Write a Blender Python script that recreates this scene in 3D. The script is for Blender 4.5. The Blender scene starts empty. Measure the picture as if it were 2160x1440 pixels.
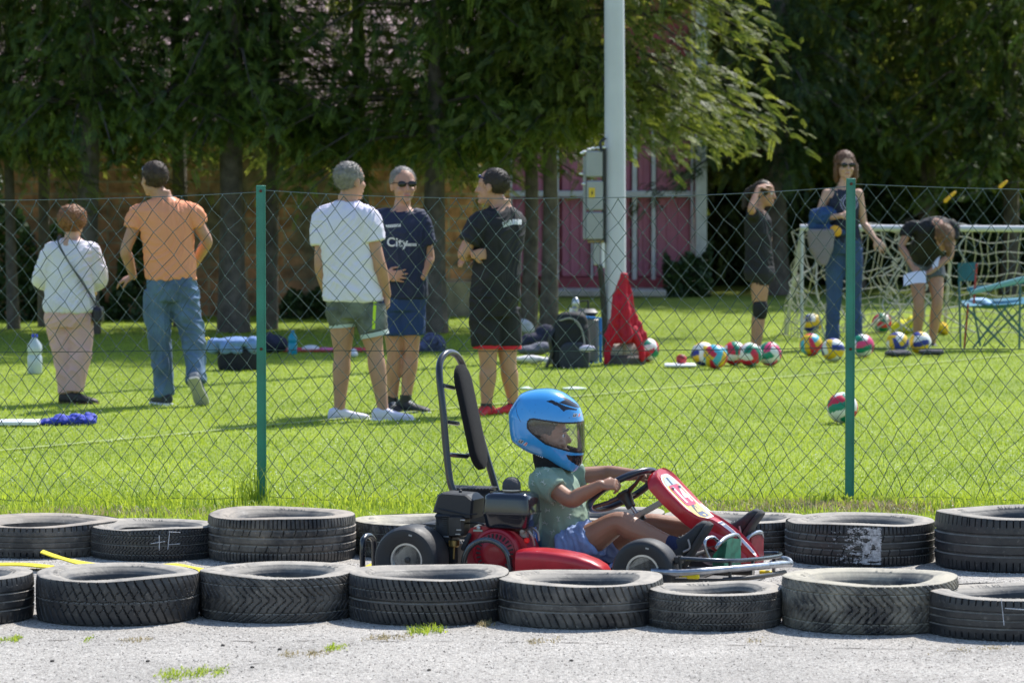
import bpy, bmesh, math, random
import numpy as np
from mathutils import Vector, Matrix, noise
from mathutils.bvhtree import BVHTree
random.seed(7); rng = np.random.default_rng(7)
C = bpy.context.scene.collection
# ---------------------------------------------------------------- camera
F = 7900.0; H = 1.75; TH = math.atan(375.0/F)
cam = bpy.data.cameras.new('camera'); camo = bpy.data.objects.new('camera', cam); C.objects.link(camo)
cam.sensor_width = 36.0; cam.lens = 36.0*F/2160.0; cam.clip_start = 0.5; cam.clip_end = 600
camo.location = (0, 0, H); camo.rotation_euler = (math.pi/2-TH, 0, 0)
cam.dof.use_dof = True; cam.dof.focus_distance = 17.0; cam.dof.aperture_fstop = 6.8
bpy.context.scene.camera = camo
# ---------------------------------------------------------------- light
SUN_EL = math.radians(52); SUN_AZ = math.radians(36)      # azimuth from +Y towards +X
w = bpy.data.worlds.new('World'); bpy.context.scene.world = w; w.use_nodes = True
nt = w.node_tree; bg = nt.nodes['Background']; sky = nt.nodes.new('ShaderNodeTexSky')
sky.sky_type = 'NISHITA'; sky.sun_disc = False; sky.sun_elevation = SUN_EL; sky.sun_rotation = SUN_AZ; sky.ozone_density = 4.0; sky.air_density = 1.3
nt.links.new(sky.outputs[0], bg.inputs[0]); bg.inputs[1].default_value = 0.15
sl = bpy.data.lights.new('sun', 'SUN'); sl.energy = 4.8; sl.angle = math.radians(0.5); sl.color = (1, .96, .9)
so = bpy.data.objects.new('sun', sl); C.objects.link(so)
sd = Vector((math.sin(SUN_AZ)*math.cos(SUN_EL), math.cos(SUN_AZ)*math.cos(SUN_EL), math.sin(SUN_EL)))
so.rotation_euler = sd.to_track_quat('Z', 'Y').to_euler(); so.location = (10, 30, 40)
vs = bpy.context.scene.view_settings; vs.view_transform = 'Standard'; vs.look = 'None'; vs.exposure = 0.38; vs.gamma = 1
# ---------------------------------------------------------------- picture -> place
def P(px, py, d):
    u = (px-1080)/F; v = (720-py)/F
    y = math.cos(TH)+v*math.sin(TH); z = -math.sin(TH)+v*math.cos(TH); k = d/y
    return np.array([u*k, d, H+z*k])
def GD(py):
    v = (720-py)/F
    y = math.cos(TH)+v*math.sin(TH); z = -math.sin(TH)+v*math.cos(TH)
    return -H/z*y
def G(px, py):
    p = P(px, py, GD(py)); p[2] = 0; return p
def A(*v): return np.array(v, float)
def nrm(v):
    v = np.asarray(v, float); n = np.linalg.norm(v); return v/n if n > 1e-12 else v
# ---------------------------------------------------------------- materials
def mat(name, col, rough=.6, metal=0., bump=0., bscale=60., var=0., vscale=8., spec=.5, alpha=None, trans=0., coat=0., detail=4):
    m = bpy.data.materials.new(name); m.use_nodes = True; n = m.node_tree; b = n.nodes['Principled BSDF']
    b.inputs['Base Color'].default_value = (*col, 1); b.inputs['Roughness'].default_value = rough; b.inputs['Metallic'].default_value = metal
    b.inputs['Specular IOR Level'].default_value = spec; b.inputs['Coat Weight'].default_value = coat
    tc = n.nodes.new('ShaderNodeTexCoord')
    if var > 0:
        nz = n.nodes.new('ShaderNodeTexNoise'); nz.inputs['Scale'].default_value = vscale; nz.inputs['Detail'].default_value = detail
        n.links.new(tc.outputs['Object'], nz.inputs['Vector'])
        mr = n.nodes.new('ShaderNodeMapRange'); mr.inputs[1].default_value = .3; mr.inputs[2].default_value = .7
        mr.inputs[3].default_value = 1-var; mr.inputs[4].default_value = 1+var
        n.links.new(nz.outputs[0], mr.inputs[0])
        mx = n.nodes.new('ShaderNodeVectorMath'); mx.operation = 'SCALE'; mx.inputs[0].default_value = col
        n.links.new(mr.outputs[0], mx.inputs['Scale']); n.links.new(mx.outputs[0], b.inputs['Base Color'])
        mr2 = n.nodes.new('ShaderNodeMapRange'); mr2.inputs[1].default_value = .3; mr2.inputs[2].default_value = .7
        mr2.inputs[3].default_value = rough*.85; mr2.inputs[4].default_value = min(1, rough*1.2)
        n.links.new(nz.outputs[0], mr2.inputs[0]); n.links.new(mr2.outputs[0], b.inputs['Roughness'])
    if bump > 0:
        n2 = n.nodes.new('ShaderNodeTexNoise'); n2.inputs['Scale'].default_value = bscale; n2.inputs['Detail'].default_value = 3
        n.links.new(tc.outputs['Object'], n2.inputs['Vector'])
        bp = n.nodes.new('ShaderNodeBump'); bp.inputs['Strength'].default_value = bump; bp.inputs['Distance'].default_value = .01
        n.links.new(n2.outputs[0], bp.inputs['Height']); n.links.new(bp.outputs[0], b.inputs['Normal'])
    if trans > 0:
        tr = n.nodes.new('ShaderNodeBsdfTranslucent'); tr.inputs[0].default_value = (*[min(1, c*1.5) for c in col], 1)
        mi = n.nodes.new('ShaderNodeMixShader'); mi.inputs[0].default_value = trans
        out = n.nodes['Material Output']; n.links.new(b.outputs[0], mi.inputs[1]); n.links.new(tr.outputs[0], mi.inputs[2]); n.links.new(mi.outputs[0], out.inputs[0])
    return m
def leafmat(name, c1, c2, trans=.4, rough=.55, attr='tint'):
    m = bpy.data.materials.new(name); m.use_nodes = True; n = m.node_tree; b = n.nodes['Principled BSDF']
    at = n.nodes.new('ShaderNodeAttribute'); at.attribute_name = attr
    mx = n.nodes.new('ShaderNodeMix'); mx.data_type = 'RGBA'
    mx.inputs['A'].default_value = (*c1, 1); mx.inputs['B'].default_value = (*c2, 1)
    n.links.new(at.outputs['Fac'], mx.inputs['Factor']); n.links.new(mx.outputs['Result'], b.inputs['Base Color'])
    b.inputs['Roughness'].default_value = rough
    tr = n.nodes.new('ShaderNodeBsdfTranslucent')
    hs = n.nodes.new('ShaderNodeHueSaturation'); hs.inputs['Value'].default_value = 1.7; hs.inputs['Hue'].default_value = .485
    n.links.new(mx.outputs['Result'], hs.inputs['Color']); n.links.new(hs.outputs[0], tr.inputs[0])
    mi = n.nodes.new('ShaderNodeMixShader'); mi.inputs[0].default_value = trans
    n.links.new(b.outputs[0], mi.inputs[1]); n.links.new(tr.outputs[0], mi.inputs[2]); n.links.new(mi.outputs[0], n.nodes['Material Output'].inputs[0])
    return m
# ---------------------------------------------------------------- mesh building
def catmull(pts, n):
    pts = [np.asarray(p, float) for p in pts]; out = []
    q = [2*pts[0]-pts[1]]+pts+[2*pts[-1]-pts[-2]]
    for i in range(1, len(q)-2):
        for k in range(n):
            t = k/n; p0, p1, p2, p3 = q[i-1:i+3]
            out.append(.5*((2*p1)+(-p0+p2)*t+(2*p0-5*p1+4*p2-p3)*t*t+(-p0+3*p1-3*p2+p3)*t**3))
    out.append(pts[-1]); return out
class MB:
    def __init__(s): s.v = []; s.f = []; s.m = []; s.n = 0
    def add(s, v, f, mi=0):
        v = np.asarray(v, float).reshape(-1, 3); s.v.append(v)
        for q in f: s.f.append(tuple(int(i)+s.n for i in q)); s.m.append(mi)
        s.n += len(v); return s
    def rings(s, R, closed=False, caps=True, mi=0):
        R = np.asarray(R, float); n, k = R.shape[:2]; f = []
        for i in range(n if closed else n-1):
            a = i*k; b = ((i+1) % n)*k
            for j in range(k):
                j2 = (j+1) % k; f.append((a+j, a+j2, b+j2, b+j))
        if caps and not closed:
            f.append(tuple(range(k))[::-1]); f.append(tuple(range((n-1)*k, n*k)))
        return s.add(R.reshape(-1, 3), f, mi)
    def tube(s, pts, r, seg=10, closed=False, round_ends=False, mi=0, smooth=0, flat=None, up=None):
        pts = [np.asarray(p, float) for p in pts]
        rr = [r]*len(pts) if np.isscalar(r) else list(r)
        if smooth:
            if closed:
                m = len(pts); ext = pts[-2:]+pts+pts[:2]; er = rr[-2:]+rr+rr[:2]
                cp = catmull(ext, smooth); cr = catmull([A(x, 0, 0) for x in er], smooth)
                pts = cp[2*smooth:(2+m)*smooth]; rr = [c[0] for c in cr[2*smooth:(2+m)*smooth]]
            else:
                cr = catmull([A(x, 0, 0) for x in rr], smooth); pts = catmull(pts, smooth); rr = [max(c[0], 1e-4) for c in cr]
        if round_ends and not closed:
            a = nrm(pts[0]-pts[1]); b = nrm(pts[-1]-pts[-2]); r0, r1 = rr[0], rr[-1]; p0, p1 = pts[0], pts[-1]
            pts = [p0+a*r0*.98, p0+a*r0*.8, p0+a*r0*.45]+pts+[p1+b*r1*.45, p1+b*r1*.8, p1+b*r1*.98]
            rr = [r0*.2, r0*.6, r0*.89]+rr+[r1*.89, r1*.6, r1*.2]
        n = len(pts); R = []
        T = []
        for i in range(n):
            if closed: t = pts[(i+1) % n]-pts[i-1]
            else: t = pts[min(i+1, n-1)]-pts[max(i-1, 0)]
            T.append(nrm(t))
        N = np.cross(T[0], A(0, 0, 1) if up is None else up)
        if np.linalg.norm(N) < 1e-3: N = np.cross(T[0], A(1, 0, 0))
        N = nrm(N)
        for i in range(n):
            N = nrm(N-T[i]*np.dot(N, T[i])); B = np.cross(T[i], N)
            fl = 1 if flat is None else flat
            R.append([pts[i]+rr[i]*(math.cos(2*math.pi*j/seg)*N+fl*math.sin(2*math.pi*j/seg)*B) for j in range(seg)])
        return s.rings(R, closed=closed, mi=mi)
    def loft(s, secs, seg=28, mi=0, e=2.0):
        """secs: (centre, half-axis a, half-axis b[, exponent])"""
        R = []
        for sc in secs:
            c, a, b = [np.asarray(x, float) for x in sc[:3]]; ex = sc[3] if len(sc) > 3 else e
            ring = []
            for j in range(seg):
                t = 2*math.pi*j/seg; ct, st = math.cos(t), math.sin(t)
                ring.append(c+a*math.copysign(abs(ct)**(2/ex), ct)+b*math.copysign(abs(st)**(2/ex), st))
            R.append(ring)
        return s.rings(R, mi=mi)
    def ell(s, c, ax, ay, az, nu=20, nv=12, mi=0):
        c, ax, ay, az = [np.asarray(x, float) for x in (c, ax, ay, az)]; R = []
        for i in range(nv+1):
            t = math.pi*(i/nv*.96+.02); R.append([c+az*math.cos(t)+math.sin(t)*(ax*math.cos(2*math.pi*j/nu)+ay*math.sin(2*math.pi*j/nu)) for j in range(nu)])
        return s.rings(R, mi=mi)
    def ball(s, c, r, nu=16, nv=10, mi=0): return s.ell(c, A(r, 0, 0), A(0, r, 0), A(0, 0, r), nu, nv, mi)
    def box(s, c, sx, sy, sz, X=(1, 0, 0), Y=(0, 1, 0), Z=(0, 0, 1), bev=0., mi=0):
        c = np.asarray(c, float); X, Y, Z = [nrm(a) for a in (X, Y, Z)]; hx, hy, hz = sx/2, sy/2, sz/2
        b = min(bev, hx*.95, hy*.95, hz*.95)
        def ring(ix, iy, z):
            k = b
            pp = [(ix, iy-k), (ix-k, iy), (-ix+k, iy), (-ix, iy-k), (-ix, -iy+k), (-ix+k, -iy), (ix-k, -iy), (ix, -iy+k)] if b > 0 else [(ix, iy), (-ix, iy), (-ix, -iy), (ix, -iy)]
            return [c+X*p[0]+Y*p[1]+Z*z for p in pp]
        if b > 0: R = [ring(hx-b, hy-b, -hz), ring(hx, hy, -hz+b), ring(hx, hy, hz-b), ring(hx-b, hy-b, hz)]
        else: R = [ring(hx, hy, -hz), ring(hx, hy, hz)]
        return s.rings(R, mi=mi)
    def lathe(s, c, prof, axis=(0, 0, 1), seg=32, mi=0, closed=False):
        c = np.asarray(c, float); Z = nrm(axis); X = nrm(np.cross(Z, A(.3, .9, .17))); Y = np.cross(Z, X)
        R = [[c+Z*z+r*(math.cos(2*math.pi*j/seg)*X+math.sin(2*math.pi*j/seg)*Y) for j in range(seg)] for r, z in prof]
        return s.rings(R, mi=mi, closed=closed)
    def prism(s, poly, off, mi=0):
        """poly: 3-D outline points, off: extrusion vector"""
        p = np.asarray(poly, float); return s.rings([p, p+np.asarray(off, float)], mi=mi)
    def build(s, name, mats, parent=None, smooth=True, angle=40):
        me = bpy.data.meshes.new(name); v = np.concatenate(s.v) if s.v else np.zeros((0, 3))
        me.from_pydata(v.tolist(), [], s.f)
        for m in (mats if isinstance(mats, (list, tuple)) else [mats]): me.materials.append(m)
        if isinstance(mats, (list, tuple)): me.polygons.foreach_set('material_index', s.m)
        bm = bmesh.new(); bm.from_mesh(me); bmesh.ops.recalc_face_normals(bm, faces=bm.faces); bm.to_mesh(me); bm.free()
        if smooth:
            me.polygons.foreach_set('use_smooth', [True]*len(me.polygons))
            try: me.set_sharp_from_angle(angle=math.radians(angle))
            except Exception: pass
        o = bpy.data.objects.new(name, me); C.objects.link(o)
        if parent: o.parent = parent; o.matrix_parent_inverse = Matrix.Translation(parent.location).inverted() if parent.type == 'EMPTY' and parent.get('_w') else Matrix.Identity(4)
        return o
def fastmesh(name, V, Fc, m, parent=None, tint=None, smooth=False):
    """V (n,3), Fc (m,k) same-size polygons"""
    me = bpy.data.meshes.new(name); V = np.asarray(V, np.float32); Fc = np.asarray(Fc, np.int32); k = Fc.shape[1]
    me.vertices.add(len(V)); me.vertices.foreach_set('co', V.ravel())
    me.loops.add(Fc.size); me.loops.foreach_set('vertex_index', Fc.ravel())
    me.polygons.add(len(Fc)); me.polygons.foreach_set('loop_start', np.arange(len(Fc), dtype=np.int32)*k)
    try: me.polygons.foreach_set('loop_total', np.full(len(Fc), k, np.int32))
    except Exception: pass
    if tint is not None:
        at = me.attributes.new('tint', 'FLOAT', 'POINT'); at.data.foreach_set('value', np.asarray(tint, np.float32))
    me.update(calc_edges=True); me.validate()
    if smooth: me.polygons.foreach_set('use_smooth', np.ones(len(me.polygons), bool))
    for mm in (m if isinstance(m, (list, tuple)) else [m]): me.materials.append(mm)
    o = bpy.data.objects.new(name, me); C.objects.link(o)
    if parent: o.parent = parent; o.matrix_parent_inverse = Matrix.Translation(parent.location).inverted()
    return o
def thing(name, label, cat, loc=(0, 0, 0), group=None):
    """an Empty at the thing's base; its parts are modelled in world coordinates"""
    o = bpy.data.objects.new(name, None); C.objects.link(o); o.location = Vector([float(x) for x in loc]); o.empty_display_size = .1
    o['_w'] = 1; o['label'] = label; o['category'] = cat
    if group: o['group'] = group
    return o
def tag(o, label, cat, group=None, kind=None):
    if label: o['label'] = label
    if cat: o['category'] = cat
    if group: o['group'] = group
    if kind: o['kind'] = kind
    return o
def struct(o): o['kind'] = 'structure'; return o
def remesh(name, mb, voxel, m, parent=None, it=3, fac=.5, disp=None, origin=None):
    me = bpy.data.meshes.new('tmp'); v = np.concatenate(mb.v); me.from_pydata(v.tolist(), [], mb.f)
    o = bpy.data.objects.new('tmp', me); C.objects.link(o)
    r = o.modifiers.new('r', 'REMESH'); r.mode = 'VOXEL'; r.voxel_size = voxel
    sm = o.modifiers.new('s', 'SMOOTH'); sm.factor = fac; sm.iterations = it
    dg = bpy.context.evaluated_depsgraph_get(); dg.update()
    me2 = bpy.data.meshes.new_from_object(o.evaluated_get(dg), preserve_all_data_layers=False, depsgraph=dg)
    bpy.data.objects.remove(o); me2.name = name
    if disp:
        n = len(me2.vertices); co = np.zeros(n*3); no = np.zeros(n*3)
        me2.vertices.foreach_get('co', co); me2.vertices.foreach_get('normal', no)
        co = co.reshape(-1, 3); no = no.reshape(-1, 3)
        d = np.array([disp(Vector(c)) for c in co]); co += no*d[:, None]; me2.vertices.foreach_set('co', co.ravel())
    me2.polygons.foreach_set('use_smooth', [True]*len(me2.polygons)); me2.materials.clear()
    for mm in (m if isinstance(m, (list, tuple)) else [m]): me2.materials.append(mm)
    me2.update()
    o2 = bpy.data.objects.new(name, me2); C.objects.link(o2)
    if parent: o2.parent = parent; o2.matrix_parent_inverse = Matrix.Translation(parent.location).inverted() if parent.get('_w') else Matrix.Identity(4)
    return o2
def wr(amp, sc=9, stretch=(1, 1, 1)):
    sx, sy, sz = stretch
    def f(c):
        q = Vector((c.x*sc*sx, c.y*sc*sy, c.z*sc*sz))
        a = noise.noise(q); b = noise.noise(q*2.3+Vector((5, 1, 3)))
        return amp*(a*.6+.5*(1-2*abs(b))*.8-.15)
    return f
def text_mesh(s, size, bold=0., shear=0., extr=0.):
    cu = bpy.data.curves.new('t', 'FONT'); cu.body = s; cu.size = size; cu.align_x = 'CENTER'; cu.align_y = 'CENTER'; cu.offset = bold; cu.shear = shear; cu.extrude = extr; cu.resolution_u = 4
    o = bpy.data.objects.new('t', cu); C.objects.link(o); dg = bpy.context.evaluated_depsgraph_get(); dg.update()
    me = bpy.data.meshes.new_from_object(o.evaluated_get(dg)); bpy.data.objects.remove(o)
    v = np.array([tuple(x.co) for x in me.vertices]); f = [tuple(p.vertices) for p in me.polygons]; bpy.data.meshes.remove(me); return v, f
def subdiv2(v, f, maxlen):
    bm = bmesh.new(); vv = [bm.verts.new(x) for x in v]
    for q in f:
        try: bm.faces.new([vv[i] for i in q])
        except Exception: pass
    bmesh.ops.triangulate(bm, faces=bm.faces)
    for _ in range(4):
        es = [e for e in bm.edges if e.calc_length() > maxlen]
        if not es: break
        bmesh.ops.subdivide_edges(bm, edges=es, cuts=1); bmesh.ops.triangulate(bm, faces=bm.faces)
    bm.verts.index_update(); V = np.array([tuple(x.co) for x in bm.verts]); Q = [tuple(x.index for x in g.verts) for g in bm.faces]; bm.free(); return V, Q
def bvh_of(obs):
    vs_, fs_ = [], []; n = 0
    for o in obs:
        for x in o.data.vertices: vs_.append(x.co.copy())
        for p in o.data.polygons: fs_.append([i+n for i in p.vertices])
        n += len(o.data.vertices)
    return BVHTree.FromPolygons(vs_, fs_)
def decal(name, v, f, M, tree, dirv, mt, parent, lift=.0015, maxlen=.02):
    """lay a flat shape (x right, y up, metres) on a surface: M maps (x,y)->3-D point, then cast along dirv"""
    V, Q = subdiv2(v, f, maxlen); D = Vector(nrm(dirv)); out = []; ok = []
    for p in V:
        q = Vector(M(p[0], p[1])); h = tree.ray_cast(q-D*.6, D, 2.0)
        if h[0] is None: out.append(q); ok.append(False)
        else: out.append(h[0]-D*lift); ok.append(True)
    Q = [q for q in Q if all(ok[i] for i in q)]
    mb = MB(); mb.add(np.array([tuple(x) for x in out]), Q); o = mb.build(name, mt, parent); return o
# ================================================================ THE SETTING
def node_track():
    m = bpy.data.materials.new('track_aggregate'); m.use_nodes = True; n = m.node_tree; b = n.nodes['Principled BSDF']; L = n.links.new
    tc = n.nodes.new('ShaderNodeTexCoord'); v = n.nodes.new('ShaderNodeTexVoronoi'); v.inputs['Scale'].default_value = 120
    L(tc.outputs['Object'], v.inputs['Vector'])
    cr = n.nodes.new('ShaderNodeValToRGB'); e = cr.color_ramp.elements; e[0].position = 0; e[0].color = (.12, .112, .10, 1); e[1].position = .25; e[1].color = (.345, .32, .285, 1)
    x = e.new(.75); x.color = (.42, .385, .34, 1); x = e.new(1); x.color = (.58, .55, .5, 1)
    sp = n.nodes.new('ShaderNodeSeparateColor'); L(v.outputs['Color'], sp.inputs[0]); L(sp.outputs[0], cr.inputs[0])
    n1 = n.nodes.new('ShaderNodeTexNoise'); n1.inputs['Scale'].default_value = 1.6; n1.inputs['Detail'].default_value = 6; L(tc.outputs['Object'], n1.inputs['Vector'])
    mr = n.nodes.new('ShaderNodeMapRange'); mr.inputs[1].default_value = .3; mr.inputs[2].default_value = .7; mr.inputs[3].default_value = .80; mr.inputs[4].default_value = 1.12; L(n1.outputs[0], mr.inputs[0])
    sc = n.nodes.new('ShaderNodeVectorMath'); sc.operation = 'SCALE'; L(cr.outputs[0], sc.inputs[0]); L(mr.outputs[0], sc.inputs['Scale']); L(sc.outputs[0], b.inputs['Base Color'])
    b.inputs['Roughness'].default_value = .9
    bp = n.nodes.new('ShaderNodeBump'); bp.inputs['Strength'].default_value = .8; bp.inputs['Distance'].default_value = .006; L(v.outputs['Distance'], bp.inputs['Height']); bp.invert = True; L(bp.outputs[0], b.inputs['Normal'])
    return m
M_track = node_track()
def node_ground():
    m = bpy.data.materials.new('lawn_soil'); m.use_nodes = True; n = m.node_tree; b = n.nodes['Principled BSDF']; L = n.links.new
    tc = n.nodes.new('ShaderNodeTexCoord'); mp = n.nodes.new('ShaderNodeMapping'); mp.inputs['Scale'].default_value = (1, .45, 1); L(tc.outputs['Object'], mp.inputs[0])
    n1 = n.nodes.new('ShaderNodeTexNoise'); n1.inputs['Scale'].default_value = .9; n1.inputs['Detail'].default_value = 8; n1.inputs['Roughness'].default_value = .65; L(mp.outputs[0], n1.inputs['Vector'])
    cr = n.nodes.new('ShaderNodeValToRGB'); e = cr.color_ramp.elements; e[0].position = .3; e[0].color = (.14, .20, .03, 1); e[1].position = .62; e[1].color = (.25, .32, .05, 1)
    x = e.new(.78); x.color = (.27, .27, .09, 1)
    L(n1.outputs[0], cr.inputs[0]); n2 = n.nodes.new('ShaderNodeTexNoise'); n2.inputs['Scale'].default_value = 45; n2.inputs['Detail'].default_value = 4; L(mp.outputs[0], n2.inputs['Vector'])
    mr = n.nodes.new('ShaderNodeMapRange'); mr.inputs[1].default_value = .3; mr.inputs[2].default_value = .7; mr.inputs[3].default_value = .6; mr.inputs[4].default_value = 1.35; L(n2.outputs[0], mr.inputs[0])
    sc = n.nodes.new('ShaderNodeVectorMath'); sc.operation = 'SCALE'; L(cr.outputs[0], sc.inputs[0]); L(mr.outputs[0], sc.inputs['Scale']); L(sc.outputs[0], b.inputs['Base Color']); b.inputs['Roughness'].default_value = .85
    b.inputs['Specular IOR Level'].default_value = .2
    return m
def sheet(name, x0, x1, y0, y1, z, m, nx=1, ny=1, edge=None):
    xs = np.linspace(x0, x1, nx+1); ys = np.linspace(y0, y1, ny+1); V = []
    for j, y in enumerate(ys):
        for x in xs:
            yy = y
            if edge and j == ny: yy = y+edge(x)
            V.append((x, yy, z))
    Fc = [(j*(nx+1)+i, j*(nx+1)+i+1, (j+1)*(nx+1)+i+1, (j+1)*(nx+1)+i) for j in range(ny) for i in range(nx)]
    return fastmesh(name, V, Fc, m)
struct(sheet('ground', -300, 300, -60, 400, -.004, node_ground()))
struct(sheet('track', -25, 25, -30, 17.75, 0, M_track, 400, 1, edge=lambda x: .09*math.sin(x*3.1)+.07*noise.noise(Vector((x*5, 0, 0)))+.03*noise.noise(Vector((x*19, 3, 0)))))
# loose aggregate grains of the track surface
def pebbles():
    n = 46000; y = 12.4+(rng.random(n)**.9)*4.6; x = (rng.random(n)-.5)*y*.29
    s = .0022+.0035*rng.random(n)**2; h = s*(.5+.5*rng.random(n)); a = rng.random(n)*6.28
    V = np.zeros((n, 5, 3)); 
    for k in range(4):
        aa = a+k*math.pi/2; rr = s*(.8+.4*rng.random(n)); V[:, k, 0] = x+rr*np.cos(aa); V[:, k, 1] = y+rr*np.sin(aa); V[:, k, 2] = -.0005
    V[:, 4, 0] = x; V[:, 4, 1] = y; V[:, 4, 2] = h
    b = np.arange(n)[:, None]*5; Fc = np.concatenate([b+np.array([[k, (k+1) % 4, 4]]) for k in range(4)])
    t = rng.random(n); t = np.where(t < .2, .02, t); return V.reshape(-1, 3), Fc, np.repeat(t, 5)
V, Fc, t = pebbles()
def tintmat(name, c1, c2, rough=.85, mid=None):
    m = bpy.data.materials.new(name); m.use_nodes = True; n = m.node_tree; b = n.nodes['Principled BSDF']
    at = n.nodes.new('ShaderNodeAttribute'); at.attribute_name = 'tint'; cr = n.nodes.new('ShaderNodeValToRGB')
    cr.color_ramp.elements[0].color = (*c1, 1); cr.color_ramp.elements[1].color = (*c2, 1)
    if mid: e = cr.color_ramp.elements.new(mid[0]); e.color = (*mid[1], 1)
    n.links.new(at.outputs['Fac'], cr.inputs[0]); n.links.new(cr.outputs[0], b.inputs['Base Color']); b.inputs['Roughness'].default_value = rough
    return m
o = fastmesh('gravel', V, Fc, tintmat('gravel_grain', (.06, .055, .05), (.58, .55, .5), mid=(.3, (.32, .30, .27))), tint=t)
tag(o, 'pale loose grit spread over the grey track surface', 'gravel', kind='stuff')
# ---- grass
M_grass = leafmat('grass_blade', (.16, .25, .020), (.36, .46, .045), trans=.42, rough=.5)
M_dry = leafmat('dry_blade', (.30, .25, .12), (.42, .36, .2), trans=.3)
def blades(pos, hmin, hmax, wd, lean=.5, kink=True):
    n = len(pos); h = hmin+(hmax-hmin)*rng.random(n)**1.5; a = rng.random(n)*6.283; w_ = wd*(.6+.8*rng.random(n)); la = rng.random(n)*6.283; l = lean*h*rng.random(n)
    V = np.zeros((n, 5, 3)); dx = np.cos(a)*w_/2; dy = np.sin(a)*w_/2; lx = np.cos(la)*l; ly = np.sin(la)*l
    for k, (s, f, z) in enumerate([(-1, 0, 0), (1, 0, 0), (.75, .35, .6), (-.75, .35, .6), (0, 1, 1)]):
        V[:, k, 0] = pos[:, 0]+s*dx+f*lx; V[:, k, 1] = pos[:, 1]+s*dy+f*ly; V[:, k, 2] = pos[:, 2]+h*z*(1-.25*f*(l/h))-.002
    b = np.arange(n)[:, None]*5; Fc = np.concatenate([b+np.array([[0, 1, 2]]), b+np.array([[0, 2, 3]]), b+np.array([[3, 2, 4]])]); return V.reshape(-1, 3), Fc
def shp(x, y, s, seed): return np.array([noise.noise(Vector((a*s, b*s*.5, seed))) for a, b in zip(x, y)])
n = 300000; y = 18.2+(rng.random(n)**1.25)*27; x = (rng.random(n)-.5)*y*.30
V, Fc = blades(np.stack([x, y, 0*x], 1), .008, .026, .006, 1.1)
g = np.clip(.5+.5*np.repeat(shp(x[::7], y[::7], 1.1, 1.), 7)[:n]*1.2, 0, 1)
x7 = np.sin(x*1.3+np.sin(y*.7)*2)*np.cos(y*.5+x*.4)
xs_ = x.copy(); pn = np.sin(xs_*4.1+1.7*np.sin(y*1.3))*np.sin(y*1.9+1.3*np.sin(xs_*2.2)); t = np.clip(.5+.2*x7+.22*pn+.5*(rng.random(n)-.5), 0, 1)
o = fastmesh('lawn_grass', V, Fc, M_grass, tint=np.repeat(t, 5)); tag(o, 'short bright green lawn of the playing field', 'grass', kind='stuff')
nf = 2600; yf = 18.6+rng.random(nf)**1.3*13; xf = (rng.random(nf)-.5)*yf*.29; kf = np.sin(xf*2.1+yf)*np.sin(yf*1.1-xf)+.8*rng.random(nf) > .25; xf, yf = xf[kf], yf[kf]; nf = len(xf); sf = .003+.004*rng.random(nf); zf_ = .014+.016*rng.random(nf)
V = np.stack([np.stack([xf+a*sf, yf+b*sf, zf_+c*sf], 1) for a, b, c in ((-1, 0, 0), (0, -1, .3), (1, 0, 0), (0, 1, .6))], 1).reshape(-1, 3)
tag(fastmesh('pale_flecks', V, np.arange(nf*4).reshape(-1, 4), mat('pale_fleck', (.62, .66, .55), .8)), 'tiny pale flecks painted through the lawn as grass sparkle', 'glints', kind='stuff')  # pale flecks added as painted sparkle on the grass
# longer verge along the fence
n = 30000; y = 17.8+rng.random(n)*1.75; x = (rng.random(n)-.5)*6.2
k = np.array([noise.noise(Vector((a*1.7, b*1.2, 4))) for a, b in zip(x, y)]); keep = k+.35*rng.random(n) > -.12; x, y, k = x[keep], y[keep], k[keep]
V, Fc = blades(np.stack([x, y, 0*x], 1), .02, .085, .006, 1.0); o = fastmesh('verge_grass', V, Fc, M_grass, tint=np.repeat(np.clip(.6+.4*rng.random(len(x))-.2*k, 0, 1), 5))
tag(o, 'unmown grass strip between the fence and the tyres', 'grass', kind='stuff')
pp = []
for cx, cy, nn, r in [(P(300, 1085, 18.6)[0], 18.5, 900, .5), (P(1700, 1065, 18.7)[0], 18.9, 2200, .30), (P(1840, 1065, 18.7)[0], 18.95, 1500, .2), (P(1600, 1075, 18.7)[0], 18.6, 500, .3), (P(100, 1065, 18.7)[0], 18.6, 500, .5)]:
    pp.append(np.stack([cx+rng.normal(0, r, nn), cy+rng.normal(0, .12, nn), np.zeros(nn)], 1))
V, Fc = blades(np.concatenate(pp), .015, .07, .007, 1.5); o = fastmesh('dry_grass', V, Fc, M_dry, tint=np.repeat(rng.random(len(V)//5), 5)); tag(o, 'straw coloured dead grass under the fence', 'grass', kind='stuff')
# weeds round the posts
def weed(name, px, d, n, hh, sp, label, wd=.012, m=None, py=1065):
    c = P(px, py, d); pos = np.stack([c[0]+rng.normal(0, sp, n), d+rng.normal(0, sp*.5, n), np.zeros(n)], 1)
    V, Fc = blades(pos, hh*.3, hh, wd, .8); return tag(fastmesh(name, V, Fc, m or M_grass, tint=np.repeat(rng.random(n), 5)), label, 'weed', 'weeds under the fence', 'stuff')
GF = 19.2
weed('weed_clump', 528, GF-.05, 90, .30, .05, 'tall dark grassy weed tuft left of the left green post', .006)
weed('weed_clump', 1815, GF-.15, 160, .10, .22, 'broad leafy bright weeds right of the right green post', .02)
weed('weed_clump', 1760, GF-.1, 80, .09, .07, 'low weed tuft at the foot of the right green post', .014)
weed('weed_clump', 1600, GF-.3, 130, .08, .17, 'sprawling weeds behind the red nose of the kart', .016)
weed('weed_clump', 420, GF-.35, 120, .10, .2, 'tufted weeds behind the small tyre with the chalk cross', .01)
weed('weed_clump', 680, GF-.3, 70, .07, .12, 'low weeds under the mesh right of the left green post', .014)
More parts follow.
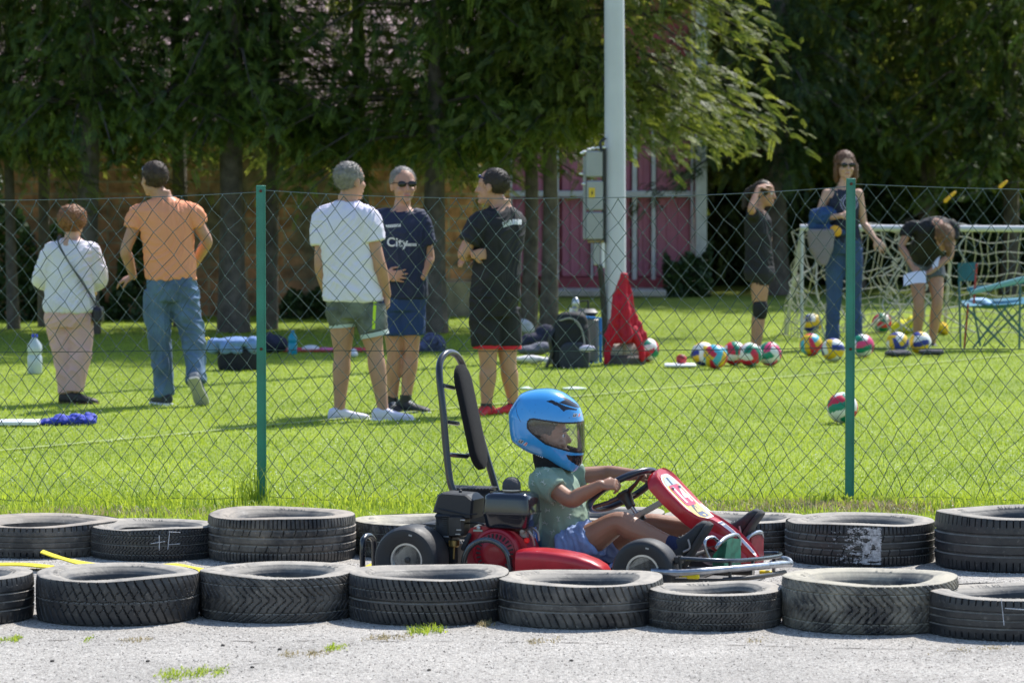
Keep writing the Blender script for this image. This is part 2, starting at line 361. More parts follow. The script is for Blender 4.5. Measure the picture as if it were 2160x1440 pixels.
weed('weed_clump', 2020, GF-.3, 80, .11, .1, 'upright weeds at the far right under the fence', .01)
lf = MB(); c = P(640, 1058, 18.95); c[2] = .02; lf.ell(c, A(.022, 0, .012), A(0, .012, 0), A(.003, 0, -.009), 10, 6); tag(lf.build('fallen_leaf', mat('orange_leaf', (.6, .15, .03))), 'small orange fallen leaf in the grass right of the left post', 'leaf')
# tufts in the track cracks
def tuft(px, py, wpx, n, hh, dry, label, k=.03):
    c = G(px, py); hw = wpx/2*c[1]/F; cc = rng.random(5)*1.5-.75; cw = rng.random(5)*.22+.05; ci = rng.integers(0, 5, n); xx = np.clip((cc[ci]+rng.normal(0, 1, n)*cw[ci]), -1.1, 1.1)*hw; pos = np.stack([c[0]+xx, c[1]+rng.normal(0, k*1.5, n)+.04*np.sin(xx*9), np.zeros(n)], 1)
    V, Fc = blades(pos, hh*.25, hh, .005, 1.3); tag(fastmesh('grass_tuft', V, Fc, M_dry if dry else M_grass, tint=np.repeat(rng.random(n), 5)), label, 'grass tuft', 'tufts in the track cracks', 'stuff')
tuft(28, 1348, 60, 170, .022, 0, 'green tuft at the far left edge of the track')
tuft(190, 1348, 30, 70, .012, 0, 'tiny green tuft second from the left in the track crack')
tuft(290, 1349, 90, 160, .013, 1, 'thin straw tuft in the straight crack in front of the left tyres')
tuft(410, 1420, 150, 500, .022, 0, 'long green tuft in the diagonal crack at the bottom of the picture', .05)
tuft(650, 1378, 110, 300, .014, 1, 'straw tuft in the middle of the diagonal crack')
tuft(710, 1366, 60, 160, .02, 0, 'small green tuft beside straw in the diagonal crack')
tuft(895, 1332, 90, 240, .04, 0, 'largest green tuft in front of the tyre under the engine', .03)
tuft(820, 1345, 140, 260, .015, 1, 'straw strip left of the largest green tuft')
tuft(1025, 1316, 60, 260, .03, 1, 'dry tuft in the gap between two front tyres below the engine')
tuft(1145, 1352, 80, 150, .014, 1, 'straw tuft in front of the tyre under the driver')
tuft(1600, 1350, 60, 110, .01, 1, 'faint straw tuft in front of the smallest front tyre')
tuft(2050, 1368, 200, 200, .01, 1, 'faint straw strip in front of the far right tyre')
M_crack = mat('crack_dirt', (.12, .105, .09), .95, var=.4, vscale=30)
def crack(pts, w_, label):
    mb = MB(); q = catmull([G(*p) for p in pts], 14); V = []; Fc = []
    for i, p in enumerate(q):
        ww = w_*max(0, .1+1.6*noise.noise(Vector((i*.37, 2, 0))))*1.5; off = .02*noise.noise(Vector((i*.21, 7, 0)))
        V += [(p[0], p[1]+off-ww, .002), (p[0], p[1]+off+ww, .002)]
        if i: a = 2*i; Fc.append((a-2, a, a+1, a-1))
    mb.add(V, Fc); o = mb.build('track_crack', M_crack); o['kind'] = 'structure'
crack([(-60, 1349), (150, 1350), (400, 1352), (700, 1352), (1000, 1353), (1230, 1356), (1600, 1362), (2000, 1372), (2220, 1376)], .006, '')
crack([(320, 1440), (460, 1412), (620, 1386), (740, 1358), (860, 1335), (960, 1322), (1040, 1312)], .008, '')
M_stone = mat('dark_chip', (.05, .045, .04), .9)
for i, (px, py) in enumerate([(532, 1408), (312, 1395), (470, 1362), (110, 1395), (590, 1300+70), (905, 1414), (1205, 1394)]):
    c = G(px, py); mb = MB(); mb.ell(c+A(0, 0, .003), A(.008, .003, 0), A(0, .008, 0), A(0, 0, .005), 7, 5); tag(mb.build('stone', M_stone), 'small dark stone chip lying loose on the pale track', 'stone', 'dark chips scattered on the track')
def fline(x0p, y0p, x1p, y1p, w_):
    a, b = G(x0p, y0p), G(x1p, y1p); t = nrm(b-a); s_ = A(-t[1], t[0], 0)*w_; q = [a+(b-a)*k/60 for k in range(61)]; V = []
    for k, p_ in enumerate(q): j = .012*noise.noise(Vector((k*.6, x0p, 0))); V += [p_-s_*(1+j*20)+A(0, 0, .010), p_+s_*(1-j*20)+A(0, 0, .010)]
    o = fastmesh('field_line', V, [(2*k, 2*k+2, 2*k+3, 2*k+1) for k in range(60)], M_line); o['kind'] = 'structure'
M_line = mat('faded_line_paint', (.30, .36, .13), .9, var=.35, vscale=12)
fline(-200, 971, 2400, 726, .02)
# ---- foliage
def frond_template(npair=11):
    V = []; 
    for i in range(npair):
        t = .08+.92*i/(npair-1); ll = .36*(1-.55*t)+.05
        for s in (-1, 1):
            b = A(t, 0, 0); d = nrm(A(1.15, s, 0)); q = nrm(A(-d[1], d[0], 0)); w_ = .036*(1.1-.4*t)
            z = rng.normal(0, .03)
            V.append([b, b+d*ll*.45+q*w_+A(0, 0, z), b+d*ll+A(0, 0, z*2-.03), b+d*ll*.5-q*w_+A(0, 0, z)])
    return np.array(V)           # (k,4,3)
def fronds(base, dirs, length, droop=1.0):
    T = frond_template(); n = len(base); k = len(T)
    X = dirs/np.linalg.norm(dirs, axis=1)[:, None]; up = np.tile(A(0, 0, 1.), (n, 1)); roll = rng.normal(0, .7, n)
    Y = np.cross(up, X); Y /= np.linalg.norm(Y, axis=1)[:, None]+1e-9; Z = np.cross(X, Y)
    Y2 = Y*np.cos(roll)[:, None]+Z*np.sin(roll)[:, None]; Z2 = np.cross(X, Y2)
    t = T.reshape(1, -1, 3); L = length[:, None, None]
    V = base[:, None]+L*(t[..., 0:1]*X[:, None]+t[..., 1:2]*Y2[:, None]+t[..., 2:3]*Z2[:, None])
    V[..., 2] -= droop*(t[..., 0]**2)*length[:, None]*.34
    N = n*k; return V.reshape(-1, 3), np.arange(N*4).reshape(-1, 4), k*4
M_leafs = [leafmat('conifer_spray', (.018, .048, .008), (.19, .27, .035), .44), leafmat('conifer_spray_dark', (.012, .035, .008), (.11, .17, .025), .38), leafmat('conifer_spray_olive', (.03, .06, .009), (.26, .30, .045), .44)]
M_bark = mat('bark', (.12, .10, .085), .95, bump=1, bscale=25, var=.45, vscale=9); M_barkd = mat('bark_dark', (.06, .047, .038), .95, bump=1, bscale=25, var=.4, vscale=9)
def trunk_mb(x, d, r, h, lean=0., flare=1.3):
    mb = MB(); pts = []; rr = []
    for i in range(14):
        t = i/13; z = h*t; pts.append(A(x+lean*t*h+.03*math.sin(t*7+x*3), d+.03*math.cos(t*5+x), z)); rr.append(r*(1-.6*t)*(1+(flare-1)*math.exp(-z/.18)))
    mb.tube(pts, rr, 14); V = mb.v[0]
    for i in range(len(V)):
        a = math.atan2(V[i, 1]-d, V[i, 0]-x); q = noise.noise(Vector((a*2.2, V[i, 2]*1.3, x)))*.22*r; V[i, 0] += math.cos(a)*q; V[i, 1] += math.sin(a)*q
    return mb
def conifer(px, d, r, label, bottom=1.8, R=1.7, top=9., mi=0, nb=70, lean=0., bark=None, dens=60, cx=None, cat='tree', flen=(.09, .19), trunk=True, ang=None, group='conifers behind the lawn', base_py=None):
    x = P(px, 345, d)[0]; t = thing('conifer_tree', label, cat, (x, d, 0), group)
    if trunk: trunk_mb(x, d, r*.85, top*.9, lean).build('trunk', bark or M_bark, t)
    ox = 0 if cx is None else P(cx, 345, d)[0]-x
    B = []; D = []; Ln = []; lm = MB()
    zs = bottom+(top-bottom)*np.sort(rng.random(nb)**1.9)
    for z in zs:
        a = rng.random()*2*math.pi if ang is None else rng.uniform(*ang); hfrac = (z-bottom)/(top-bottom)
        Rl = R*(1-.75*hfrac)*(.65+.5*rng.random()); s0 = A(x+lean*z+ox*.6, d, z+.45*Rl*.6); dr = A(math.cos(a), math.sin(a), 0)
        e0 = s0+dr*Rl+A(ox*.4, 0, -.45*Rl*(.6+.5*rng.random()))
        if z < bottom+2.4: lm.tube([A(x+lean*z, d, z+.2), s0*.5+e0*.5+A(0, 0, .1), e0], [.022, .014, .004], 5)
        hi = z < bottom+2.3; k = dens if hi else dens//2
        for _ in range(k):
            u = .25+.8*rng.random(); p = s0+(e0-s0)*u+rng.normal(0, .11 if hi else .2, 3)+A(0, 0, .1*math.sin(u*3))
            B.append(p); q = dr*.8+rng.normal(0, .55, 3); q[2] = .25-.85*rng.random(); D.append(q); Ln.append(rng.uniform(*flen)*(1 if hi else 2.4))
    ns = 620 if trunk and bottom > 1.2 else 0      # sprays hanging close round the stem
    for _ in range(ns):
        a = rng.random()*2*math.pi; rr_ = .10+.85*rng.random(); z = bottom+.15+2.4*rng.random()**.8; B.append(A(x+lean*z+math.cos(a)*rr_, d-abs(math.sin(a))*rr_*1.1, z-.35*rr_)); D.append(A(math.cos(a)*.6, -.5, -.5)+rng.normal(0, .45, 3)); Ln.append(rng.uniform(*flen)*1.15)
    if lm.n: lm.build('limbs', M_barkd, t)
    V, Fc, kk = fronds(np.array(B), np.array(D), np.array(Ln)); nb_ = len(B); tt = np.clip(.08+.5*rng.random(nb_)**1.8+.4*(rng.random(nb_) < .14), 0, 1)
    # each spray is coloured paler towards its end, standing in for sunlit tips
    tv = np.repeat(tt, kk).reshape(nb_, -1)+np.linspace(-.12, .28, kk)[None]
    fastmesh('crown', V, Fc, M_leafs[mi], t, tint=np.clip(tv.ravel(), 0, 1)); return t
CF = [ # px, d, r, bottom, R, mi, extra, label
 (25, 39.6, .07, 1.75, 1.7, 2, {}, 'conifer at the left edge with pale hanging sprays and a thin stem'),
 (98, 40.2, .08, 2.0, 1.3, 0, {}, 'thin grey trunked conifer behind the lady in white'),
 (182, 38.6, .15, 2.15, 1.7, 0, {}, 'thick pale trunked conifer between the lady and the man in orange'),
 (380, 40.3, .10, 2.1, 1.6, 1, {}, 'dark conifer right of the man in orange, slim trunk'),
 (497, 38.9, .16, 2.0, 1.8, 0, {'lean': -.012}, 'conifer with a flared grey trunk just left of the left green post'),
 (574, 39.6, .09, 1.9, 1.3, 1, {}, 'slim conifer whose trunk stands just right of the left green post'),
 (760, 40.2, .10, 1.85, 1.9, 2, {'cx': 740}, 'bright olive crowned conifer above the man in the white shirt'),
 (922, 38.7, .13, 1.85, 1.8, 0, {}, 'conifer with a dark straight trunk between the two darkly dressed men'),
 (1042, 40.3, .10, 2.0, 1.4, 1, {}, 'shaded conifer behind the head of the man in black'),
 (1112, 38.9, .09, 2.1, 1.3, 0, {'lean': .01}, 'left trunk of the close pair of conifers by the red building'),
 (1152, 38.6, .10, 2.0, 1.85, 2, {'cx': 1262, 'nb': 140, 'dens': 84, 'lean': .012}, 'right trunk of the close pair, wide crown spreading behind the lamp pole'),
 (1640, 50., .2, 1.6, 2.0, 1, {'flen': (.12, .21), 'dens': 56}, 'conifer with an ivy covered brown trunk behind the girl shading her eyes'),
 (1800, 51.5, .14, 1.7, 2.2, 0, {'flen': (.12, .21), 'dens': 56}, 'conifer above the woman in sunglasses'),
 (1960, 51., .14, 1.7, 2.2, 2, {'flen': (.12, .21), 'dens': 56}, 'conifer above the bending girl'),
 (2130, 50.2, .14, 1.5, 2.1, 0, {'flen': (.12, .21), 'dens': 56}, 'conifer at the right edge above the folding chair'),
]
CF += [(-170, 39.4, .12, 1.9, 1.7, 0, {'nb': 45, 'dens': 36}, 'first conifer beyond the left edge of the picture'), (-380, 39., .13, 1.9, 1.8, 1, {'nb': 45, 'dens': 36}, 'second conifer beyond the left edge of the picture'), (-600, 39.5, .12, 1.9, 1.8, 0, {'nb': 45, 'dens': 36}, 'third conifer beyond the left edge of the picture'), (2330, 50.5, .14, 1.6, 2.1, 1, {'nb': 45, 'dens': 36}, 'first conifer beyond the right edge of the picture'), (2560, 51, .14, 1.6, 2.1, 0, {'nb': 45, 'dens': 36}, 'second conifer beyond the right edge of the picture')]
for (px, d, r, bt, R, mi, ex, lab) in CF: conifer(px, d, r, lab, bottom=bt, R=R, mi=mi, **ex)
WH_ = ['at the far left edge', 'above the man in orange', 'just right of the lamp pole', 'behind the girl shading her eyes', 'left of the woman in sunglasses', 'right of the woman in sunglasses', 'behind the bending girl', 'at the far right edge']
for i, (px, d) in enumerate([(-40, 55), (330, 56), (1420, 55), (1560, 58), (1700, 58.5), (1850, 57.5), (2010, 58.5), (2170, 58)]):
    conifer(px, d, .15, 'dark conifer of the far back row '+WH_[i], bottom=.5, R=2.1, top=9, mi=1, nb=90, dens=18, flen=(.3, .5), group='dark back row of conifers')
# ---- brick building on the left
def bricks():
    m = bpy.data.materials.new('old_brick'); m.use_nodes = True; n = m.node_tree; b = n.nodes['Principled BSDF']; L = n.links.new
    tc = n.nodes.new('ShaderNodeTexCoord'); mp = n.nodes.new('ShaderNodeMapping'); mp.inputs['Rotation'].default_value = (math.pi/2, 0, 0); L(tc.outputs['Object'], mp.inputs[0])
    br = n.nodes.new('ShaderNodeTexBrick'); br.inputs['Scale'].default_value = 1; br.inputs['Brick Width'].default_value = .29; br.inputs['Row Height'].default_value = .14; br.inputs['Mortar Size'].default_value = .012
    br.inputs['Color1'].default_value = (.68, .32, .18, 1); br.inputs['Color2'].default_value = (.50, .26, .16, 1); br.inputs['Mortar'].default_value = (.48, .38, .29, 1); L(mp.outputs[0], br.inputs['Vector'])
    n1 = n.nodes.new('ShaderNodeTexNoise'); n1.inputs['Scale'].default_value = 1.4; n1.inputs['Detail'].default_value = 6; L(tc.outputs['Object'], n1.inputs['Vector'])
    cr = n.nodes.new('ShaderNodeValToRGB'); cr.color_ramp.elements[0].position = .46; cr.color_ramp.elements[1].position = .62; L(n1.outputs[0], cr.inputs[0])
    mx = n.nodes.new('ShaderNodeMix'); mx.data_type = 'RGBA'; L(cr.outputs[0], mx.inputs['Factor']); L(br.outputs[0], mx.inputs['A']); mx.inputs['B'].default_value = (.24, .20, .15, 1)
    n2 = n.nodes.new('ShaderNodeTexNoise'); n2.inputs['Scale'].default_value = 7; n2.inputs['Detail'].default_value = 5; L(tc.outputs['Object'], n2.inputs['Vector'])
    mr = n.nodes.new('ShaderNodeMapRange'); mr.inputs[1].default_value = .3; mr.inputs[2].default_value = .7; mr.inputs[3].default_value = .40; mr.inputs[4].default_value = 1.2; L(n2.outputs[0], mr.inputs[0])
    sc = n.nodes.new('ShaderNodeVectorMath'); sc.operation = 'SCALE'; L(mx.outputs['Result'], sc.inputs[0]); L(mr.outputs[0], sc.inputs['Scale']); L(sc.outputs[0], b.inputs['Base Color']); b.inputs['Roughness'].default_value = .95
    return m
x0 = P(-900, 345, 43)[0]; x1 = P(1075, 345, 43)[0]
bb = thing('brick_building', 'long low outbuilding of worn orange brick with a pale pink tiled roof behind the trees', 'building', ((x0+x1)/2, 43, 0))
mb = MB(); mb.box(((x0+x1)/2, 46.5, 1.1), x1-x0, 7, 2.3); mb.build('wall', bricks(), bb, smooth=False)
def rooftiles():
    m = mat('pink_roof_tile', (.42, .29, .28), .8, var=.35, vscale=14, bump=.3); return m
mb = MB(); e = A(x0-.2, 42.7, 2.22); 
for k in range(16):       # courses of tiles as overlapping steps
    y_ = 42.7+k*.27; z_ = 2.24+k*.135; mb.box(((x0+x1)/2, y_+.16, z_+.02), x1-x0+.4, .32, .03, Y=(0, 1, .42), Z=(0, -.42, 1))
mb.build('roof', rooftiles(), bb, smooth=False)
mb = MB(); mb.box(((x0+x1)/2, 42.62, 2.17), x1-x0+.4, .1, .1, bev=.02); mb.build('gutter', mat('gutter_zinc', (.12, .11, .11), .5), bb)
mb = MB(); xa = P(640, 345, 43)[0]; mb.box(((xa+x1)/2+.3, 42.96, .19), x1-xa-.6, .06, .42, bev=.01); mb.build('plinth', mat('old_plaster', (.33, .29, .24), .9, var=.4, vscale=5), bb)
# ---- red building
D = 50.; sx = lambda px: P(px, 345, D)[0]; sz = lambda py: P(1080, py, D)[2]
rb = thing('red_building', 'maroon panelled building with white window bars behind the lamp pole', 'building', (sx(1280), D, 0))
Mred = mat('maroon_panel', (.56, .20, .28), .55, var=.14, vscale=2.5); Mwh = mat('white_frame', (.75, .76, .76), .5, var=.08); Mredd = mat('dark_red_band', (.38, .08, .10), .6, var=.2)
mb = MB(); mb.box((sx(1277), D+3, 2.2), sx(1480)-sx(1068), 6, 4.4); mb.build('wall', Mredd, rb, smooth=False)
pan = [(1070, 1165), (1185, 1245), (1252, 1330), (1345, 1372), (1384, 1455)]
for a, b in pan:
    for ya, yb in [(130, 402), (416, 583)]:
        mb = MB(); xa, xb = sx(a), sx(b); za, zb = sz(yb), sz(ya); nb_ = max(2, int((xb-xa)/.12))
        mb.box(((xa+xb)/2, D-.03, (za+zb)/2), xb-xa, .05, zb-za, bev=.01)
        for k in range(1, nb_): mb.box((xa+(xb-xa)*k/nb_, D-.06, (za+zb)/2), .025, .03, zb-za-.05, bev=.006)
        mb.build('panel', Mred, rb, smooth=False)
for px, w_ in [(1074, 12), (1174, 9), (1248, 4), (1338, 10), (1378, 9), (1459, 6)]:
    mb = MB(); mb.box((sx(px), D-.1, (sz(590)+sz(130))/2), w_/158, .07, sz(130)-sz(590), bev=.008); mb.build('window_bar', Mwh, rb)
mb = MB(); mb.box(((sx(1070)+sx(1468))/2, D-.13, sz(409)), sx(1468)-sx(1070), .12, .085, bev=.01); mb.build('window_rail', Mwh, rb)
mb = MB(); mb.box(((sx(1150)+sx(1480))/2, D-.06, sz(600)), sx(1480)-sx(1150), .14, .2, bev=.01); mb.build('base_band', Mredd, rb)
mb = MB(); mb.box(((sx(1140)+sx(1400))/2, D-.5, .05), sx(1400)-sx(1140), 1.0, .1, bev=.02); mb.build('doorstep', mat('pale_concrete', (.5, .47, .43), .9, var=.2), rb)
mb = MB(); mb.box((sx(1476), D-.35, 2.3), .15, .15, 4.6, bev=.01); mb.build('pillar', mat('white_plaster', (.62, .62, .6), .8, var=.15), rb)
mb = MB(); mb.tube([A(sx(1459), D-.2, 4.4), A(sx(1459), D-.2, sz(440)), A(sx(1461), D-.25, sz(520)), A(sx(1459), D-.2, .05)], .02, 8); mb.build('drainpipe', Mwh, rb)
mb = MB(); mb.box((sx(1277), D+3, 4.5), sx(1500)-sx(1050), 7, .2, bev=.03); mb.build('roof', mat('roof_sheet', (.3, .28, .27), .7), rb)
# ---- ivy
M_ivy = leafmat('ivy_leaf', (.018, .045, .016), (.06, .11, .035), .2, .45)
def leafcloud(pts, size, spread=.8):
    n = len(pts); a = rng.normal(0, 1, (n, 3)); a[:, 1] -= .8; a /= np.linalg.norm(a, axis=1)[:, None]
    u = np.cross(a, rng.normal(0, 1, (n, 3))); u /= np.linalg.norm(u, axis=1)[:, None]; v = np.cross(a, u); s = (size*(.6+.8*rng.random(n)))[:, None]
    V = np.stack([pts-u*s*.5, pts+v*s*.42, pts+u*s*.55, pts-v*s*.42], 1); return V.reshape(-1, 3), np.arange(n*4).reshape(-1, 4)
def ivy_wall(px0, px1, d, ztop, n, label, name='ivy_hedge', depth=.5, size=.07, ztop2=None):
    xa, xb = P(px0, 345, d)[0], P(px1, 345, d)[0]; x = xa+(xb-xa)*rng.random(n); am = 1 if ztop > 2 else 3.6; zt = ztop*(1+am*(.12*np.sin(x*3)+.08*np.sin(x*7.3)+.05*np.sin(x*17))); z = zt*rng.random(n)
    bulge = np.array([noise.noise(Vector((a*1.1, b*1.1, 3)))+.5*noise.noise(Vector((a*3.5, b*3.5, 9))) for a, b in zip(x, z)])
    y = d-depth*bulge+rng.normal(0, .05, n)
    t = thing(name, label, 'hedge', ((xa+xb)/2, d, 0)); V, Fc = leafcloud(np.stack([x, y, z], 1), size); fastmesh('leaves', V, Fc, M_ivy, t, tint=np.repeat(np.clip(rng.random(n)**2+.1, 0, 1), 4))
    if ztop < 2: return
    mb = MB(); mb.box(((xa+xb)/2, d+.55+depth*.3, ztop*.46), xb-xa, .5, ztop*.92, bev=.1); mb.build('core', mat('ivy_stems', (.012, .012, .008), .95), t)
ivy_wall(1484, 2800, 54., 4.4, 92000, 'tall dark ivy hedge filling the back right of the field', depth=.6, size=.075)
ivy_wall(-150, 330, 41.9, 1.0, 7000, 'low dark ivy climbing the brick wall at the left', depth=.3, size=.07)
ivy_wall(590, 900, 42.2, .34, 2400, 'low ivy strip at the foot of the brick wall in the middle', depth=.25, size=.06)
ivy_wall(1400, 1500, 49.2, .5, 1200, 'small shrub at the foot of the white pillar', name='ivy_shrub', depth=.3, size=.07)
# ================================================================ FENCE
M_post = mat('teal_post_paint', (.03, .21, .145), .45, var=.18, vscale=5, bump=.15, bscale=80)
M_wire = mat('fence_wire', (.028, .058, .050), .36); M_wire2 = mat('pale_wire', (.22, .25, .25), .3, metal=.8); M_rust = mat('rusty_bolt', (.10, .03, .015), .8)  # second wire is paler: highlights at the mesh twists put into its colour
fence = thing('chain_link_fence', 'green chain link fence with teal angle iron posts in front of the field', 'fence', (0, GF, 0))
Zp = lambda py: P(1080, py, GF)[2]; Xp = lambda px: P(px, 600, GF)[0]
posts = [(552, 391, 1062, 20, 1), (1793, 376, 1066, 18, 0), (-690, 388, 1062, 19, 1), (3034, 378, 1066, 19, 0)]
for px, yt, yb, w_, k in posts:
    mb = MB(); x = Xp(px); zt = Zp(yt); zb = -.03; hw = w_/2/411.; mb.box((x, GF-.045, (zt+zb)/2), 2*hw, .006, zt-zb, bev=.002); mb.box((x+(-hw+.003), GF-.018, (zt+zb)/2), .006, .048, zt-zb, bev=.002)
    mb.box((x+hw-.004, GF-.045-.004, (zt+zb)/2), .006, .006, zt-zb, bev=.001)
    p = mb.build('post', M_post, fence)
    for by in (yt+12, 735): mb = MB(); mb.lathe((x, GF-.05, Zp(by)), [(.001, 0), (.008, .001), (.007, .006), (.001, .008)], axis=(0, -1, 0), seg=8); mb.build('bolt', M_rust, p)
def topline(px):      # height of top wire in photo pixels
    if px < 552: t = (px+700)/1252; return 405+(1-(2*t-1)**2)*18
    if px < 1793: t = (px-552)/1241; return 405-15*t+(1-abs(2*t-1.08)**2.2)*21
    t = (px-1793)/1240; return 388+(1-(2*t-1)**2)*14
midline = lambda px: (735+8*(1-((2*(px+700)/1252)-1)**2)) if px < 552 else (738+5*math.sin((px-552)/1241*3.14)-5*(px-552)/1241 if px < 1793 else 735+4*math.sin((px-1793)/900))
botline = lambda px: 1053+4*math.sin(px*.009)+2*math.sin(px*.031)
def wire(fn, name, r, jit=0):
    pts = [A(Xp(px), GF+.004, Zp(fn(px)+jit*math.sin(px*.13))) for px in range(-700, 3040, 20)]; mb = MB(); mb.tube(pts, r, 6); return mb.build(name, M_wire2 if name == 'top_wire' else M_wire, fence)
wire(topline, 'top_wire', .0024); wire(midline, 'middle_wire', .002, .4); wire(botline, 'bottom_wire', .002, .8)
mb = MB(); tw = MB()
COL = 38.3; ROWH = 23.6; c0 = -18; c1 = 79
def node(c, r):         # half-columns c, half-rows r (0 at top)
    px = c*COL/2+4*math.sin(c*.31+r*.13)+3.5*math.sin(r*.45+c*.05)+rng0[(c*7+r*13) % 997]*1.9+5*noise.noise(Vector((c*.06, r*.12, 4)))
    px += max(0, (r-21))*2.6*math.sin(c*.55+.8*math.sin(c*.17))                 # slumped lower rows
    yt = topline(px); yb = botline(px); py = yt+6+(yb-yt-6)*(r/27.)+rng0[(c*11+r*5) % 997]*1.2
    if r == 0: py = yt+3
    return px, py
rng0 = rng.normal(0, 1, 997)
for strand in range(c0, c1*1):
    for side in (0,):
        pts = []
        for r in range(0, 28):
            c = strand*2+(r % 2); px, py = node(c, r)
            q = A(Xp(px), GF+.003*(1 if r % 2 else -1), Zp(py))
            if 20 < strand < 24 and r < 4 and strand == 29: q[2] -= .01
            pts.append(q)
        # the strand zigzags between its own column and the next; second set mirrors it
        mb.tube(pts, .0022, 5)
        pts2 = []
        for r in range(0, 28):
            c = strand*2+2-(r % 2) if True else 0
            px, py = node(c, r); pts2.append(A(Xp(px), GF-.003*(1 if r % 2 else -1), Zp(py)))
        mb.tube(pts2, .0022, 5)
        for r in range(0, 28):
            c = strand*2+(r % 2); px, py = node(c, r); q = A(Xp(px), GF-.003, Zp(py)); tw.ell(q+A(0, 0, .002), A(.0036, 0, .001), A(0, .0036, 0), A(0, 0, .0034), 6, 4)
mb.build('mesh_wire', M_wire, fence); tw.build('mesh_knot', M_wire2, fence)
# ================================================================ TYRES
def tyremat(name, dust, base=(.022, .023, .026), dcol=(.42, .38, .32)):
    m = bpy.data.materials.new(name); m.use_nodes = True; n = m.node_tree; b = n.nodes['Principled BSDF']; L = n.links.new
    tc = n.nodes.new('ShaderNodeTexCoord'); n1 = n.nodes.new('ShaderNodeTexNoise'); n1.inputs['Scale'].default_value = 7; n1.inputs['Detail'].default_value = 8; n1.inputs['Roughness'].default_value = .7; L(tc.outputs['Object'], n1.inputs['Vector'])
    g = n.nodes.new('ShaderNodeNewGeometry'); sx_ = n.nodes.new('ShaderNodeSeparateXYZ'); L(g.outputs['Normal'], sx_.inputs[0])
    m1 = n.nodes.new('ShaderNodeMapRange'); m1.inputs[1].default_value = .5; m1.inputs[2].default_value = .98; m1.inputs[3].default_value = 0; m1.inputs[4].default_value = .90; L(sx_.outputs[2], m1.inputs[0])
    m2 = n.nodes.new('ShaderNodeMapRange'); m2.inputs[1].default_value = .42; m2.inputs[2].default_value = .72; m2.inputs[3].default_value = 0; m2.inputs[4].default_value = 1; L(n1.outputs[0], m2.inputs[0])
    ad = n.nodes.new('ShaderNodeMath'); ad.operation = 'MULTIPLY_ADD'; n4 = n.nodes.new('ShaderNodeTexNoise'); n4.inputs['Scale'].default_value = 11; n4.inputs['Detail'].default_value = 7; n4.inputs['Roughness'].default_value = .7; L(tc.outputs['Object'], n4.inputs['Vector']); m4 = n.nodes.new('ShaderNodeMapRange'); m4.inputs[1].default_value = .32; m4.inputs[2].default_value = .66; m4.inputs[3].default_value = .42; m4.inputs[4].default_value = 1.1; L(n4.outputs[0], m4.inputs[0]); mm = n.nodes.new('ShaderNodeMath'); mm.operation = 'MULTIPLY'; L(m1.outputs[0], mm.inputs[0]); L(m4.outputs[0], mm.inputs[1]); L(m2.outputs[0], ad.inputs[0]); ad.inputs[1].default_value = dust; L(mm.outputs[0], ad.inputs[2])
    n3 = n.nodes.new('ShaderNodeTexNoise'); n3.inputs['Scale'].default_value = 55; n3.inputs['Detail'].default_value = 5; L(tc.outputs['Object'], n3.inputs['Vector'])
    m3 = n.nodes.new('ShaderNodeMapRange'); m3.inputs[1].default_value = .62; m3.inputs[2].default_value = .74; m3.inputs[3].default_value = 0; m3.inputs[4].default_value = .18+dust*.3; L(n3.outputs[0], m3.inputs[0])
    a2 = n.nodes.new('ShaderNodeMath'); a2.operation = 'ADD'; a2.use_clamp = True; L(ad.outputs[0], a2.inputs[0]); L(m3.outputs[0], a2.inputs[1])
    mx = n.nodes.new('ShaderNodeMix'); mx.data_type = 'RGBA'; mx.inputs['A'].default_value = (*base, 1); mx.inputs['B'].default_value = (*dcol, 1); L(a2.outputs[0], mx.inputs['Factor']); L(mx.outputs['Result'], b.inputs['Base Color'])
    mr = n.nodes.new('ShaderNodeMapRange'); mr.inputs[3].default_value = .42; mr.inputs[4].default_value = .9; L(a2.outputs[0], mr.inputs[0]); L(mr.outputs[0], b.inputs['Roughness'])
    bp = n.nodes.new('ShaderNodeBump'); bp.inputs['Strength'].default_value = .35; bp.inputs['Distance'].default_value = .004; L(n3.outputs[0], bp.inputs['Height']); L(bp.outputs[0], b.inputs['Normal'])
    return m
def line(v, c, w_): return np.abs(v-c) < w_
def per(a, p): return np.abs(((a/p+.5) % 1)-.5)*p       # distance to nearest multiple
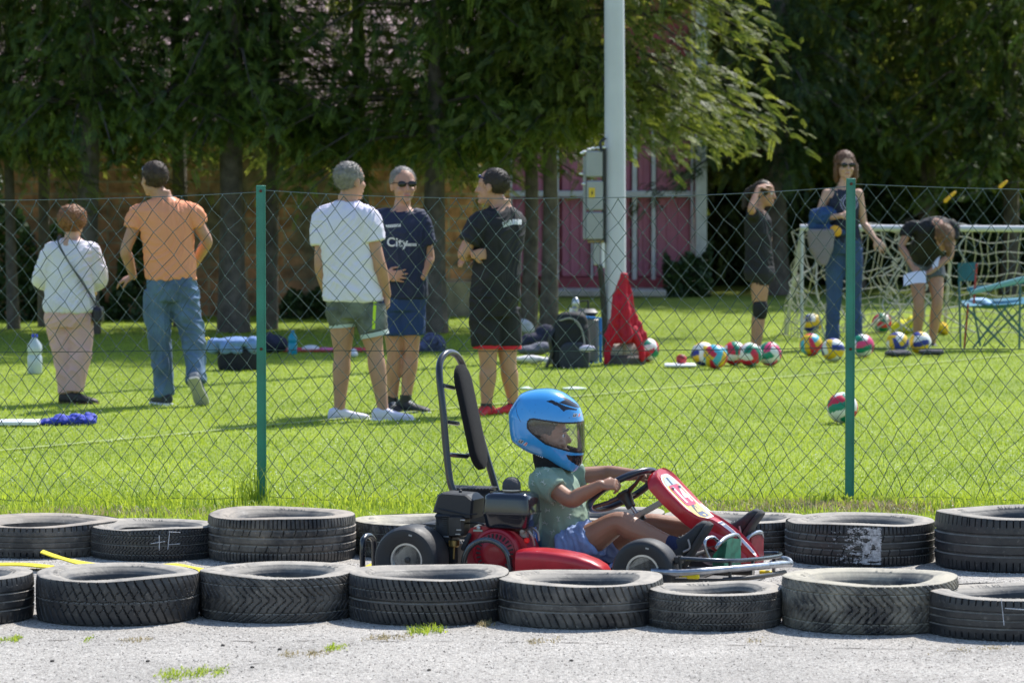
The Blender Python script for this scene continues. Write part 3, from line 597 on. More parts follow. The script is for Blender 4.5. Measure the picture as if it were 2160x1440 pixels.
def tread(kind, a, z, Lc):
    """a arc length (m), z in -1..1 across the tread -> groove mask"""
    n = round(Lc/.032); p = Lc/n
    if kind == 'rib':
        m = line(z, -.55, .045)|line(z, -.2, .05)|line(z, .2, .05)|line(z, .55, .045)
        m |= (np.abs(z) > .62)&(per(a, p*.62) < .0019)
        m |= (np.abs(z) > .24)&(np.abs(z) < .5)&(per(a-z*.03, p*1.6) < .0016)
    elif kind == 'vee':
        az = np.abs(z); sh = .055*(az-.5)**2*np.sign(az-.5)*2+.05*az
        m = (per(a+sh*1.0+.018*np.sign(z)*0, p*.95) < .0029)&(az > .07); m |= line(az, .62, .02)&(az > .1)
        m |= (az < .22)&(per(a+az*.09+p/2, p*.95) < .0015)
    elif kind == 'zig':
        tri = np.abs(((a/(p*1.5)) % 1)*2-1); m = np.abs(z-.04-.06*(tri-.5)) < .035
        az = np.abs(z-.04); m |= (az > .12)&(per(a+np.sign(z)*az*.045+np.sign(z-.04)*.006, p*1.15) < .0026)
        m |= (az > .18)&(az < .62)&(per(a-np.sign(z)*az*.075, p*1.15) < .0018)
    elif kind == 'sum':      # two wide grooves, curved shoulder slots
        m = line(z, .12, .04)|line(z, -.22, .045); q = np.where(z > 0, z-.16, -z-.26)
        m |= (q > .06)&(per(a+np.sign(z)*.02*np.sqrt(np.clip(q, 0, 1))*2.2, p) < .0026)
    elif kind == 'sl':       # slanted slots with narrow ribs
        m = line(z, .5, .022)|line(z, 0.0, .03)|line(z, -.45, .02); m |= (np.abs(z) > .12)&(per(a+z*.035, p*.8) < .0022)
    elif kind == 'worn':
        m = line(z, .38, .035)|line(z, -.02, .03)|line(z, -.42, .035); m |= (np.abs(z) > .72)&(per(a, p*.9) < .002)
    elif kind == 'sipe':
        m = line(z, .62, .016)|line(z, -.62, .016); m |= (per(a+.012*np.sin(z*9), p*.55) < .0015)&(np.abs(z) > .1); m |= line(z, 0.02, .02)
    return m
def make_tyre(name, label, cx, cy, R, h, kind, m, ri=.60, tilt=(0, 0), depth=.0075, group='car tyres laid flat beside the kart track', z0=0, sag=0.):
    NA = 660; hw = h/2; rows = []
    NT = 44; zt = np.linspace(1, -1, NT)
    # profile: (radius factor, z, tread coordinate or None)
    pr = [(ri*R, hw*.20), (ri*R, hw*.52), (ri*R+.006, hw*.62), (R*(ri+.035), hw*.68), (R*(ri+.045), hw*.74), (R*(ri+.09), hw*.83), (R*(ri+.10), hw*.865), (R*.715, hw*.915), (R*.722, hw*.922), (R*.737, hw*.934), (R*.752, hw*.945), (R*.767, hw*.955), (R*.782, hw*.965), (R*.789, hw*.970), (R*.82, hw*.99), (R*.855, hw*1.0), (R*.865, hw*.985), (R*.91, hw*.985), (R*.945, hw*.975), (R*.968, hw*.96), (R*.980, hw*.94)]
    prof = [(r, z, 9.) for r, z in pr]
    for t in zt: prof.append((R*(1-.017*abs(t)**3.6), hw*.915*t, t))
    prof += [(r, -z, 9.) for r, z in pr[::-1]]
    nr = len(prof); th = np.linspace(0, 2*np.pi, NA, endpoint=False); r0 = np.array([p[0] for p in prof]); z0_ = np.array([p[1] for p in prof]); tc_ = np.array([p[2] for p in prof])
    Rg = np.repeat(r0[:, None], NA, 1); Zg = np.repeat(z0_[:, None], NA, 1); Lc = 2*np.pi*R
    tm = tc_ < 2; a = th[None]*R; g = tread(kind, np.repeat(a, tm.sum(), 0), np.repeat(tc_[tm][:, None], NA, 1), Lc)
    Rg[tm] -= depth*g
    # shoulder slots run a little over the edge, bead line and uneven sag of old rubber
    ph = rng.random()*6; wob = .005*np.sin(2*th+ph)+.003*np.sin(3*th+1+ph)
    lr = (r0 > R*.72)&(r0 < R*.785)&(z0_ > 0)&(tc_ > 5); lt = np.zeros(NA)       # raised sidewall lettering
    for w0 in (rng.random()*.2+.02, rng.random()*.2+.38, rng.random()*.2+.7):
        i0 = int(w0*NA); L_ = int(rng.integers(45, 80)); bits = np.repeat(rng.random(L_//5+1) < .68, 5)[:L_]; gap = np.arange(L_) % 5 == 4; lt[(i0+np.arange(L_)) % NA] = bits&~gap
    bl = rng.random((lr.sum(), NA//2+1)).repeat(2, 1)[:, :NA] < .75; Zg[lr] += .0022*lt[None]*bl
    top = (z0_ > 0)[:, None]&(~tm)[:, None]
    Zg = np.where(top, Zg+(wob[None]-sag*(1-np.clip((Rg-ri*R)/(R*.3), 0, 1)))*1.0, Zg)
    Rg *= (1+.004*np.sin(th*2+ph*2))[None]
    lump = np.array([noise.noise(Vector((3*math.cos(x), 3*math.sin(x), ph))) for x in th])*.003; Rg += lump[None]
    X = Rg*np.cos(th); Y = Rg*np.sin(th); Z = Zg+hw
    Z = Z+tilt[0]*X/R*0+0
    V = np.stack([X, Y, Z], -1).reshape(-1, 3); tx, ty = tilt
    V[:, 2] += V[:, 0]*tx+V[:, 1]*ty; V[:, 2] -= min(0, V[:, 2].min())
    idx = np.arange(nr*NA).reshape(nr, NA); nx = np.roll(idx, -1, 1); Fc = np.stack([idx[:-1], nx[:-1], nx[1:], idx[1:]], -1).reshape(-1, 4)
    # close the inside (between lower and upper bead)
    Fc = np.concatenate([Fc, np.stack([idx[-1], nx[-1], nx[0], idx[0]], -1)])
    o = fastmesh(name, V, Fc[:, ::-1], m, smooth=True); o.location = (cx, cy, z0); o.rotation_euler.z = rng.random()*6.28; tag(o, label, 'tyre', group)
    try: o.data.set_sharp_from_angle(angle=math.radians(38))
    except Exception: pass
    return o
MT = {'a': tyremat('tyre_dark', .12), 'b': tyremat('tyre_dusty', .40), 'c': tyremat('tyre_tan', .75, dcol=(.45, .41, .32)), 'd': tyremat('tyre_brown', .5, dcol=(.38, .33, .27))}
def place_tyre(xl, xr, yt, yb, kind, mk, label, dn=None, **k):
    dn = dn or GD(yb+1); R = (xr-xl)/2*dn/(F-(xr-xl)/2); dc = dn+R; cx = P((xl+xr)/2, 1200, dc)[0]
    z = P(1080, yt, dc+R*.97)[2]; return make_tyre('tyre', label, cx, dc, R, max(.14, z), kind, MT[mk], **k)
front = [
 (-275, 72, 1188, 1322, 'worn', 'a', 'tyre cut off by the left edge, foremost row'),
 (75, 422, 1187, 1321, 'zig', 'a', 'tyre with a zigzag winter tread, second from the left in the front row', {'tilt': (0, .01)}),
 (417, 757, 1181, 1314, 'vee', 'b', 'scuffed arrow patterned tyre in the front row left of the engine'),
 (732, 1078, 1185, 1320, 'sl', 'a', 'tyre with fine slanted slots in front of the kart engine', {'sag': .012}),
 (1045, 1403, 1196, 1327, 'sum', 'b', 'dusty summer tyre with two bold grooves in front of the side pod'),
 (1360, 1650, 1222, 1331, 'sipe', 'b', 'smallest front row tyre, in front of the kart bumper'),
 (1647, 2022, 1193, 1339, 'vee', 'c', 'large pale dusty tyre with deep arrow shaped grooves'),
 (1953, 2310, 1224, 1353, 'worn', 'a', 'nearly bald tyre with a chalk line, at the right end of the front row'),
]
FT = []
for f_ in front:
    kw = f_[7] if len(f_) > 7 else {}; FT.append(place_tyre(*f_[:7], **kw))
rear = [
 (-70, 258, 1080, 1181, 'worn', 'd', 'worn brown tyre at the left end of the back row', 16.55),
 (190, 468, 1095, 1187, 'sipe', 'a', 'low dark tyre with a white chalk cross in the back row', 16.43),
 (437, 752, 1066, 1185, 'rib', 'd', 'tall ribbed brownish tyre in the back row below the left green post', 16.3),
 (743, 1060, 1079, 1190, 'sl', 'c', 'pale clay dusted tyre behind the rear wheel of the kart', 16.5),
 (1085, 1404, 1064, 1190, 'sum', 'b', 'tyre behind the driver under the steering wheel', 16.55),
 (1392, 1704, 1074, 1190, 'rib', 'b', 'tyre behind the red nose of the kart', 16.6),
 (1655, 1973, 1079, 1197, 'rib', 'a', 'tyre with a flaking white paint patch in the back row', 16.2),
 (1971, 2300, 1062, 1211, 'worn', 'a', 'broad dark tyre at the right end of the back row', 15.95),
]
RT = [place_tyre(*r_[:7], dn=r_[7]) for r_ in rear]
M_chalk = mat('chalk', (.62, .63, .66), .9, var=.3, vscale=60)
def onside(t, px, py):      # point on the camera side of a tyre
    R = t.get('_R') or max(abs(v.co.x) for v in t.data.vertices); t['_R'] = R; c = t.location; d = c.y-R
    for _ in range(6): x = P(px, py, d)[0]; dx = max(-R*.99, min(R*.99, x-c.x)); d = c.y-math.sqrt(R*R-dx*dx)-.0035
    return P(px, py, d)
def chalk(t, lines, w_=.0028, name='chalk_mark'):
    for ln in lines:
        mb = MB(); pts = []
        for (a, b) in zip(ln[:-1], ln[1:]):
            for k in range(6): u = k/6; pts.append(onside(t, a[0]+(b[0]-a[0])*u, a[1]+(b[1]-a[1])*u))
        pts.append(onside(t, *ln[-1])); mb.tube(pts, [w_*(.6+.6*rng.random()) for _ in pts], 5); o = mb.build(name, M_chalk, t); o.matrix_parent_inverse = (Matrix.Translation(t.location)@t.rotation_euler.to_matrix().to_4x4()).inverted()
chalk(RT[1], [[(318, 1146), (348, 1141)], [(336, 1128), (336, 1160)], [(358, 1120), (354, 1158)], [(355, 1148), (380, 1146)], [(356, 1121), (380, 1122)]], .0017)
chalk(FT[7], [[(2112, 1262), (2118, 1318)], [(2120, 1282), (2162, 1285)]], .0016)
# flaking paint patch
def patch(t, x0, x1, y0, y1, dens=.75, skew=None):
    mb = MB(); nx, ny = 150, 84; Q = {}
    def pt(i, j): return onside(t, x0+(x1-x0)*i/nx, y0+(y1-y0)*j/ny)
    V = []; 
    for j in range(ny+1):
        for i in range(nx+1): V.append(pt(i, j))
    Fq = []
    for j in range(ny):
        for i in range(nx):
            u = i/nx; q = .9*noise.noise(Vector((i*.05, j*.16, 1)))+.7*noise.noise(Vector((i*.16, j*.5, 5)))+.5*noise.noise(Vector((i*.5, j*.9, 9)))
            if q+(u-.70)*1.5 > -.05 and u < .985+.03*noise.noise(Vector((j*.35, 3, 3))): Fq.append((j*(nx+1)+i, j*(nx+1)+i+1, (j+1)*(nx+1)+i+1, (j+1)*(nx+1)+i))
    mb.add(V, Fq); o = mb.build('paint_patch', mat('flaking_white_paint', (.42, .42, .43), .85, var=.45, vscale=70), t); o.matrix_parent_inverse = (Matrix.Translation(t.location)@t.rotation_euler.to_matrix().to_4x4()).inverted()
patch(RT[6], 1735, 1860, 1112, 1190)
# yellow marking strips lying between the rows
M_yel = mat('yellow_strip', (.85, .68, .015), .4, var=.06)
def strip(pts, w_, label):
    q = catmull(pts, 8); mb = MB(); R = []
    for i, p in enumerate(q):
        t = nrm((q[min(i+1, len(q)-1)]-q[max(0, i-1)])*A(1, 1, .3)); s_ = nrm(np.cross(t, A(0, 0, 1))); n_ = A(0, 0, .0025); R.append([p-s_*w_-n_, p+s_*w_-n_, p+s_*w_+n_, p-s_*w_+n_])
    mb.rings(R); tag(mb.build('plastic_strip', M_yel, angle=30), label, 'plastic strip', 'yellow strips on the track')
g = lambda px, py, d: P(px, py, d)
def gz(px, d, z): p = P(px, 1200, d); p[2] = z; return p
strip([gz(-60, 16.1, .02), gz(40, 16.12, .022), gz(108, 16.1, .012)], .05, 'flat yellow strip at the left edge between the tyre rows')
strip([gz(88, 16.05, .085), gz(120, 16.05, .062), gz(170, 16.05, .035), gz(240, 16.0, .02), gz(300, 15.95, .018)], .05, 'yellow strip with its left end curled up off the track')
strip([gz(332, 15.95, .02), gz(362, 15.98, .034), gz(400, 15.95, .022), gz(437, 15.9, .016), gz(500, 15.9, .012)], .05, 'yellow strip in front of the tyre with the chalk cross')
strip([gz(730, 15.85, .006), gz(752, 15.85, .015), gz(790, 15.9, .045)], .03, 'short yellow strip end behind the kart rear bumper')
# ================================================================ THINGS ON THE FIELD
def dg_(py): return GD(py)
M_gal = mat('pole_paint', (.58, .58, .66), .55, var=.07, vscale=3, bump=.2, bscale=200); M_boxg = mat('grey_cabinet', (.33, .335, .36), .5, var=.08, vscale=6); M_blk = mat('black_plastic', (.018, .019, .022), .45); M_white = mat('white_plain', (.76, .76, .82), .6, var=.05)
dp = 34.2; lp = thing('lamp_pole', 'tall pale grey steel lamp pole with cabinets, rising out of the top of the picture', 'lamp pole', P(1296, 750, dp)*A(1, 1, 0))
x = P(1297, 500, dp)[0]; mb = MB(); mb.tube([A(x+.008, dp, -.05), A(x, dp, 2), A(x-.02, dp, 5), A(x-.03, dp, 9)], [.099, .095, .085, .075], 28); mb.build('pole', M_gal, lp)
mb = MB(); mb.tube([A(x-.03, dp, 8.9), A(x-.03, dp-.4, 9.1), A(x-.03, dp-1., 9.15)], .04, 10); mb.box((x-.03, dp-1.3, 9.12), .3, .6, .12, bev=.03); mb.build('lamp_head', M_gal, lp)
cb = thing('electric_cabinet', 'grey electric boxes stacked on the lamp pole, with a yellow warning sign', 'electric box', P(1250, 500, dp)*A(1, 1, 0)+A(0, 0, 1.1))
def pbox(px0, px1, py0, py1, d, dep, bev=.012):
    a = P(px0, py0, d); b = P(px1, py1, d); mb = MB(); mb.box(((a[0]+b[0])/2, d+dep/2, (a[2]+b[2])/2), b[0]-a[0], dep, a[2]-b[2], bev=bev); return mb
d = dp-.12
u = pbox(1236, 1271, 318, 374, d, .16); u.build('upper_box', M_boxg, cb); u = pbox(1238, 1272, 381, 444, d, .16); lo = u.build('lower_box', M_boxg, cb); pbox(1237, 1272, 447, 506, d, .17).build('meter_box', M_boxg, cb)
pbox(1240, 1274, 507, 512, d, .16, .004).build('rusty_edge', mat('ochre_edge', (.25, .18, .07), .8), cb)
pbox(1270, 1277, 312, 515, d+.05, .08, .004).build('back_rail', M_blk, cb); pbox(1230, 1237, 330, 505, d+.06, .06, .006).build('side_flange', M_boxg, cb)
s_ = pbox(1242, 1255, 396, 418, d-.006, .004, .001).build('warning_sign', mat('warning_yellow', (.72, .48, .04), .5), lo)
mb = MB(); z0_ = P(1248, 407, d)[2]; x0_ = P(1248.5, 407, d)[0]; s = .0042
mb.prism([A(x0_+a*s, d-.0075, z0_+b*s) for a, b in [(-1, 1), (2, 7), (1, 1.4), (3, 1.4), (-1, -7), (0, -.6), (-2.4, -.6)]], (0, -.002, 0)); mb.build('bolt_symbol', M_blk, s_, smooth=False)
mb = MB()
for px, py in [(1228, 323), (1233, 320), (1243, 315), (1252, 313), (1262, 312), (1274, 311), (1226, 367), (1231, 388)]: mb.ell(P(px, py, d+.02), A(.022, 0, 0), A(0, .02, 0), A(0, 0, .011), 8, 5)
mb.build('insulator', M_white, cb)
mb = MB(); mb.tube([P(1268, 318, d), P(1266, 300, d+.03), P(1276, 292, d+.06)], .014, 8); mb.build('cable_elbow', M_blk, cb)
pbox(1252, 1266, 512, 560, d, .07, .01).build('junction_box', M_boxg, cb)
mb = MB(); mb.tube([P(1271, 512, d+.05), P(1271, 565, d+.05)], .022, 10); mb.build('pale_conduit', M_white, cb); mb = MB(); mb.tube([P(1265, 560, d+.02), P(1272, 620, d+.05), P(1276, 720, d+.05), P(1277, 755, d+.05)], .026, 10); mb.build('black_conduit', M_blk, cb)
# red jacket hung on a stake
def cloth_loft(secs, folds=7, amp=.12, seg=72, ph=0.):
    R = []
    for i, (c, a, b) in enumerate(secs):
        c, a, b = A(*c), A(*a), A(*b); ring = []
        for j in range(seg):
            t = 2*math.pi*j/seg; k = 1+amp*(i/len(secs)+.25)*(math.sin(folds*t+ph+i*.35)+.5*math.sin((folds*2+1)*t+i*.5+ph*2)); ring.append(c+(a*math.cos(t)+b*math.sin(t))*k)
        R.append(ring)
    mb = MB(); mb.rings(R); return mb
d = dg_(768)
def Q(px, py, dd=0): return P(px, py, d+dd)
M_red = mat('red_jacket', (.50, .008, .028), .75, var=.12, vscale=6, bump=.2, bscale=90)
mb = cloth_loft([(Q(1316, 575), (.03, 0, 0), (0, .03, 0)), (Q(1315, 592), (.050, 0, 0), (0, .045, 0)), (Q(1312, 615), (.078, 0, 0), (0, .05, 0)), (Q(1313, 648), (.085, 0, 0), (0, .07, 0)), (Q(1314, 680), (.115, 0, 0), (0, .08, 0)), (Q(1315, 708), (.15, 0, 0), (0, .09, 0)), (Q(1316, 722), (.125, 0, 0), (0, .1, 0))], 5, .32)
rj = remesh('jacket', mb, .010, M_red, it=8, disp=wr(.03, 10, (1, 1, .5))); rj.name = 'red_jacket'; tag(rj, 'crumpled red jacket hung up beside the foot of the lamp pole', 'jacket')
mb = MB(); mb.tube([Q(1296, 700, -.03), Q(1284, 730, -.04), Q(1279, 766, -.05)], [.046, .036, .024], 12, smooth=4, round_ends=True); remesh('sleeve', mb, .01, M_red, rj, it=2, disp=wr(.012, 20))
mb = MB(); mb.tube([Q(1335, 698, -.03), Q(1350, 728, -.05), Q(1355, 756, -.05)], [.052, .036, .026], 12, smooth=4, round_ends=True); remesh('sleeve', mb, .01, M_red, rj, it=2, disp=wr(.012, 20))
mb = MB(); mb.tube([Q(1317, 580, .02), Q(1317, 768, .02)], .02, 8); tag(mb.build('wooden_stake', mat('stake', (.3, .25, .2), .8)), 'short stake under the red jacket', 'stake')
mb = MB(); mb.box(Q(1318, 763, .1)+A(0, 0, .01), .36, .25, .10, bev=.02); tag(mb.build('concrete_block', mat('dark_block', (.10, .09, .085), .9, var=.3)), 'dark flat block on the grass under the red jacket', 'block')
mb = MB(); mb.ell(Q(1312, 740, .12), A(.13, 0, 0), A(0, .12, 0), A(0, 0, .07)); mb.ell(Q(1332, 735, .14), A(.1, 0, 0), A(0, .1, 0), A(0, 0, .06)); sr = remesh('cloth_bag', mb, .012, mat('stone_cloth', (.45, .42, .38), .9), it=3, disp=wr(.01, 16)); tag(sr, 'pale lumpy bag lying on the dark block', 'bag')
# ---- bags
def bag(name, label, parts, d0, m, amp=.008, cat='bag', voxel=.012, sc=14):
    t = thing(name, label, cat, (P(parts[0][1][0], 700, d0)[0], d0, 0)); obs = []
    for pn, (px, py, dd), (a, b, c), mm in parts:
        mb = MB(); q = P(px, py, d0+dd); q[2] = max(q[2], c*.9)
        mb.loft([(q+A(0, 0, z*c), A(a*w_, 0, 0), A(0, b*w_, 0), 3.2) for z, w_ in [(-1, .82), (-.85, .95), (-.4, 1), (.2, 1), (.6, .93), (.85, .78), (1, .5)]], 32); obs.append(remesh(pn, mb, voxel, mm or m, t, it=3, disp=wr(amp, sc)))
    return t, obs
d = 32.2; t, _ = bag('backpack', 'black backpack with grey trim standing on the grass, its strap hanging left', [('body', (1204, 730, 0), (.165, .12, .23), None), ('front_pocket', (1212, 752, -.13), (.13, .05, .115), mat('charcoal_fabric', (.035, .038, .05), .85)), ('top_lid', (1206, 680, .0), (.135, .1, .09), None)], d, mat('black_fabric', (.012, .013, .017), .8))
q = lambda px, py, dd=0: P(px, py, d+dd)
mb = MB(); mb.tube([q(1172, 690, -.05), q(1160, 715, -.07), q(1164, 745, -.07), q(1152, 775, -.05)], [.025, .03, .03, .022], 10, smooth=4, flat=.5); mb.build('strap', M_blk, t)
mb = MB(); mb.tube([q(1180, 676, -.125), q(1203, 671, -.14), q(1222, 684, -.135), q(1232, 715, -.13), q(1232, 745, -.13)], .008, 6, smooth=5); mb.build('piping', mat('grey_piping', (.3, .29, .28), .7), t)
mb = MB(); mb.ell(q(1214, 640, .1), A(.035, 0, 0), A(0, .035, 0), A(0, 0, .055)); mb.tube([q(1210, 650, .1), q(1208, 668, .1)], .04, 12); tag(mb.build('water_bottle', mat('grey_steel_bottle', (.5, .52, .56), .25, metal=.6)), 'silver topped bottle sticking up behind the black backpack', 'bottle')
mb = MB(); mb.ell(q(1238, 735, -.17), A(.07, 0, 0), A(0, .03, 0), A(0, 0, .03)); tag(remesh('folded_cloth', mb, .01, mat('lilac_cloth', (.5, .48, .62), .8), it=2, disp=wr(.01, 25)), 'small white and lilac cloth stuffed in the backpack pocket', 'cloth')
d = 32.9; t = thing('suitcase', 'grey hard suitcase with a bright blue edge behind the backpack', 'suitcase', P(1238, 765, d)*A(1, 1, 0))
M_cg = mat('suitcase_grey', (.17, .18, .18), .5, var=.1); pbox(1203, 1263, 668, 768, d, .22, .03).build('shell', M_cg, t); mb = MB(); a_ = [q(1232, 669), q(1267, 671), q(1268, 765), q(1238, 768)]; a_ = [P(p_[0], p_[1], d-.01) for p_ in [(1232, 669), (1266, 671), (1267, 764), (1240, 768)]]; mb.tube(a_, .014, 8, smooth=0); mb.build('blue_edge', mat('blue_trim', (.01, .22, .62), .4), t)
mb = MB(); mb.tube([P(1218, 668, d+.1), P(1219, 636, d+.1), P(1240, 634, d+.1), P(1243, 668, d+.1)], .011, 8); mb.build('handle', M_blk, t); mb = pbox(1205, 1262, 652, 668, d+.02, .18, .03); mb.build('top_edge', mat('dark_trim', (.06, .065, .075), .5), t)
def heap(name, label, cat, els, d, m, voxel=.012, amp=.015, sc=14):
    mb = MB()
    for (px, py, dd, a, b, c) in els:
        q = P(px, py, d+dd); q[2] = max(q[2], c*.75); mb.ell(q, A(a, 0, 0), A(0, b, 0), A(0, 0, c))
    return tag(remesh(name, mb, voxel, m, it=2, disp=wr(amp, sc)), label, cat)
M_navyc = mat('navy_cloth', (.02, .022, .05), .85)
heap('bag', 'dark heap of a bag and clothes behind the man in black', 'bag', [(1125, 718, 0, .13, .1, .07), (1150, 705, .05, .1, .1, .09), (1100, 725, 0, .08, .1, .06)], 34.5, M_navyc)
heap('cloth_pile', 'pale grey hood shaped cloth behind the man in black', 'cloth', [(1102, 688, 0, .1, .1, .07), (1112, 695, 0, .07, .1, .05)], 35.5, mat('light_grey_cloth', (.38, .40, .42), .85))
heap('folded_towel', 'dark grey towel lying left of the backpack', 'towel', [(1125, 738, 0, .14, .12, .045), (1145, 733, 0, .1, .12, .05)], 32.8, mat('slate_towel', (.12, .125, .16), .9))
heap('folded_towel', 'white striped towel lying on the sunlit grass left of the backpack', 'towel', [(1122, 757, 0, .14, .06, .03), (1160, 760, -.05, .06, .08, .03)], 32.4, mat('white_towel', (.7, .68, .68), .9))
heap('sports_bag', 'small dark blue and white patterned bag beside the trunk', 'bag', [(912, 724, 0, .11, .1, .10), (895, 734, 0, .07, .09, .06), (928, 730, 0, .06, .08, .07)], 34.9, mat('pattern_fabric', (.07, .08, .16), .8, var=.9, vscale=28))
d = 31.8; t, _ = bag('sports_bag', 'black sports bag with a light blue towel over it left of the left green post', [('body', (506, 758, 0), (.19, .13, .11), None)], d, mat('black_bag', (.012, .013, .02), .8))
heap('draped_towel', 'light blue towel draped over the black sports bag', 'towel', [(500, 722, -.02, .2, .14, .045), (478, 733, -.10, .06, .06, .06), (535, 728, -.08, .07, .07, .08), (452, 730, 0, .07, .08, .07), (500, 738, -.13, .05, .03, .04)], d, mat('light_blue_towel', (.16, .27, .52), .9, var=.2))
heap('yellow_cloth', 'small yellow item behind the light blue towel', 'cloth', [(437, 719, 0, .03, .03, .03)], 32, mat('yellow_item', (.7, .6, .04), .8))
heap('bag', 'low black bag just right of the left green post', 'bag', [(585, 725, 0, .1, .1, .08), (567, 722, 0, .05, .1, .10)], 34.6, M_navyc)
def bottle(px, pb, d, r, h, m, cap, label):
    t = thing('water_bottle', label, 'bottle', P(px, 700, d)*A(1, 1, 0)); c = P(px, 700, d)*A(1, 1, 0)
    mb = MB(); mb.lathe(c, [(r*.9, 0), (r, .01), (r, h*.42), (r*.86, h*.48), (r, h*.55), (r*.98, h*.72), (r*.4, h*.88), (r*.35, h*.92)], seg=24); mb.build('body', m, t)
    mb = MB(); mb.lathe(c, [(r*.42, h*.92), (r*.42, h*.985), (r*.36, h)], seg=20); mb.build('cap', cap, t)
bottle(617, 735, 34.4, .042, .22, mat('teal_bottle', (.01, .28, .42), .3), mat('teal_cap', (.01, .2, .35), .4), 'teal drinking bottle standing on the red mat')
bottle(73, 790, 31.2, .062, .33, mat('clear_plastic', (.50, .56, .62), .2, spec=.8), mat('blue_cap', (.02, .05, .5), .4), 'large clear plastic bottle with a blue cap at the left')
mb = MB(); d = 35.; a = P(600, 748, d); b = P(790, 748, d); mb.box(((a[0]+b[0])/2, d, .012), b[0]-a[0], .5, .018, bev=.005); tag(mb.build('mat', mat('red_mat', (.62, .02, .06), .8)), 'thin red mat on the shaded grass', 'mat')
heap('white_cloth', 'white cloth lying on the red mat', 'cloth', [(655, 735, 0, .09, .08, .03)], 34.9, mat('white_cloth', (.7, .7, .72), .9))
heap('pink_cloth', 'pink cloth lying on the red mat beside the white one', 'cloth', [(690, 738, 0, .08, .07, .022)], 34.9, mat('pink_cloth', (.7, .2, .4), .9))
heap('shoe', 'white shoe on the shaded grass between the legs of the man in white', 'shoe', [(745, 742, 0, .04, .07, .03), (748, 752, -.1, .03, .06, .03)], 34, mat('white_shoe_l', (.6, .62, .66), .8))
M_royal = mat('royal_cloth', (.03, .05, .42), .7, var=.35, vscale=20)
heap('blue_bib', 'crumpled royal blue and black bib lying on the sunny lawn at the left', 'bib', [(105, 898, 0, .09, .07, .022), (130, 894, 0, .08, .08, .035), (162, 893, 0, .07, .08, .04), (190, 886, .05, .05, .04, .045), (190, 896, 0, .04, .07, .03)], 25.1, M_royal, voxel=.009, amp=.025, sc=22)
mb = MB(); d = 25.; a = P(-80, 900, d); b = P(84, 900, d); mb.box(((a[0]+b[0])/2, d, .022), b[0]-a[0], .22, .03, bev=.006); tag(mb.build('white_board', mat('white_board', (.75, .76, .8), .5)), 'flat white board lying at the left edge of the lawn', 'board')
def disc(px, py, r, label):
    c = G(px, py); mb = MB(); mb.lathe(c, [(r*.3, .0), (r, 0), (r, .008), (r*.82, .009), (r*.4, .016), (r*.3, .017)], seg=26); tag(mb.build('marker_disc', mat('pale_disc', (.62, .72, .66), .5)), label, 'marker disc', 'flat training discs on the lawn')
disc(1212, 820, .095, 'pale flat training disc just above the blue helmet'); disc(1110, 820, .05, 'smaller pale disc left of the helmet top')
d = dg_(775); mb = MB(); a = P(1402, 773, d); b = P(1468, 773, d); mb.box(((a[0]+b[0])/2, d, .02), b[0]-a[0], .2, .03, bev=.01); tag(mb.build('tray', M_white), 'flat white tray on the grass left of the balls', 'tray')
heap('red_packet', 'small red and white packet on the white tray', 'packet', [(1437, 758, 0, .05, .04, .045)], d, mat('red_packet', (.5, .04, .05), .6, var=.9, vscale=22), amp=.006)
# ---- volleyballs: moulded ball with coloured curved panels
def ballmat(name, cols, sc, rot):
    m = bpy.data.materials.new(name); m.use_nodes = True; n = m.node_tree; L = n.links.new; b = n.nodes['Principled BSDF']; b.inputs['Roughness'].default_value = .45
    return m
BM = {'Y': (.78, .50, .02), 'B': (.02, .035, .26), 'W': (.78, .78, .76), 'R': (.62, .02, .06), 'G': (.0, .23, .14), 'C': (.08, .45, .62), 'P': (.72, .05, .18)}
BM = {k: mat('ball_panel_'+k.lower(), v, .42, bump=.1, bscale=400) for k, v in BM.items()}
def ball(px, py, kinds, rot, label, r=.105):
    d = 1.645*F/(py-345); c = P(px, py, d); c[2] = r; nu, nv = 96, 64; V = []; Rm = Matrix.Rotation(rot[0], 3, 'X')@Matrix.Rotation(rot[1], 3, 'Z')@Matrix.Rotation(rot[2], 3, 'Y')
    # cube-sphere: six faces, three curved panels on each
    mb = MB(); N = 18
    for f_ in range(6):
        ax = f_//2; sg = 1 if f_ % 2 else -1; P_ = []
        for i in range(N+1):
            for j in range(N+1):
                u = math.tan((i/N-.5)*math.pi/2); v = math.tan((j/N-.5)*math.pi/2); q = [0, 0, 0]; q[ax] = sg; q[(ax+1) % 3] = u; q[(ax+2) % 3] = v
                q = Vector(q).normalized(); e = min(abs(abs(i/N-.5)-.5), .5)*N; sv = (j/N+.12*math.sin((i/N-.5)*3.0))*3; seam = min(abs(sv-round(sv))*N/3 if 0 < round(sv) < 3 else 9, e, abs(abs(j/N-.5)-.5)*N)
                P_.append(tuple(c+np.array(Rm@q)*r*(1-.012*math.exp(-seam*seam*1.6))))
        base = mb.n; mb.v.append(np.array(P_)); mb.n += len(P_)
        for i in range(N):
            for j in range(N):
                sv = ((j+.5)/N+.12*math.sin(((i+.5)/N-.5)*3.0))*3; k = int(min(2, max(0, sv))); a = base+i*(N+1)+j
                mb.f.append((a, a+1, a+N+2, a+N+1)); mb.m.append([kinds[0], kinds[1], kinds[2 % len(kinds)]].index(kinds[k]) if True else 0)
    # shuffle: panel colour order changes from face to face
    for fi in range(len(mb.f)): mb.m[fi] = (mb.m[fi]+(fi//(N*N))) % 3
    o = mb.build('volleyball', [BM[k] for k in kinds[:3]]); tag(o, label, 'ball', 'volleyballs lying on the lawn'); return o
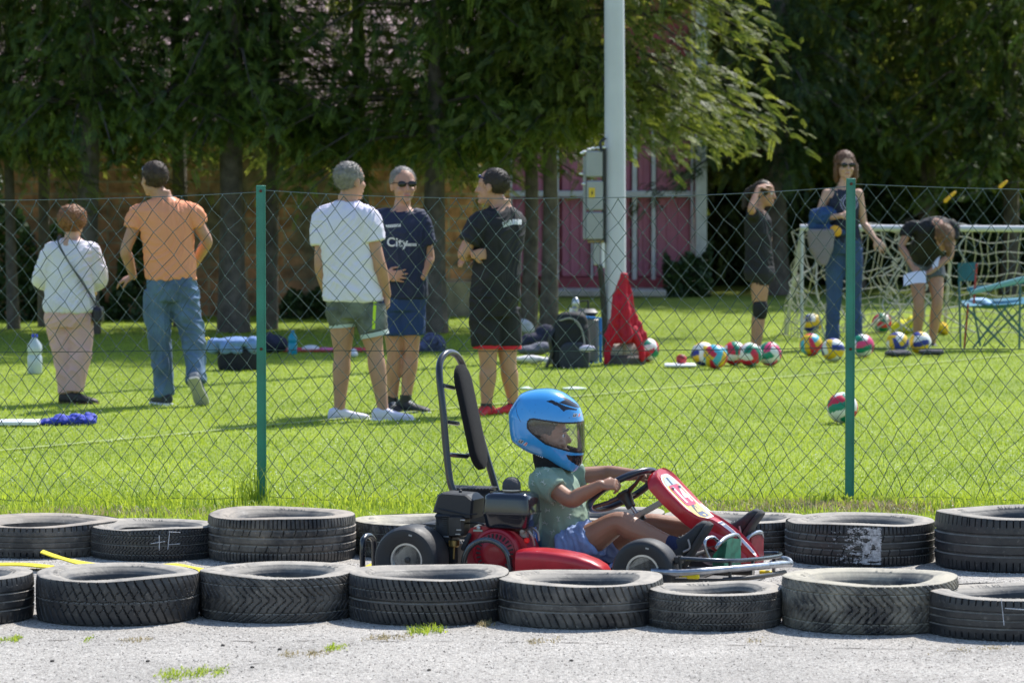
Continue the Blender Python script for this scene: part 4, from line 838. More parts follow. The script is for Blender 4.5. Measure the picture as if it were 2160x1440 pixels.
balls = [(1483, 746, 'YBW', 'yellow and blue ball at the left end of the long ball row'), (1509, 752, 'RYC', 'red yellow and light blue ball second from the left in the ball row'),
 (1549, 745, 'WRG', 'white red and green ball touching the red yellow one'), (1582, 748, 'GRW', 'green and red ball at the left of the kneepad girl'), (1624, 746, 'WGP', 'white and green ball in front of the kneepad girl'),
 (1713, 682, 'YBW', 'far yellow and blue ball left of the jeans'), (1711, 727, 'CRY', 'light blue red and yellow ball left of the jeans'), (1757, 738, 'BYW', 'blue and yellow ball in front of the jeans'),
 (1820, 729, 'PGW', 'pink green and white ball just right of the right green post'), (1860, 681, 'WRG', 'far white ball right of the right green post'), (1893, 724, 'BYW', 'blue and yellow ball left of the bending girl'),
 (1941, 723, 'WBY', 'blue white and yellow ball at the feet of the bending girl'), (1777, 860, 'WGR', 'nearest ball, white red and green, half behind the right green post'), (1366, 738, 'WGR', 'white green and red ball right of the red jacket')]
for i, (px, py, k, lab) in enumerate(balls): ball(px, py, k, (i*1.3, i*2.1+.4, i*.7), lab)
mb = MB(); q = P(1890, 742, dg_(748)); 
heap('net_bag', 'dark net bag lying under the two right hand balls', 'bag', [(1895, 745, 0, .13, .1, .03), (1965, 742, .05, .12, .08, .03)], dg_(752), mat('dark_net', (.06, .06, .07), .9))
heap('yellow_bib', 'pile of yellow training bibs left of the bending girl', 'bib', [(1905, 690, 0, .11, .1, .08), (1925, 685, 0, .08, .1, .09), (1888, 695, 0, .06, .08, .05)], dg_(705), mat('yellow_bib', (.72, .66, .02), .85), amp=.02)
heap('yellow_bib', 'orange yellow bib with a dark knot right of the bending girl', 'bib', [(1980, 690, 0, .1, .1, .06), (1992, 698, 0, .04, .08, .04)], dg_(706), mat('amber_bib', (.78, .50, .02), .85), amp=.02)
# ---- small goal with net
d = 37.6; gl = thing('football_goal', 'small white goal with a messy beige net behind the women', 'goal', P(1850, 705, d)*A(1, 1, 0)); mb = MB(); xa, xb = P(1692, 480, d)[0], P(2420, 480, d)[0]; zc = P(1692, 480, d)[2]
mb.tube([A(xa, d, 0), A(xa, d, zc)], .016, 10); M_goal = mat('goal_paint', (.55, .56, .60), .4)
mb.build('goal_post', M_goal, gl); mb = MB(); mb.tube([A(xa-.02, d, zc), A(xb, d, zc-.02)], .032, 12); mb.build('crossbar', M_goal, gl)
mb = MB(); mb.tube([A(xb, d, 0), A(xb, d, zc)], .028, 10); mb.build('goal_post', M_goal, gl)
xl = P(1645, 700, d+1)[0]; mb = MB(); mb.tube([A(xa, d, zc), A(xl+.05, d+.9, 0)], .02, 8); mb.build('back_stay', M_goal, gl)
for px in (1808, 2012): mb = MB(); xx = P(px, 600, d)[0]; mb.tube([A(xx, d+.1, zc-.02), A(xx+.02, d+1.0, 0)], .018, 8); mb.build('back_stay', mat('grey_stay', (.4, .42, .43), .5), gl)
M_net = mat('net_rope', (.44, .43, .38), .9); mb = MB(); nu, nv = 38, 11
def npt(u, v):      # u along the goal, v from crossbar to the ground behind
    x = xa+(xb-xa)*u; y = d+.03+1.0*v; z = zc*(1-v)-.05*math.sin(v*3.1)-.10*(1-v)*v*4*(.4+abs(noise.noise(Vector((u*9, 1, 0))))); k = .07+.24*max(0, .5-u)
    return A(x+k*noise.noise(Vector((u*13, v*5, 2))), y+k*noise.noise(Vector((u*11, v*5, 7))), max(.01, z+k*.8*noise.noise(Vector((u*12, v*6, 11)))))
for i in range(nu+1): mb.tube([npt(i/nu, j/nv) for j in range(nv+1)], .0052, 5)
for j in range(nv+1): mb.tube([npt(i/nu, j/nv) for i in range(nu+1)], .0052, 5)
def spt(u, v): a = A(xa, d, 0)*(1-v)+A(xa, d, zc)*v; b = A(xl, d+.9, 0)*(1-v)+A(xa, d, zc)*v; q = a*(1-u)+b*u; return q+.12*A(noise.noise(Vector((u*6, v*7, 1))), noise.noise(Vector((u*6, v*7, 4))), noise.noise(Vector((u*6, v*7, 9))))
for i in range(7): mb.tube([spt(i/6, j/8) for j in range(9)], .0052, 5)
for j in range(9): mb.tube([spt(i/6, j/8) for i in range(7)], .0052, 5)
for k in range(14):      # tangled bunches
    x0_ = xa+(xb-xa)*(.03+.5*rng.random()); pts = [A(x0_+rng.normal(0, .12), d-.05+.15*rng.random(), zc*(1-t_)+rng.normal(0, .03)) for t_ in np.linspace(0, .95, 7)]; mb.tube(pts, .009, 5, smooth=4)
mb.build('net', M_net, gl)
# ---- folding chair
d = 35.2; fc = thing('folding_chair', 'teal folding camp chair at the right edge', 'folding chair', P(2090, 738, d)*A(1, 1, 0)); M_teal = mat('teal_canvas', (.03, .17, .25), .75, var=.15); M_tealm = mat('teal_tube', (.03, .12, .14), .5); M_lt = mat('pale_teal', (.17, .38, .42), .6); M_rt = mat('red_tube', (.35, .03, .02), .5)
q = lambda px, py, dd=0: P(px, py, d+dd)
def panel(name, a, b, c, e, th, m, sag=.03, par=fc):
    mb = MB(); nx = 8; V = []; F_ = []
    for s_ in (0, 1):
        for i in range(nx+1):
            for j in range(nx+1):
                u, v = i/nx, j/nx; p = (a*(1-u)+b*u)*(1-v)+(e*(1-u)+c*u)*v; p = p+A(0, th*s_, -sag*16*u*(1-u)*v*(1-v)-th*.3*s_); V.append(p)
    n1 = (nx+1)**2; I = lambda s_, i, j: s_*n1+i*(nx+1)+j
    for i in range(nx):
        for j in range(nx):
            F_.append((I(0, i, j), I(0, i+1, j), I(0, i+1, j+1), I(0, i, j+1))); F_.append((I(1, i, j+1), I(1, i+1, j+1), I(1, i+1, j), I(1, i, j)))
    for k in range(nx):
        F_ += [(I(0, k, 0), I(1, k, 0), I(1, k+1, 0), I(0, k+1, 0)), (I(0, k, nx), I(0, k+1, nx), I(1, k+1, nx), I(1, k, nx)), (I(0, 0, k), I(0, 0, k+1), I(1, 0, k+1), I(1, 0, k)), (I(0, nx, k), I(1, nx, k), I(1, nx, k+1), I(0, nx, k+1))]
    mb.add(V, F_); return mb.build(name, m, par)
panel('backrest', q(2020, 555, .3), q(2060, 553, -.2), q(2060, 592, -.2), q(2022, 592, .3), .01, M_teal, .0)
panel('seat', q(2028, 634, .25), q(2170, 626, .25), q(2175, 640, -.25), q(2032, 646, -.25), .012, M_teal, .06)
mb = MB(); mb.tube([q(2045, 618, -.28), q(2090, 606, -.28), q(2170, 586, -.28)], [.014, .016, .018], 8, flat=1.6); mb.build('armrest', M_lt, fc)
mb = MB(); mb.tube([q(2040, 610, .28), q(2090, 606, .28), q(2170, 590, .28)], [.012, .014, .016], 8, flat=1.6); mb.build('armrest', M_teal, fc)
for a, b, m in [((2022, 556, .3), (2026, 732, .25), M_tealm), ((2060, 556, -.2), (2054, 640, -.25), M_rt), ((2042, 640, -.25), (2034, 735, -.25), M_rt), ((2030, 640, -.25), (2120, 732, -.25), M_tealm), ((2128, 640, -.25), (2052, 734, -.25), M_tealm), ((2052, 640, .25), (2068, 730, .25), M_tealm), ((2090, 640, -.25), (2175, 728, -.25), M_tealm), ((2165, 640, .25), (2075, 730, .2), M_tealm), ((2110, 640, .25), (2180, 725, .25), M_tealm), ((2152, 600, -.25), (2150, 735, -.25), M_tealm)]:
    mb = MB(); mb.tube([q(*a), q(*b)], .0105, 7); mb.build('leg', m, fc)
heap('cloth', 'pale blue cloth lying on the seat of the folding chair', 'cloth', [(2065, 634, -.1, .1, .1, .025), (2080, 640, -.12, .06, .1, .02)], d, mat('pale_blue_cloth', (.35, .52, .72), .9))
# yellow ribbons tied to a thin line at the back
d = 38.2; mb = MB(); q = lambda px, py, dd=0: P(px, py, d+dd); mb.tube([q(1800, 520), q(1990, 425), q(2120, 388), q(2320, 350)], .004, 5); t = tag(mb.build('guy_line', mat('dark_cord', (.04, .04, .04), .8)), 'thin dark line with yellow ribbons running up to the right', 'line')
for a, b in [((1994, 424), (2014, 406)), ((2110, 394), (2123, 383))]: mb = MB(); mb.tube([q(*a), q(*b)], [.02, .014], 8, round_ends=True); mb.build('yellow_ribbon', mat('amber_ribbon', (.8, .45, .02), .6), t)
# ================================================================ PEOPLE
def skinmat(name, c): 
    m = mat(name, c, .5, var=.08, vscale=18, bump=.05, bscale=150); b = m.node_tree.nodes['Principled BSDF']; b.inputs['Subsurface Weight'].default_value = .12; b.inputs['Subsurface Radius'].default_value = (.012, .004, .002); return m
SK = skinmat('skin_tanned', (.47, .25, .17)); SK2 = skinmat('skin_light', (.56, .33, .24)); SKK = skinmat('skin_brown', (.33, .165, .10))
HB = mat('hair_brown', (.055, .033, .022), .6, var=.3, vscale=60, bump=.6, bscale=120); HG = mat('hair_grey', (.22, .20, .185), .65, var=.25, vscale=40, bump=.4, bscale=120); HR = mat('hair_auburn', (.24, .10, .04), .55, var=.4, vscale=50, bump=.6, bscale=120); HL = mat('hair_light_brown', (.20, .10, .05), .55, var=.4, vscale=50, bump=.6, bscale=120); HW = mat('hair_chestnut', (.13, .058, .03), .55, var=.35, vscale=50, bump=.5, bscale=120); HD = mat('hair_dark', (.03, .02, .015), .55, var=.3, vscale=60, bump=.6, bscale=120)
M_lens = mat('dark_lens', (.006, .006, .008), .12)
UP = A(0, 0, 1)
def basis(Fv, up=UP):
    Fv = nrm(Fv); up = nrm(np.asarray(up, float)-Fv*np.dot(up, Fv)); S = np.cross(Fv, up); return Fv, S, up      # S = the person's right
HS = 1.1
def head(mb, c, Fv, up=UP, s=1., face=True, nl=1.):
    s = s*HS
    Fv, S, U = basis(Fv, up); e = lambda o, a, b, h: mb.ell(c+(Fv*o[0]+S*o[1]+U*o[2])*s, Fv*a*s, S*b*s, U*h*s, 22, 14)
    e((-.008, 0, .028), .096, .077, .090); e((.022, 0, -.03), .068, .063, .085); e((.048, 0, -.082), .04, .036, .030); e((.005, 0, -.06), .062, .055, .045)
    e((.070, 0, .028), .020, .052, .016)
    e((.066, .036, -.028), .022, .022, .022); e((.066, -.036, -.028), .022, .022, .022)
    mb.tube([c+(Fv*.088+U*.016*nl)*s, c+(Fv*(.088+.015*nl)-U*.012*nl)*s, c+(Fv*(.088+.020*nl)-U*.028*nl)*s], [.007*s, .010*s, .0135*s], 8, round_ends=True)
    e((.090, 0, -.057), .012, .024, .006); e((.088, 0, -.068), .012, .021, .007); e((.082, 0, -.095), .018, .02, .016)
    for q in (-1, 1): e((-.004, q*.077, -.008), .019, .009, .031)
def hand(mb, w_, d, n, side, s=1., curl=(.5, .6, .5), spread=.0, thumb=.6):
    """w_ wrist, d hand direction, n palm-facing normal, side +1/-1: thumb along cross(d,n)*side"""
    d = nrm(d); n = nrm(n-d*np.dot(n, d)); L = nrm(np.cross(d, n))*side
    mb.loft([(w_+d*t*s, L*a*s, n*b*s, 2.6) for t, a, b in [(-.01, .026, .019), (.02, .032, .017), (.05, .040, .015), (.08, .041, .013), (.092, .036, .011)]], 18)
    for k, (ln, off) in enumerate([(.075, 1.5), (.084, .5), (.078, -.5), (.062, -1.5)]):
        b = w_+d*(.084-.004*abs(off-.5))*s+L*off*.0195*s; dd = nrm(d+L*off*spread); pts = [b-dd*.02*s, b]; a = 0
        for j, fr in enumerate((.42, .33, .25)):
            a += curl[j]; q = dd*math.cos(a)+n*math.sin(a); pts.append(pts[-1]+q*ln*fr*s)
        mb.tube(pts, [.0095*s, .0092*s, .0088*s, .008*s, .0066*s], 8, round_ends=True)
    b = w_+d*.022*s+L*.024*s; q1 = nrm(d*.6+L*.75+n*.25); q2 = nrm(d*.85+L*.15+n*thumb); mb.tube([b, b+q1*.04*s, b+(q1*.04+q2*.032)*s, b+(q1*.04+q2*.055)*s], [.014*s, .0115*s, .0100*s, .0075*s], 8, round_ends=True)
NK = [None]
def CL(p, nk): NK[0] = nk
def arm(mb, sh, el, wr_, s=1., r=(.053, .047, .040, .043, .028)):
    f = wr_-el
    if NK[0] is not None: clav(mb, NK[0], sh, .052*s)
    mb.tube([sh, sh*.5+el*.5, el, el+f*.28, el+f*.7, wr_], [r[0]*s, r[1]*s, r[2]*s, r[3]*s, (r[3]*.4+r[4]*.6)*s, r[4]*s], 14, smooth=4, round_ends=True)
def leg(mb, hp, kn, an, s=1., r=(.09, .078, .056, .059, .036)):
    f = an-kn; mb.tube([hp, hp*.5+kn*.5, kn, kn+f*.28, kn+f*.7, an], [r[0]*s, r[1]*s, r[2]*s, r[3]*s, (r[3]*.35+r[4]*.65)*s, r[4]*s], 16, smooth=4, round_ends=True)
def clav(mb, nk, sh, r=.05):
    mb.tube([nk-UP*.055, nk*.45+sh*.55-UP*.030, sh], [r*.8, r*.82, r], 12, round_ends=True)
def torso(mb, hipc, neck, Fv, Sv, prof, fr=None):
    """prof: (t along hip->neck, half width, half depth, forward offset)"""
    ax = neck-hipc; mb.loft([(hipc+ax*p[0]+Fv*(p[3] if len(p) > 3 else 0), Sv*p[1], Fv*p[2], 2.4) for p in prof], 32)
def shoe(name, an, d, L, m, ms, par, up=UP, drop=.085, w_=.047, laces=None):
    """an = ankle joint, d = toe direction"""
    d = nrm(d); up = nrm(up-d*np.dot(up, d)); S = np.cross(d, up); h0 = an-up*drop; mb = MB()
    sec = [(-.075, .6, .05), (-.066, .82, .075), (-.03, .9, .088), (.02, .88, .085), (.07, .92, .062), (.12, 1.05, .048), (.165, 1.0, .040), (.195, .7, .030), (.205, .35, .018)]; k = L/.28
    mb.loft([(h0+d*(x*k)+up*(.012+h*.5), S*w_*w2, up*h*.5, 2.5) for x, w2, h in sec], 22); o = remesh(name, mb, .0055, m, par, it=2)
    sb = MB(); sb.loft([(h0+d*(x*k)+up*.008, S*w_*w2*1.1, up*.0115, 4) for x, w2, h in [(-.082, .5, 0), (-.07, .85, 0), (-.03, .9, 0), (.03, .85, 0), (.08, .95, 0), (.13, 1.08, 0), (.17, 1., 0), (.2, .7, 0), (.212, .3, 0)]], 20); sb.build('sole', ms, o)
    if laces:
        lb = MB()
        for x, z in [(.045, .083), (.062, .073), (.08, .065)]: c = h0+d*x*k+up*(z+.006); lb.tube([c-S*.022-up*.008, c, c+S*.022-up*.008], .003, 5)
        lb.build('laces', laces, o)
    return o
def tufts(o, Fv, c, k, n=2200, ln=(.006, .015)):
    # short locks standing off the hair so that its outline is not a smooth cap
    vs_ = [(np.array(v.co), np.array(v.normal)) for v in o.data.vertices]; bm = bmesh.new(); bm.from_mesh(o.data)
    for _ in range(n):
        p, q = vs_[rng.integers(len(vs_))]; d_ = nrm(q*.55-UP*.35-np.asarray(Fv)*.25+rng.normal(0, .35, 3)); s_ = nrm(np.cross(d_, rng.normal(0, 1, 3)))*.0022*k; l = rng.uniform(*ln)*k
        a = bm.verts.new(p-s_-q*.002); b = bm.verts.new(p+s_-q*.002); e = bm.verts.new(p+d_*l); bm.faces.new((a, b, e))
    bm.to_mesh(o.data); bm.free()
class Person:
    def __init__(s, label, px, py, d, H_=1.75):
        s.d = d; s.root = thing('person', label, 'person', (P(px, py, d)[0], d, 0)); s.b = MB(); s.s = H_/1.75
    def q(s, px, py, dd=0.): return P(px, py, s.d+dd)
    def fin(s, m, voxel=.0065):
        s.body = remesh('body', s.b, voxel, m, s.root, it=3); NK[0] = None; print('PERSON', s.root['label'][:30], 'min z', round(min(v.co.z for v in s.body.data.vertices), 3)); return s.body
    def hair(s, c, Fv, m, sz=(.096, .081, .089), off=(-.016, 0, .030), extra=None, amp=.006, sc=38, up=UP, voxel=.006):
        Fv, S, U = basis(Fv, up); mb = MB(); k = s.s*HS; mb.ell(c+(Fv*off[0]+S*off[1]+U*off[2])*k, Fv*sz[0]*k, S*sz[1]*k, U*sz[2]*k, 26, 18)
        if extra: extra(mb)
        o = remesh('hair', mb, voxel, m, s.root, it=1, disp=wr(amp, sc)); tufts(o, Fv, c, k); return o
def glasses(par, c, Fv, s=1., up=UP, z=.012, x=.098):
    s = s*HS; Fv, S, U = basis(Fv, up); fr = MB()
    for q in (-1, 1): fr.ell(c+(Fv*(x-.004)+S*q*.034+U*z)*s, Fv*.006*s, S*.029*s, U*.020*s, 16, 8)
    fr.tube([c+(Fv*x-S*.01+U*(z+.004))*s, c+(Fv*(x+.002)+S*.01+U*(z+.004))*s], .003*s, 6)
    for q in (-1, 1): fr.tube([c+(Fv*(x-.004)+S*q*.06+U*(z+.006))*s, c+(Fv*.05+S*q*.080+U*(z+.006))*s, c+(-Fv*.005+S*q*.083+U*(z))*s], .0028*s, 5)
    fr.build('sunglasses', M_lens, par)
def garment(name, mb, m, par, voxel=.008, amp=.012, sc=7, st=(1, 1, .6), it=3):
    o1 = rng.random()*50
    def f(c):
        q = Vector((c.x*sc*st[0]+o1, c.y*sc*st[1], c.z*sc*st[2])); a = noise.noise(q); w1 = noise.noise(Vector((c.x*3+o1, c.y*3, c.z*2)))
        # broad hanging folds, and finer creases that run aslant and come and go
        r1 = 1-2*abs(noise.noise(Vector(((c.x+c.z*.35*w1*3)*sc*1.5+o1, c.y*sc*1.5, c.z*sc*.35))))
        r2 = 1-2*abs(noise.noise(Vector(((c.x*.6+c.z*.9)*sc*1.9, c.y*sc+o1, (c.z-c.x*.5)*sc*.6))))
        return amp*(.55*a+.75*max(0, r1)**2+.7*max(0, r2-.2)*max(0, w1+.35)*1.6-.35)
    return remesh(name, mb, voxel, m, par, it=it, disp=f)
def eyes(par, c, Fv, s=1., up=UP):
    s = s*HS; Fv, S, U = basis(Fv, up)
    for q in (-1, 1):
        mb = MB(); mb.ball(c+(Fv*.080+S*q*.032+U*.008)*s, .0115*s, 12, 8); e = mb.build('eye', M_white, par); mb = MB(); mb.ell(c+(Fv*.0905+S*q*.033+U*.008)*s, Fv*.0025*s, S*.0055*s, U*.0055*s, 10, 6); mb.build('iris', M_lens, e)
        mb = MB(); mb.tube([c+(Fv*.090+S*q*.018+U*.027)*s, c+(Fv*.091+S*q*.034+U*.031)*s, c+(Fv*.080+S*q*.052+U*.026)*s], [.003*s, .004*s, .002*s], 6); mb.build('eyebrow', HD, par)
def mouth(par, c, Fv, s=1., up=UP):
    s = s*HS; Fv, S, U = basis(Fv, up); mb = MB(); mb.tube([c+(Fv*.096-S*.022-U*.063)*s, c+(Fv*.1035-U*.062)*s, c+(Fv*.096+S*.022-U*.063)*s], [.002*s, .004*s, .002*s], 6, smooth=3); mb.build('mouth', mat('lip', (.40, .12, .10), .5), par)
MANP = [(-.10, .10, .08), (0, .150, .105), (.12, .155, .108), (.35, .138, .10), (.6, .150, .108), (.8, .160, .105), (.92, .12, .085), (1.0, .058, .058), (1.06, .052, .054)]
# ---- A: elderly lady in white cardigan
p = Person('lady with short auburn hair, white cardigan and pale pink trousers, seen from behind', 153, 845, 27.4, 1.45); q = p.q; Fv, S, U = basis((.22, .97, 0)); hc = q(154, 466); nk = q(152, 500); hp = q(145, 655)
head(p.b, hc, (.35, .94, 0), s=.92); p.b.tube([nk-U*.03, hc-U*.05], [.05, .046], 14); CL(p, nk); torso(p.b, hp, nk, Fv, S, [(a, b*.92, c) for a, b, c in MANP])
shL, shR, eL, eR, wL, wR = q(110, 528), q(192, 528), q(88, 585, .03), q(209, 585, .03), q(104, 606, .22), q(196, 612, .22)
arm(p.b, shL, eL, wL, .9); arm(p.b, shR, eR, wR, .9); hand(p.b, wL, A(.4, 1, .1), A(.6, 0, -1), 1, .9); hand(p.b, wR, A(-.4, 1, .1), A(-.6, 0, -1), -1, .9)
kL, kR, aL, aR = q(136, 740), q(168, 740, -.03), q(142, 832), q(160, 832, -.05); leg(p.b, q(126, 665), kL, aL, .75); leg(p.b, q(164, 665), kR, aR, .75); p.fin(SK2)
p.hair(hc, (.35, .94, 0), HR, (.122, .116, .112), (-.018, 0, .022), amp=.016, sc=24)
mb = MB(); torso(mb, hp, nk, Fv, S, [(-.02, .185, .15), (.05, .19, .155), (.3, .175, .14), (.6, .165, .13), (.82, .165, .12), (.93, .12, .09), (.985, .062, .06)])
for sh, e, w_ in ((shL, eL, wL), (shR, eR, wR)): mb.tube([sh, sh*.5+e*.5, e, e*.45+w_*.55], [.066, .068, .066, .056], 16, smooth=4, round_ends=True)
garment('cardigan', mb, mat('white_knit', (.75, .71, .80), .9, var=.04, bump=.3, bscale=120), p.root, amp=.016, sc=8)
mb = MB(); torso(mb, hp, nk, Fv, S, [(-.22, .16, .13), (-.1, .175, .15), (.02, .168, .14), (.1, .15, .12)]); mb.tube([q(124, 668), q(128, 700), q(136, 745), q(142, 800), q(144, 828)], [.098, .098, .082, .072, .066], 18, smooth=3); mb.tube([q(166, 668, -.02), q(168, 700, -.02), q(170, 745, -.04), q(160, 800, -.05), q(158, 826, -.05)], [.098, .096, .08, .072, .066], 18, smooth=3)
garment('trousers', mb, mat('pale_pink_cotton', (.66, .40, .39), .9, var=.05), p.root, amp=.014, sc=7, st=(1, 1, .5))
for a_, dd in ((aL, A(.75, -.3, 0)), (aR, A(.9, -.25, 0))): shoe('shoe', a_, dd, .235, mat('dark_sandal', (.03, .025, .03), .6), mat('brown_sole', (.12, .05, .03), .7), p.root, drop=.075, w_=.042)
mb = MB(); mb.tube([q(128, 498, -.13), q(122, 508, -.17), q(140, 545, -.17), q(170, 590, -.16), q(192, 625, -.12), q(204, 645, -.05)], .0065, 6, smooth=4, flat=1.6); st_ = mb.build('bag_strap', M_blk, p.root)
mb = MB(); c_ = q(207, 662, -.02); mb.loft([(c_+A(0, 0, z), A(.042*k, .01, 0), A(0, .07*k, 0), 3) for z, k in [(-.065, .7), (-.05, 1), (.03, 1), (.055, .8)]], 18); tag(remesh('shoulder_bag', mb, .007, mat('black_leather', (.015, .015, .03), .4), it=2), 'small black shoulder bag hanging at the right hip of the lady', 'bag')
# ---- B: man in orange T-shirt
p = Person('tall man in an orange T-shirt and jeans walking away, sunglasses on his head', 370, 852, 27.2, 1.8); q = p.q; Fv, S, U = basis((-.12, .99, 0)); hF = A(-.55, .83, 0); hc = q(325, 378); nk = q(345, 412); hp = q(362, 600)
head(p.b, hc, hF); p.b.tube([nk-U*.03, hc-U*.06], [.062, .056], 14); CL(p, nk); torso(p.b, hp, nk, Fv, S, MANP)
shL, shR, eL, eR, wL, wR = q(292, 453), q(405, 451), q(265, 528, -.02), q(437, 508, .05), q(281, 583, .12), q(410, 560, .28)
arm(p.b, shL, eL, wL); arm(p.b, shR, eR, wR); hand(p.b, wL, A(-.75, .3, -.25), A(.2, .4, -1), 1, 1., (.25, .35, .3), .12); hand(p.b, wR, A(-.5, .7, .2), A(-.4, .3, -.8), -1)
kL, kR = q(335, 705, .02), q(408, 700, -.02); aL, aR = q(347, 830, .0), q(414, 806, -.18); leg(p.b, q(335, 615), kL, aL, .8); leg(p.b, q(388, 612), kR, aR, .8); p.fin(SK)
p.hair(hc, hF, HB, (.1, .082, .09), (-.014, 0, .03), amp=.003)
mb = MB(); torso(mb, hp, nk, Fv, S, [(.06, .186, .135), (.15, .186, .135), (.4, .182, .128), (.65, .192, .13), (.82, .205, .12), (.93, .135, .092), (.985, .068, .066)])
mb.tube([nk-U*.062, nk*.45+shL*.55-U*.028, shL, shL*.62+eL*.38], [.062, 0.071, 0.075, .074], 16, smooth=4); mb.tube([nk-U*.062, nk*.45+shR*.55-U*.028, shR, shR*.6+eR*.4], [.062, 0.071, 0.075, .074], 16, smooth=4)
garment('t_shirt', mb, mat('orange_cotton', (.82, .33, .18), .9, var=.05, bump=.15, bscale=200), p.root, amp=.013, sc=6.5)
M_jean = mat('blue_denim', (.10, .165, .27), .85, var=.35, vscale=5, bump=.2, bscale=200)
mb = MB(); torso(mb, hp, nk, Fv, S, [(-.18, .15, .12), (-.05, .178, .135), (.05, .176, .13), (.10, .168, .125)]); mb.tube([q(335, 615), q(332, 650), q(336, 708), q(342, 770), q(348, 834)], [.108, .104, .086, .074, .072], 18, smooth=3); mb.tube([q(387, 612), q(392, 650), q(406, 705, -.02), q(412, 760, -.08), q(414, 808, -.16)], [.108, .106, .088, .076, .074], 18, smooth=3)
garment('jeans', mb, M_jean, p.root, amp=.016, sc=9, st=(1, 1, 1.4))
M_sol = mat('pale_sole', (.42, .42, .38), .8); shoe('shoe', aL, A(-.45, .85, 0), .29, mat('dark_shoe', (.03, .035, .05), .7), M_white, p.root)
shoe('shoe', aR-A(0, .0, -.015), A(.22, .62, -.75), .29, mat('grey_shoe', (.10, .12, .15), .7), M_sol, p.root, up=A(0, .8, .6), drop=.07)
mb = MB(); Fh, Sh, Uh = basis(hF); c_ = hc+Uh*.08+Fh*.07
for k in (-1, 1): mb.ell(c_+Sh*k*.034, Fh*.01, Sh*.027, Uh*.015, 12, 8)
mb.tube([c_+Sh*.06, c_+Sh*.085-Fh*.06-Uh*.02], .003, 5); mb.tube([c_-Sh*.06, c_-Sh*.085-Fh*.06-Uh*.02], .003, 5); tag(mb.build('sunglasses', mat('mirror_lens', (.3, .33, .36), .1, metal=.9)), 'mirrored sunglasses pushed up on the head of the man in orange', 'sunglasses')
# ---- C: man in white T-shirt
p = Person('broad man in a white T-shirt and grey shorts with a lime stripe, back turned', 765, 885, 25.7, 1.78); q = p.q; Fv, S, U = basis((.42, .9, 0)); hF = A(.75, .66, 0); hc = q(738, 382); nk = q(733, 422); hp = q(745, 640)
head(p.b, hc, hF, s=1.03); p.b.tube([nk-U*.04, hc-U*.06], [.066, .062], 14); CL(p, nk); torso(p.b, hp, nk, Fv, S, [(a, b*1.08, c*1.15) for a, b, c in MANP])
shL, shR, eL, eR, wL, wR = q(683, 464, .08), q(774, 462, -.1), q(676, 560, .05), q(799, 552, -.12), q(694, 630, .22), q(816, 622, -.02)
arm(p.b, shL, eL, wL, 1.08); arm(p.b, shR, eR, wR, 1.1); hand(p.b, wL, A(.3, .6, -.9), A(.5, .4, 0), 1); hand(p.b, wR, A(.02, .12, -1), A(-.9, .3, 0), 1, 1., (.6, .8, .6))
kL, kR, aL, aR = q(722, 748, .0), q(791, 742, -.08), q(716, 864, 0), q(808, 864, -.1); leg(p.b, q(722, 655), kL, aL, 1.05); leg(p.b, q(775, 655, -.05), kR, aR, 1.05); p.fin(SK)
p.hair(hc, hF, HG, (.097, .082, .091), (-.014, 0, .030), amp=.010, sc=20)
mb = MB(); torso(mb, hp, nk, Fv, S, [(.03, .20, .165), (.1, .202, .165), (.35, .198, .155), (.62, .205, .15), (.82, .218, .135), (.93, .14, .1), (.99, .074, .074)])
mb.tube([nk-U*.062, nk*.45+shL*.55-U*.028, shL, shL*.45+eL*.55], [.062, 0.076, 0.081, .078], 16, smooth=4); mb.tube([nk-U*.062, nk*.45+shR*.55-U*.028, shR, shR*.47+eR*.53], [.062, 0.079, 0.085, .082], 16, smooth=4)
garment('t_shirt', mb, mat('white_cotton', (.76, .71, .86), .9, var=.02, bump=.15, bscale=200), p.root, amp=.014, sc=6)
M_shw = mat('grey_camo', (.13, .145, .13), .85, var=.6, vscale=9); mb = MB(); torso(mb, hp, nk, Fv, S, [(-.14, .17, .14), (0, .19, .155), (.08, .185, .15)]); mb.tube([q(722, 650), q(724, 686)], [.125, .098], 18, smooth=3); mb.tube([q(778, 650, -.04), q(790, 704, -.08)], [.122, .098], 18, smooth=3)
sh_ = garment('shorts', mb, M_shw, p.root, amp=.008, sc=7); mb = MB()
for (a, b, r) in ((q(724, 683), q(724.5, 690), .0995), (q(789, 700, -.08), q(791, 709, -.08), .0995)): mb.tube([a, b], [r, r], 24)
mb.build('hem_trim', mat('pale_hem', (.5, .56, .55), .9), sh_)
tr = bvh_of([sh_]); ar = A(0, 1, 0)
def sq(px, py): return p.q(px, py, -.6)
mb = MB(); V = []; n_ = 14
def strip_on(tree, pl, w_, name, m, par, dd=-.6, lift=.003):
    V = []; Fq = []
    for i, (a, b) in enumerate(pl):
        row = []
        for k in (-1, 0, 1):
            o_ = Vector(p.q(a+k*w_, b, dd)); h = tree.ray_cast(o_, Vector((0, 1, 0)), 3); row.append(tuple((h[0] if h[0] else o_+Vector((0, .5, 0)))-Vector((0, lift, 0))))
        V += row
        if i: c_ = 3*i; Fq += [(c_-3, c_-2, c_+1, c_), (c_-2, c_-1, c_+2, c_+1)]
    mb = MB(); mb.add(V, Fq); return mb.build(name, m, par)
strip_on(tr, [(786-3*i/13., 634+66*i/13.) for i in range(14)], 3.2, 'side_stripe', mat('lime_stripe', (.55, .75, .03), .7), sh_)
for a_, dd in ((aL, A(.95, .25, 0)), (aR, A(.97, .1, 0))): shoe('shoe', a_, dd, .29, mat('white_sneaker', (.72, .69, .84), .7), M_white, p.root, drop=.08)
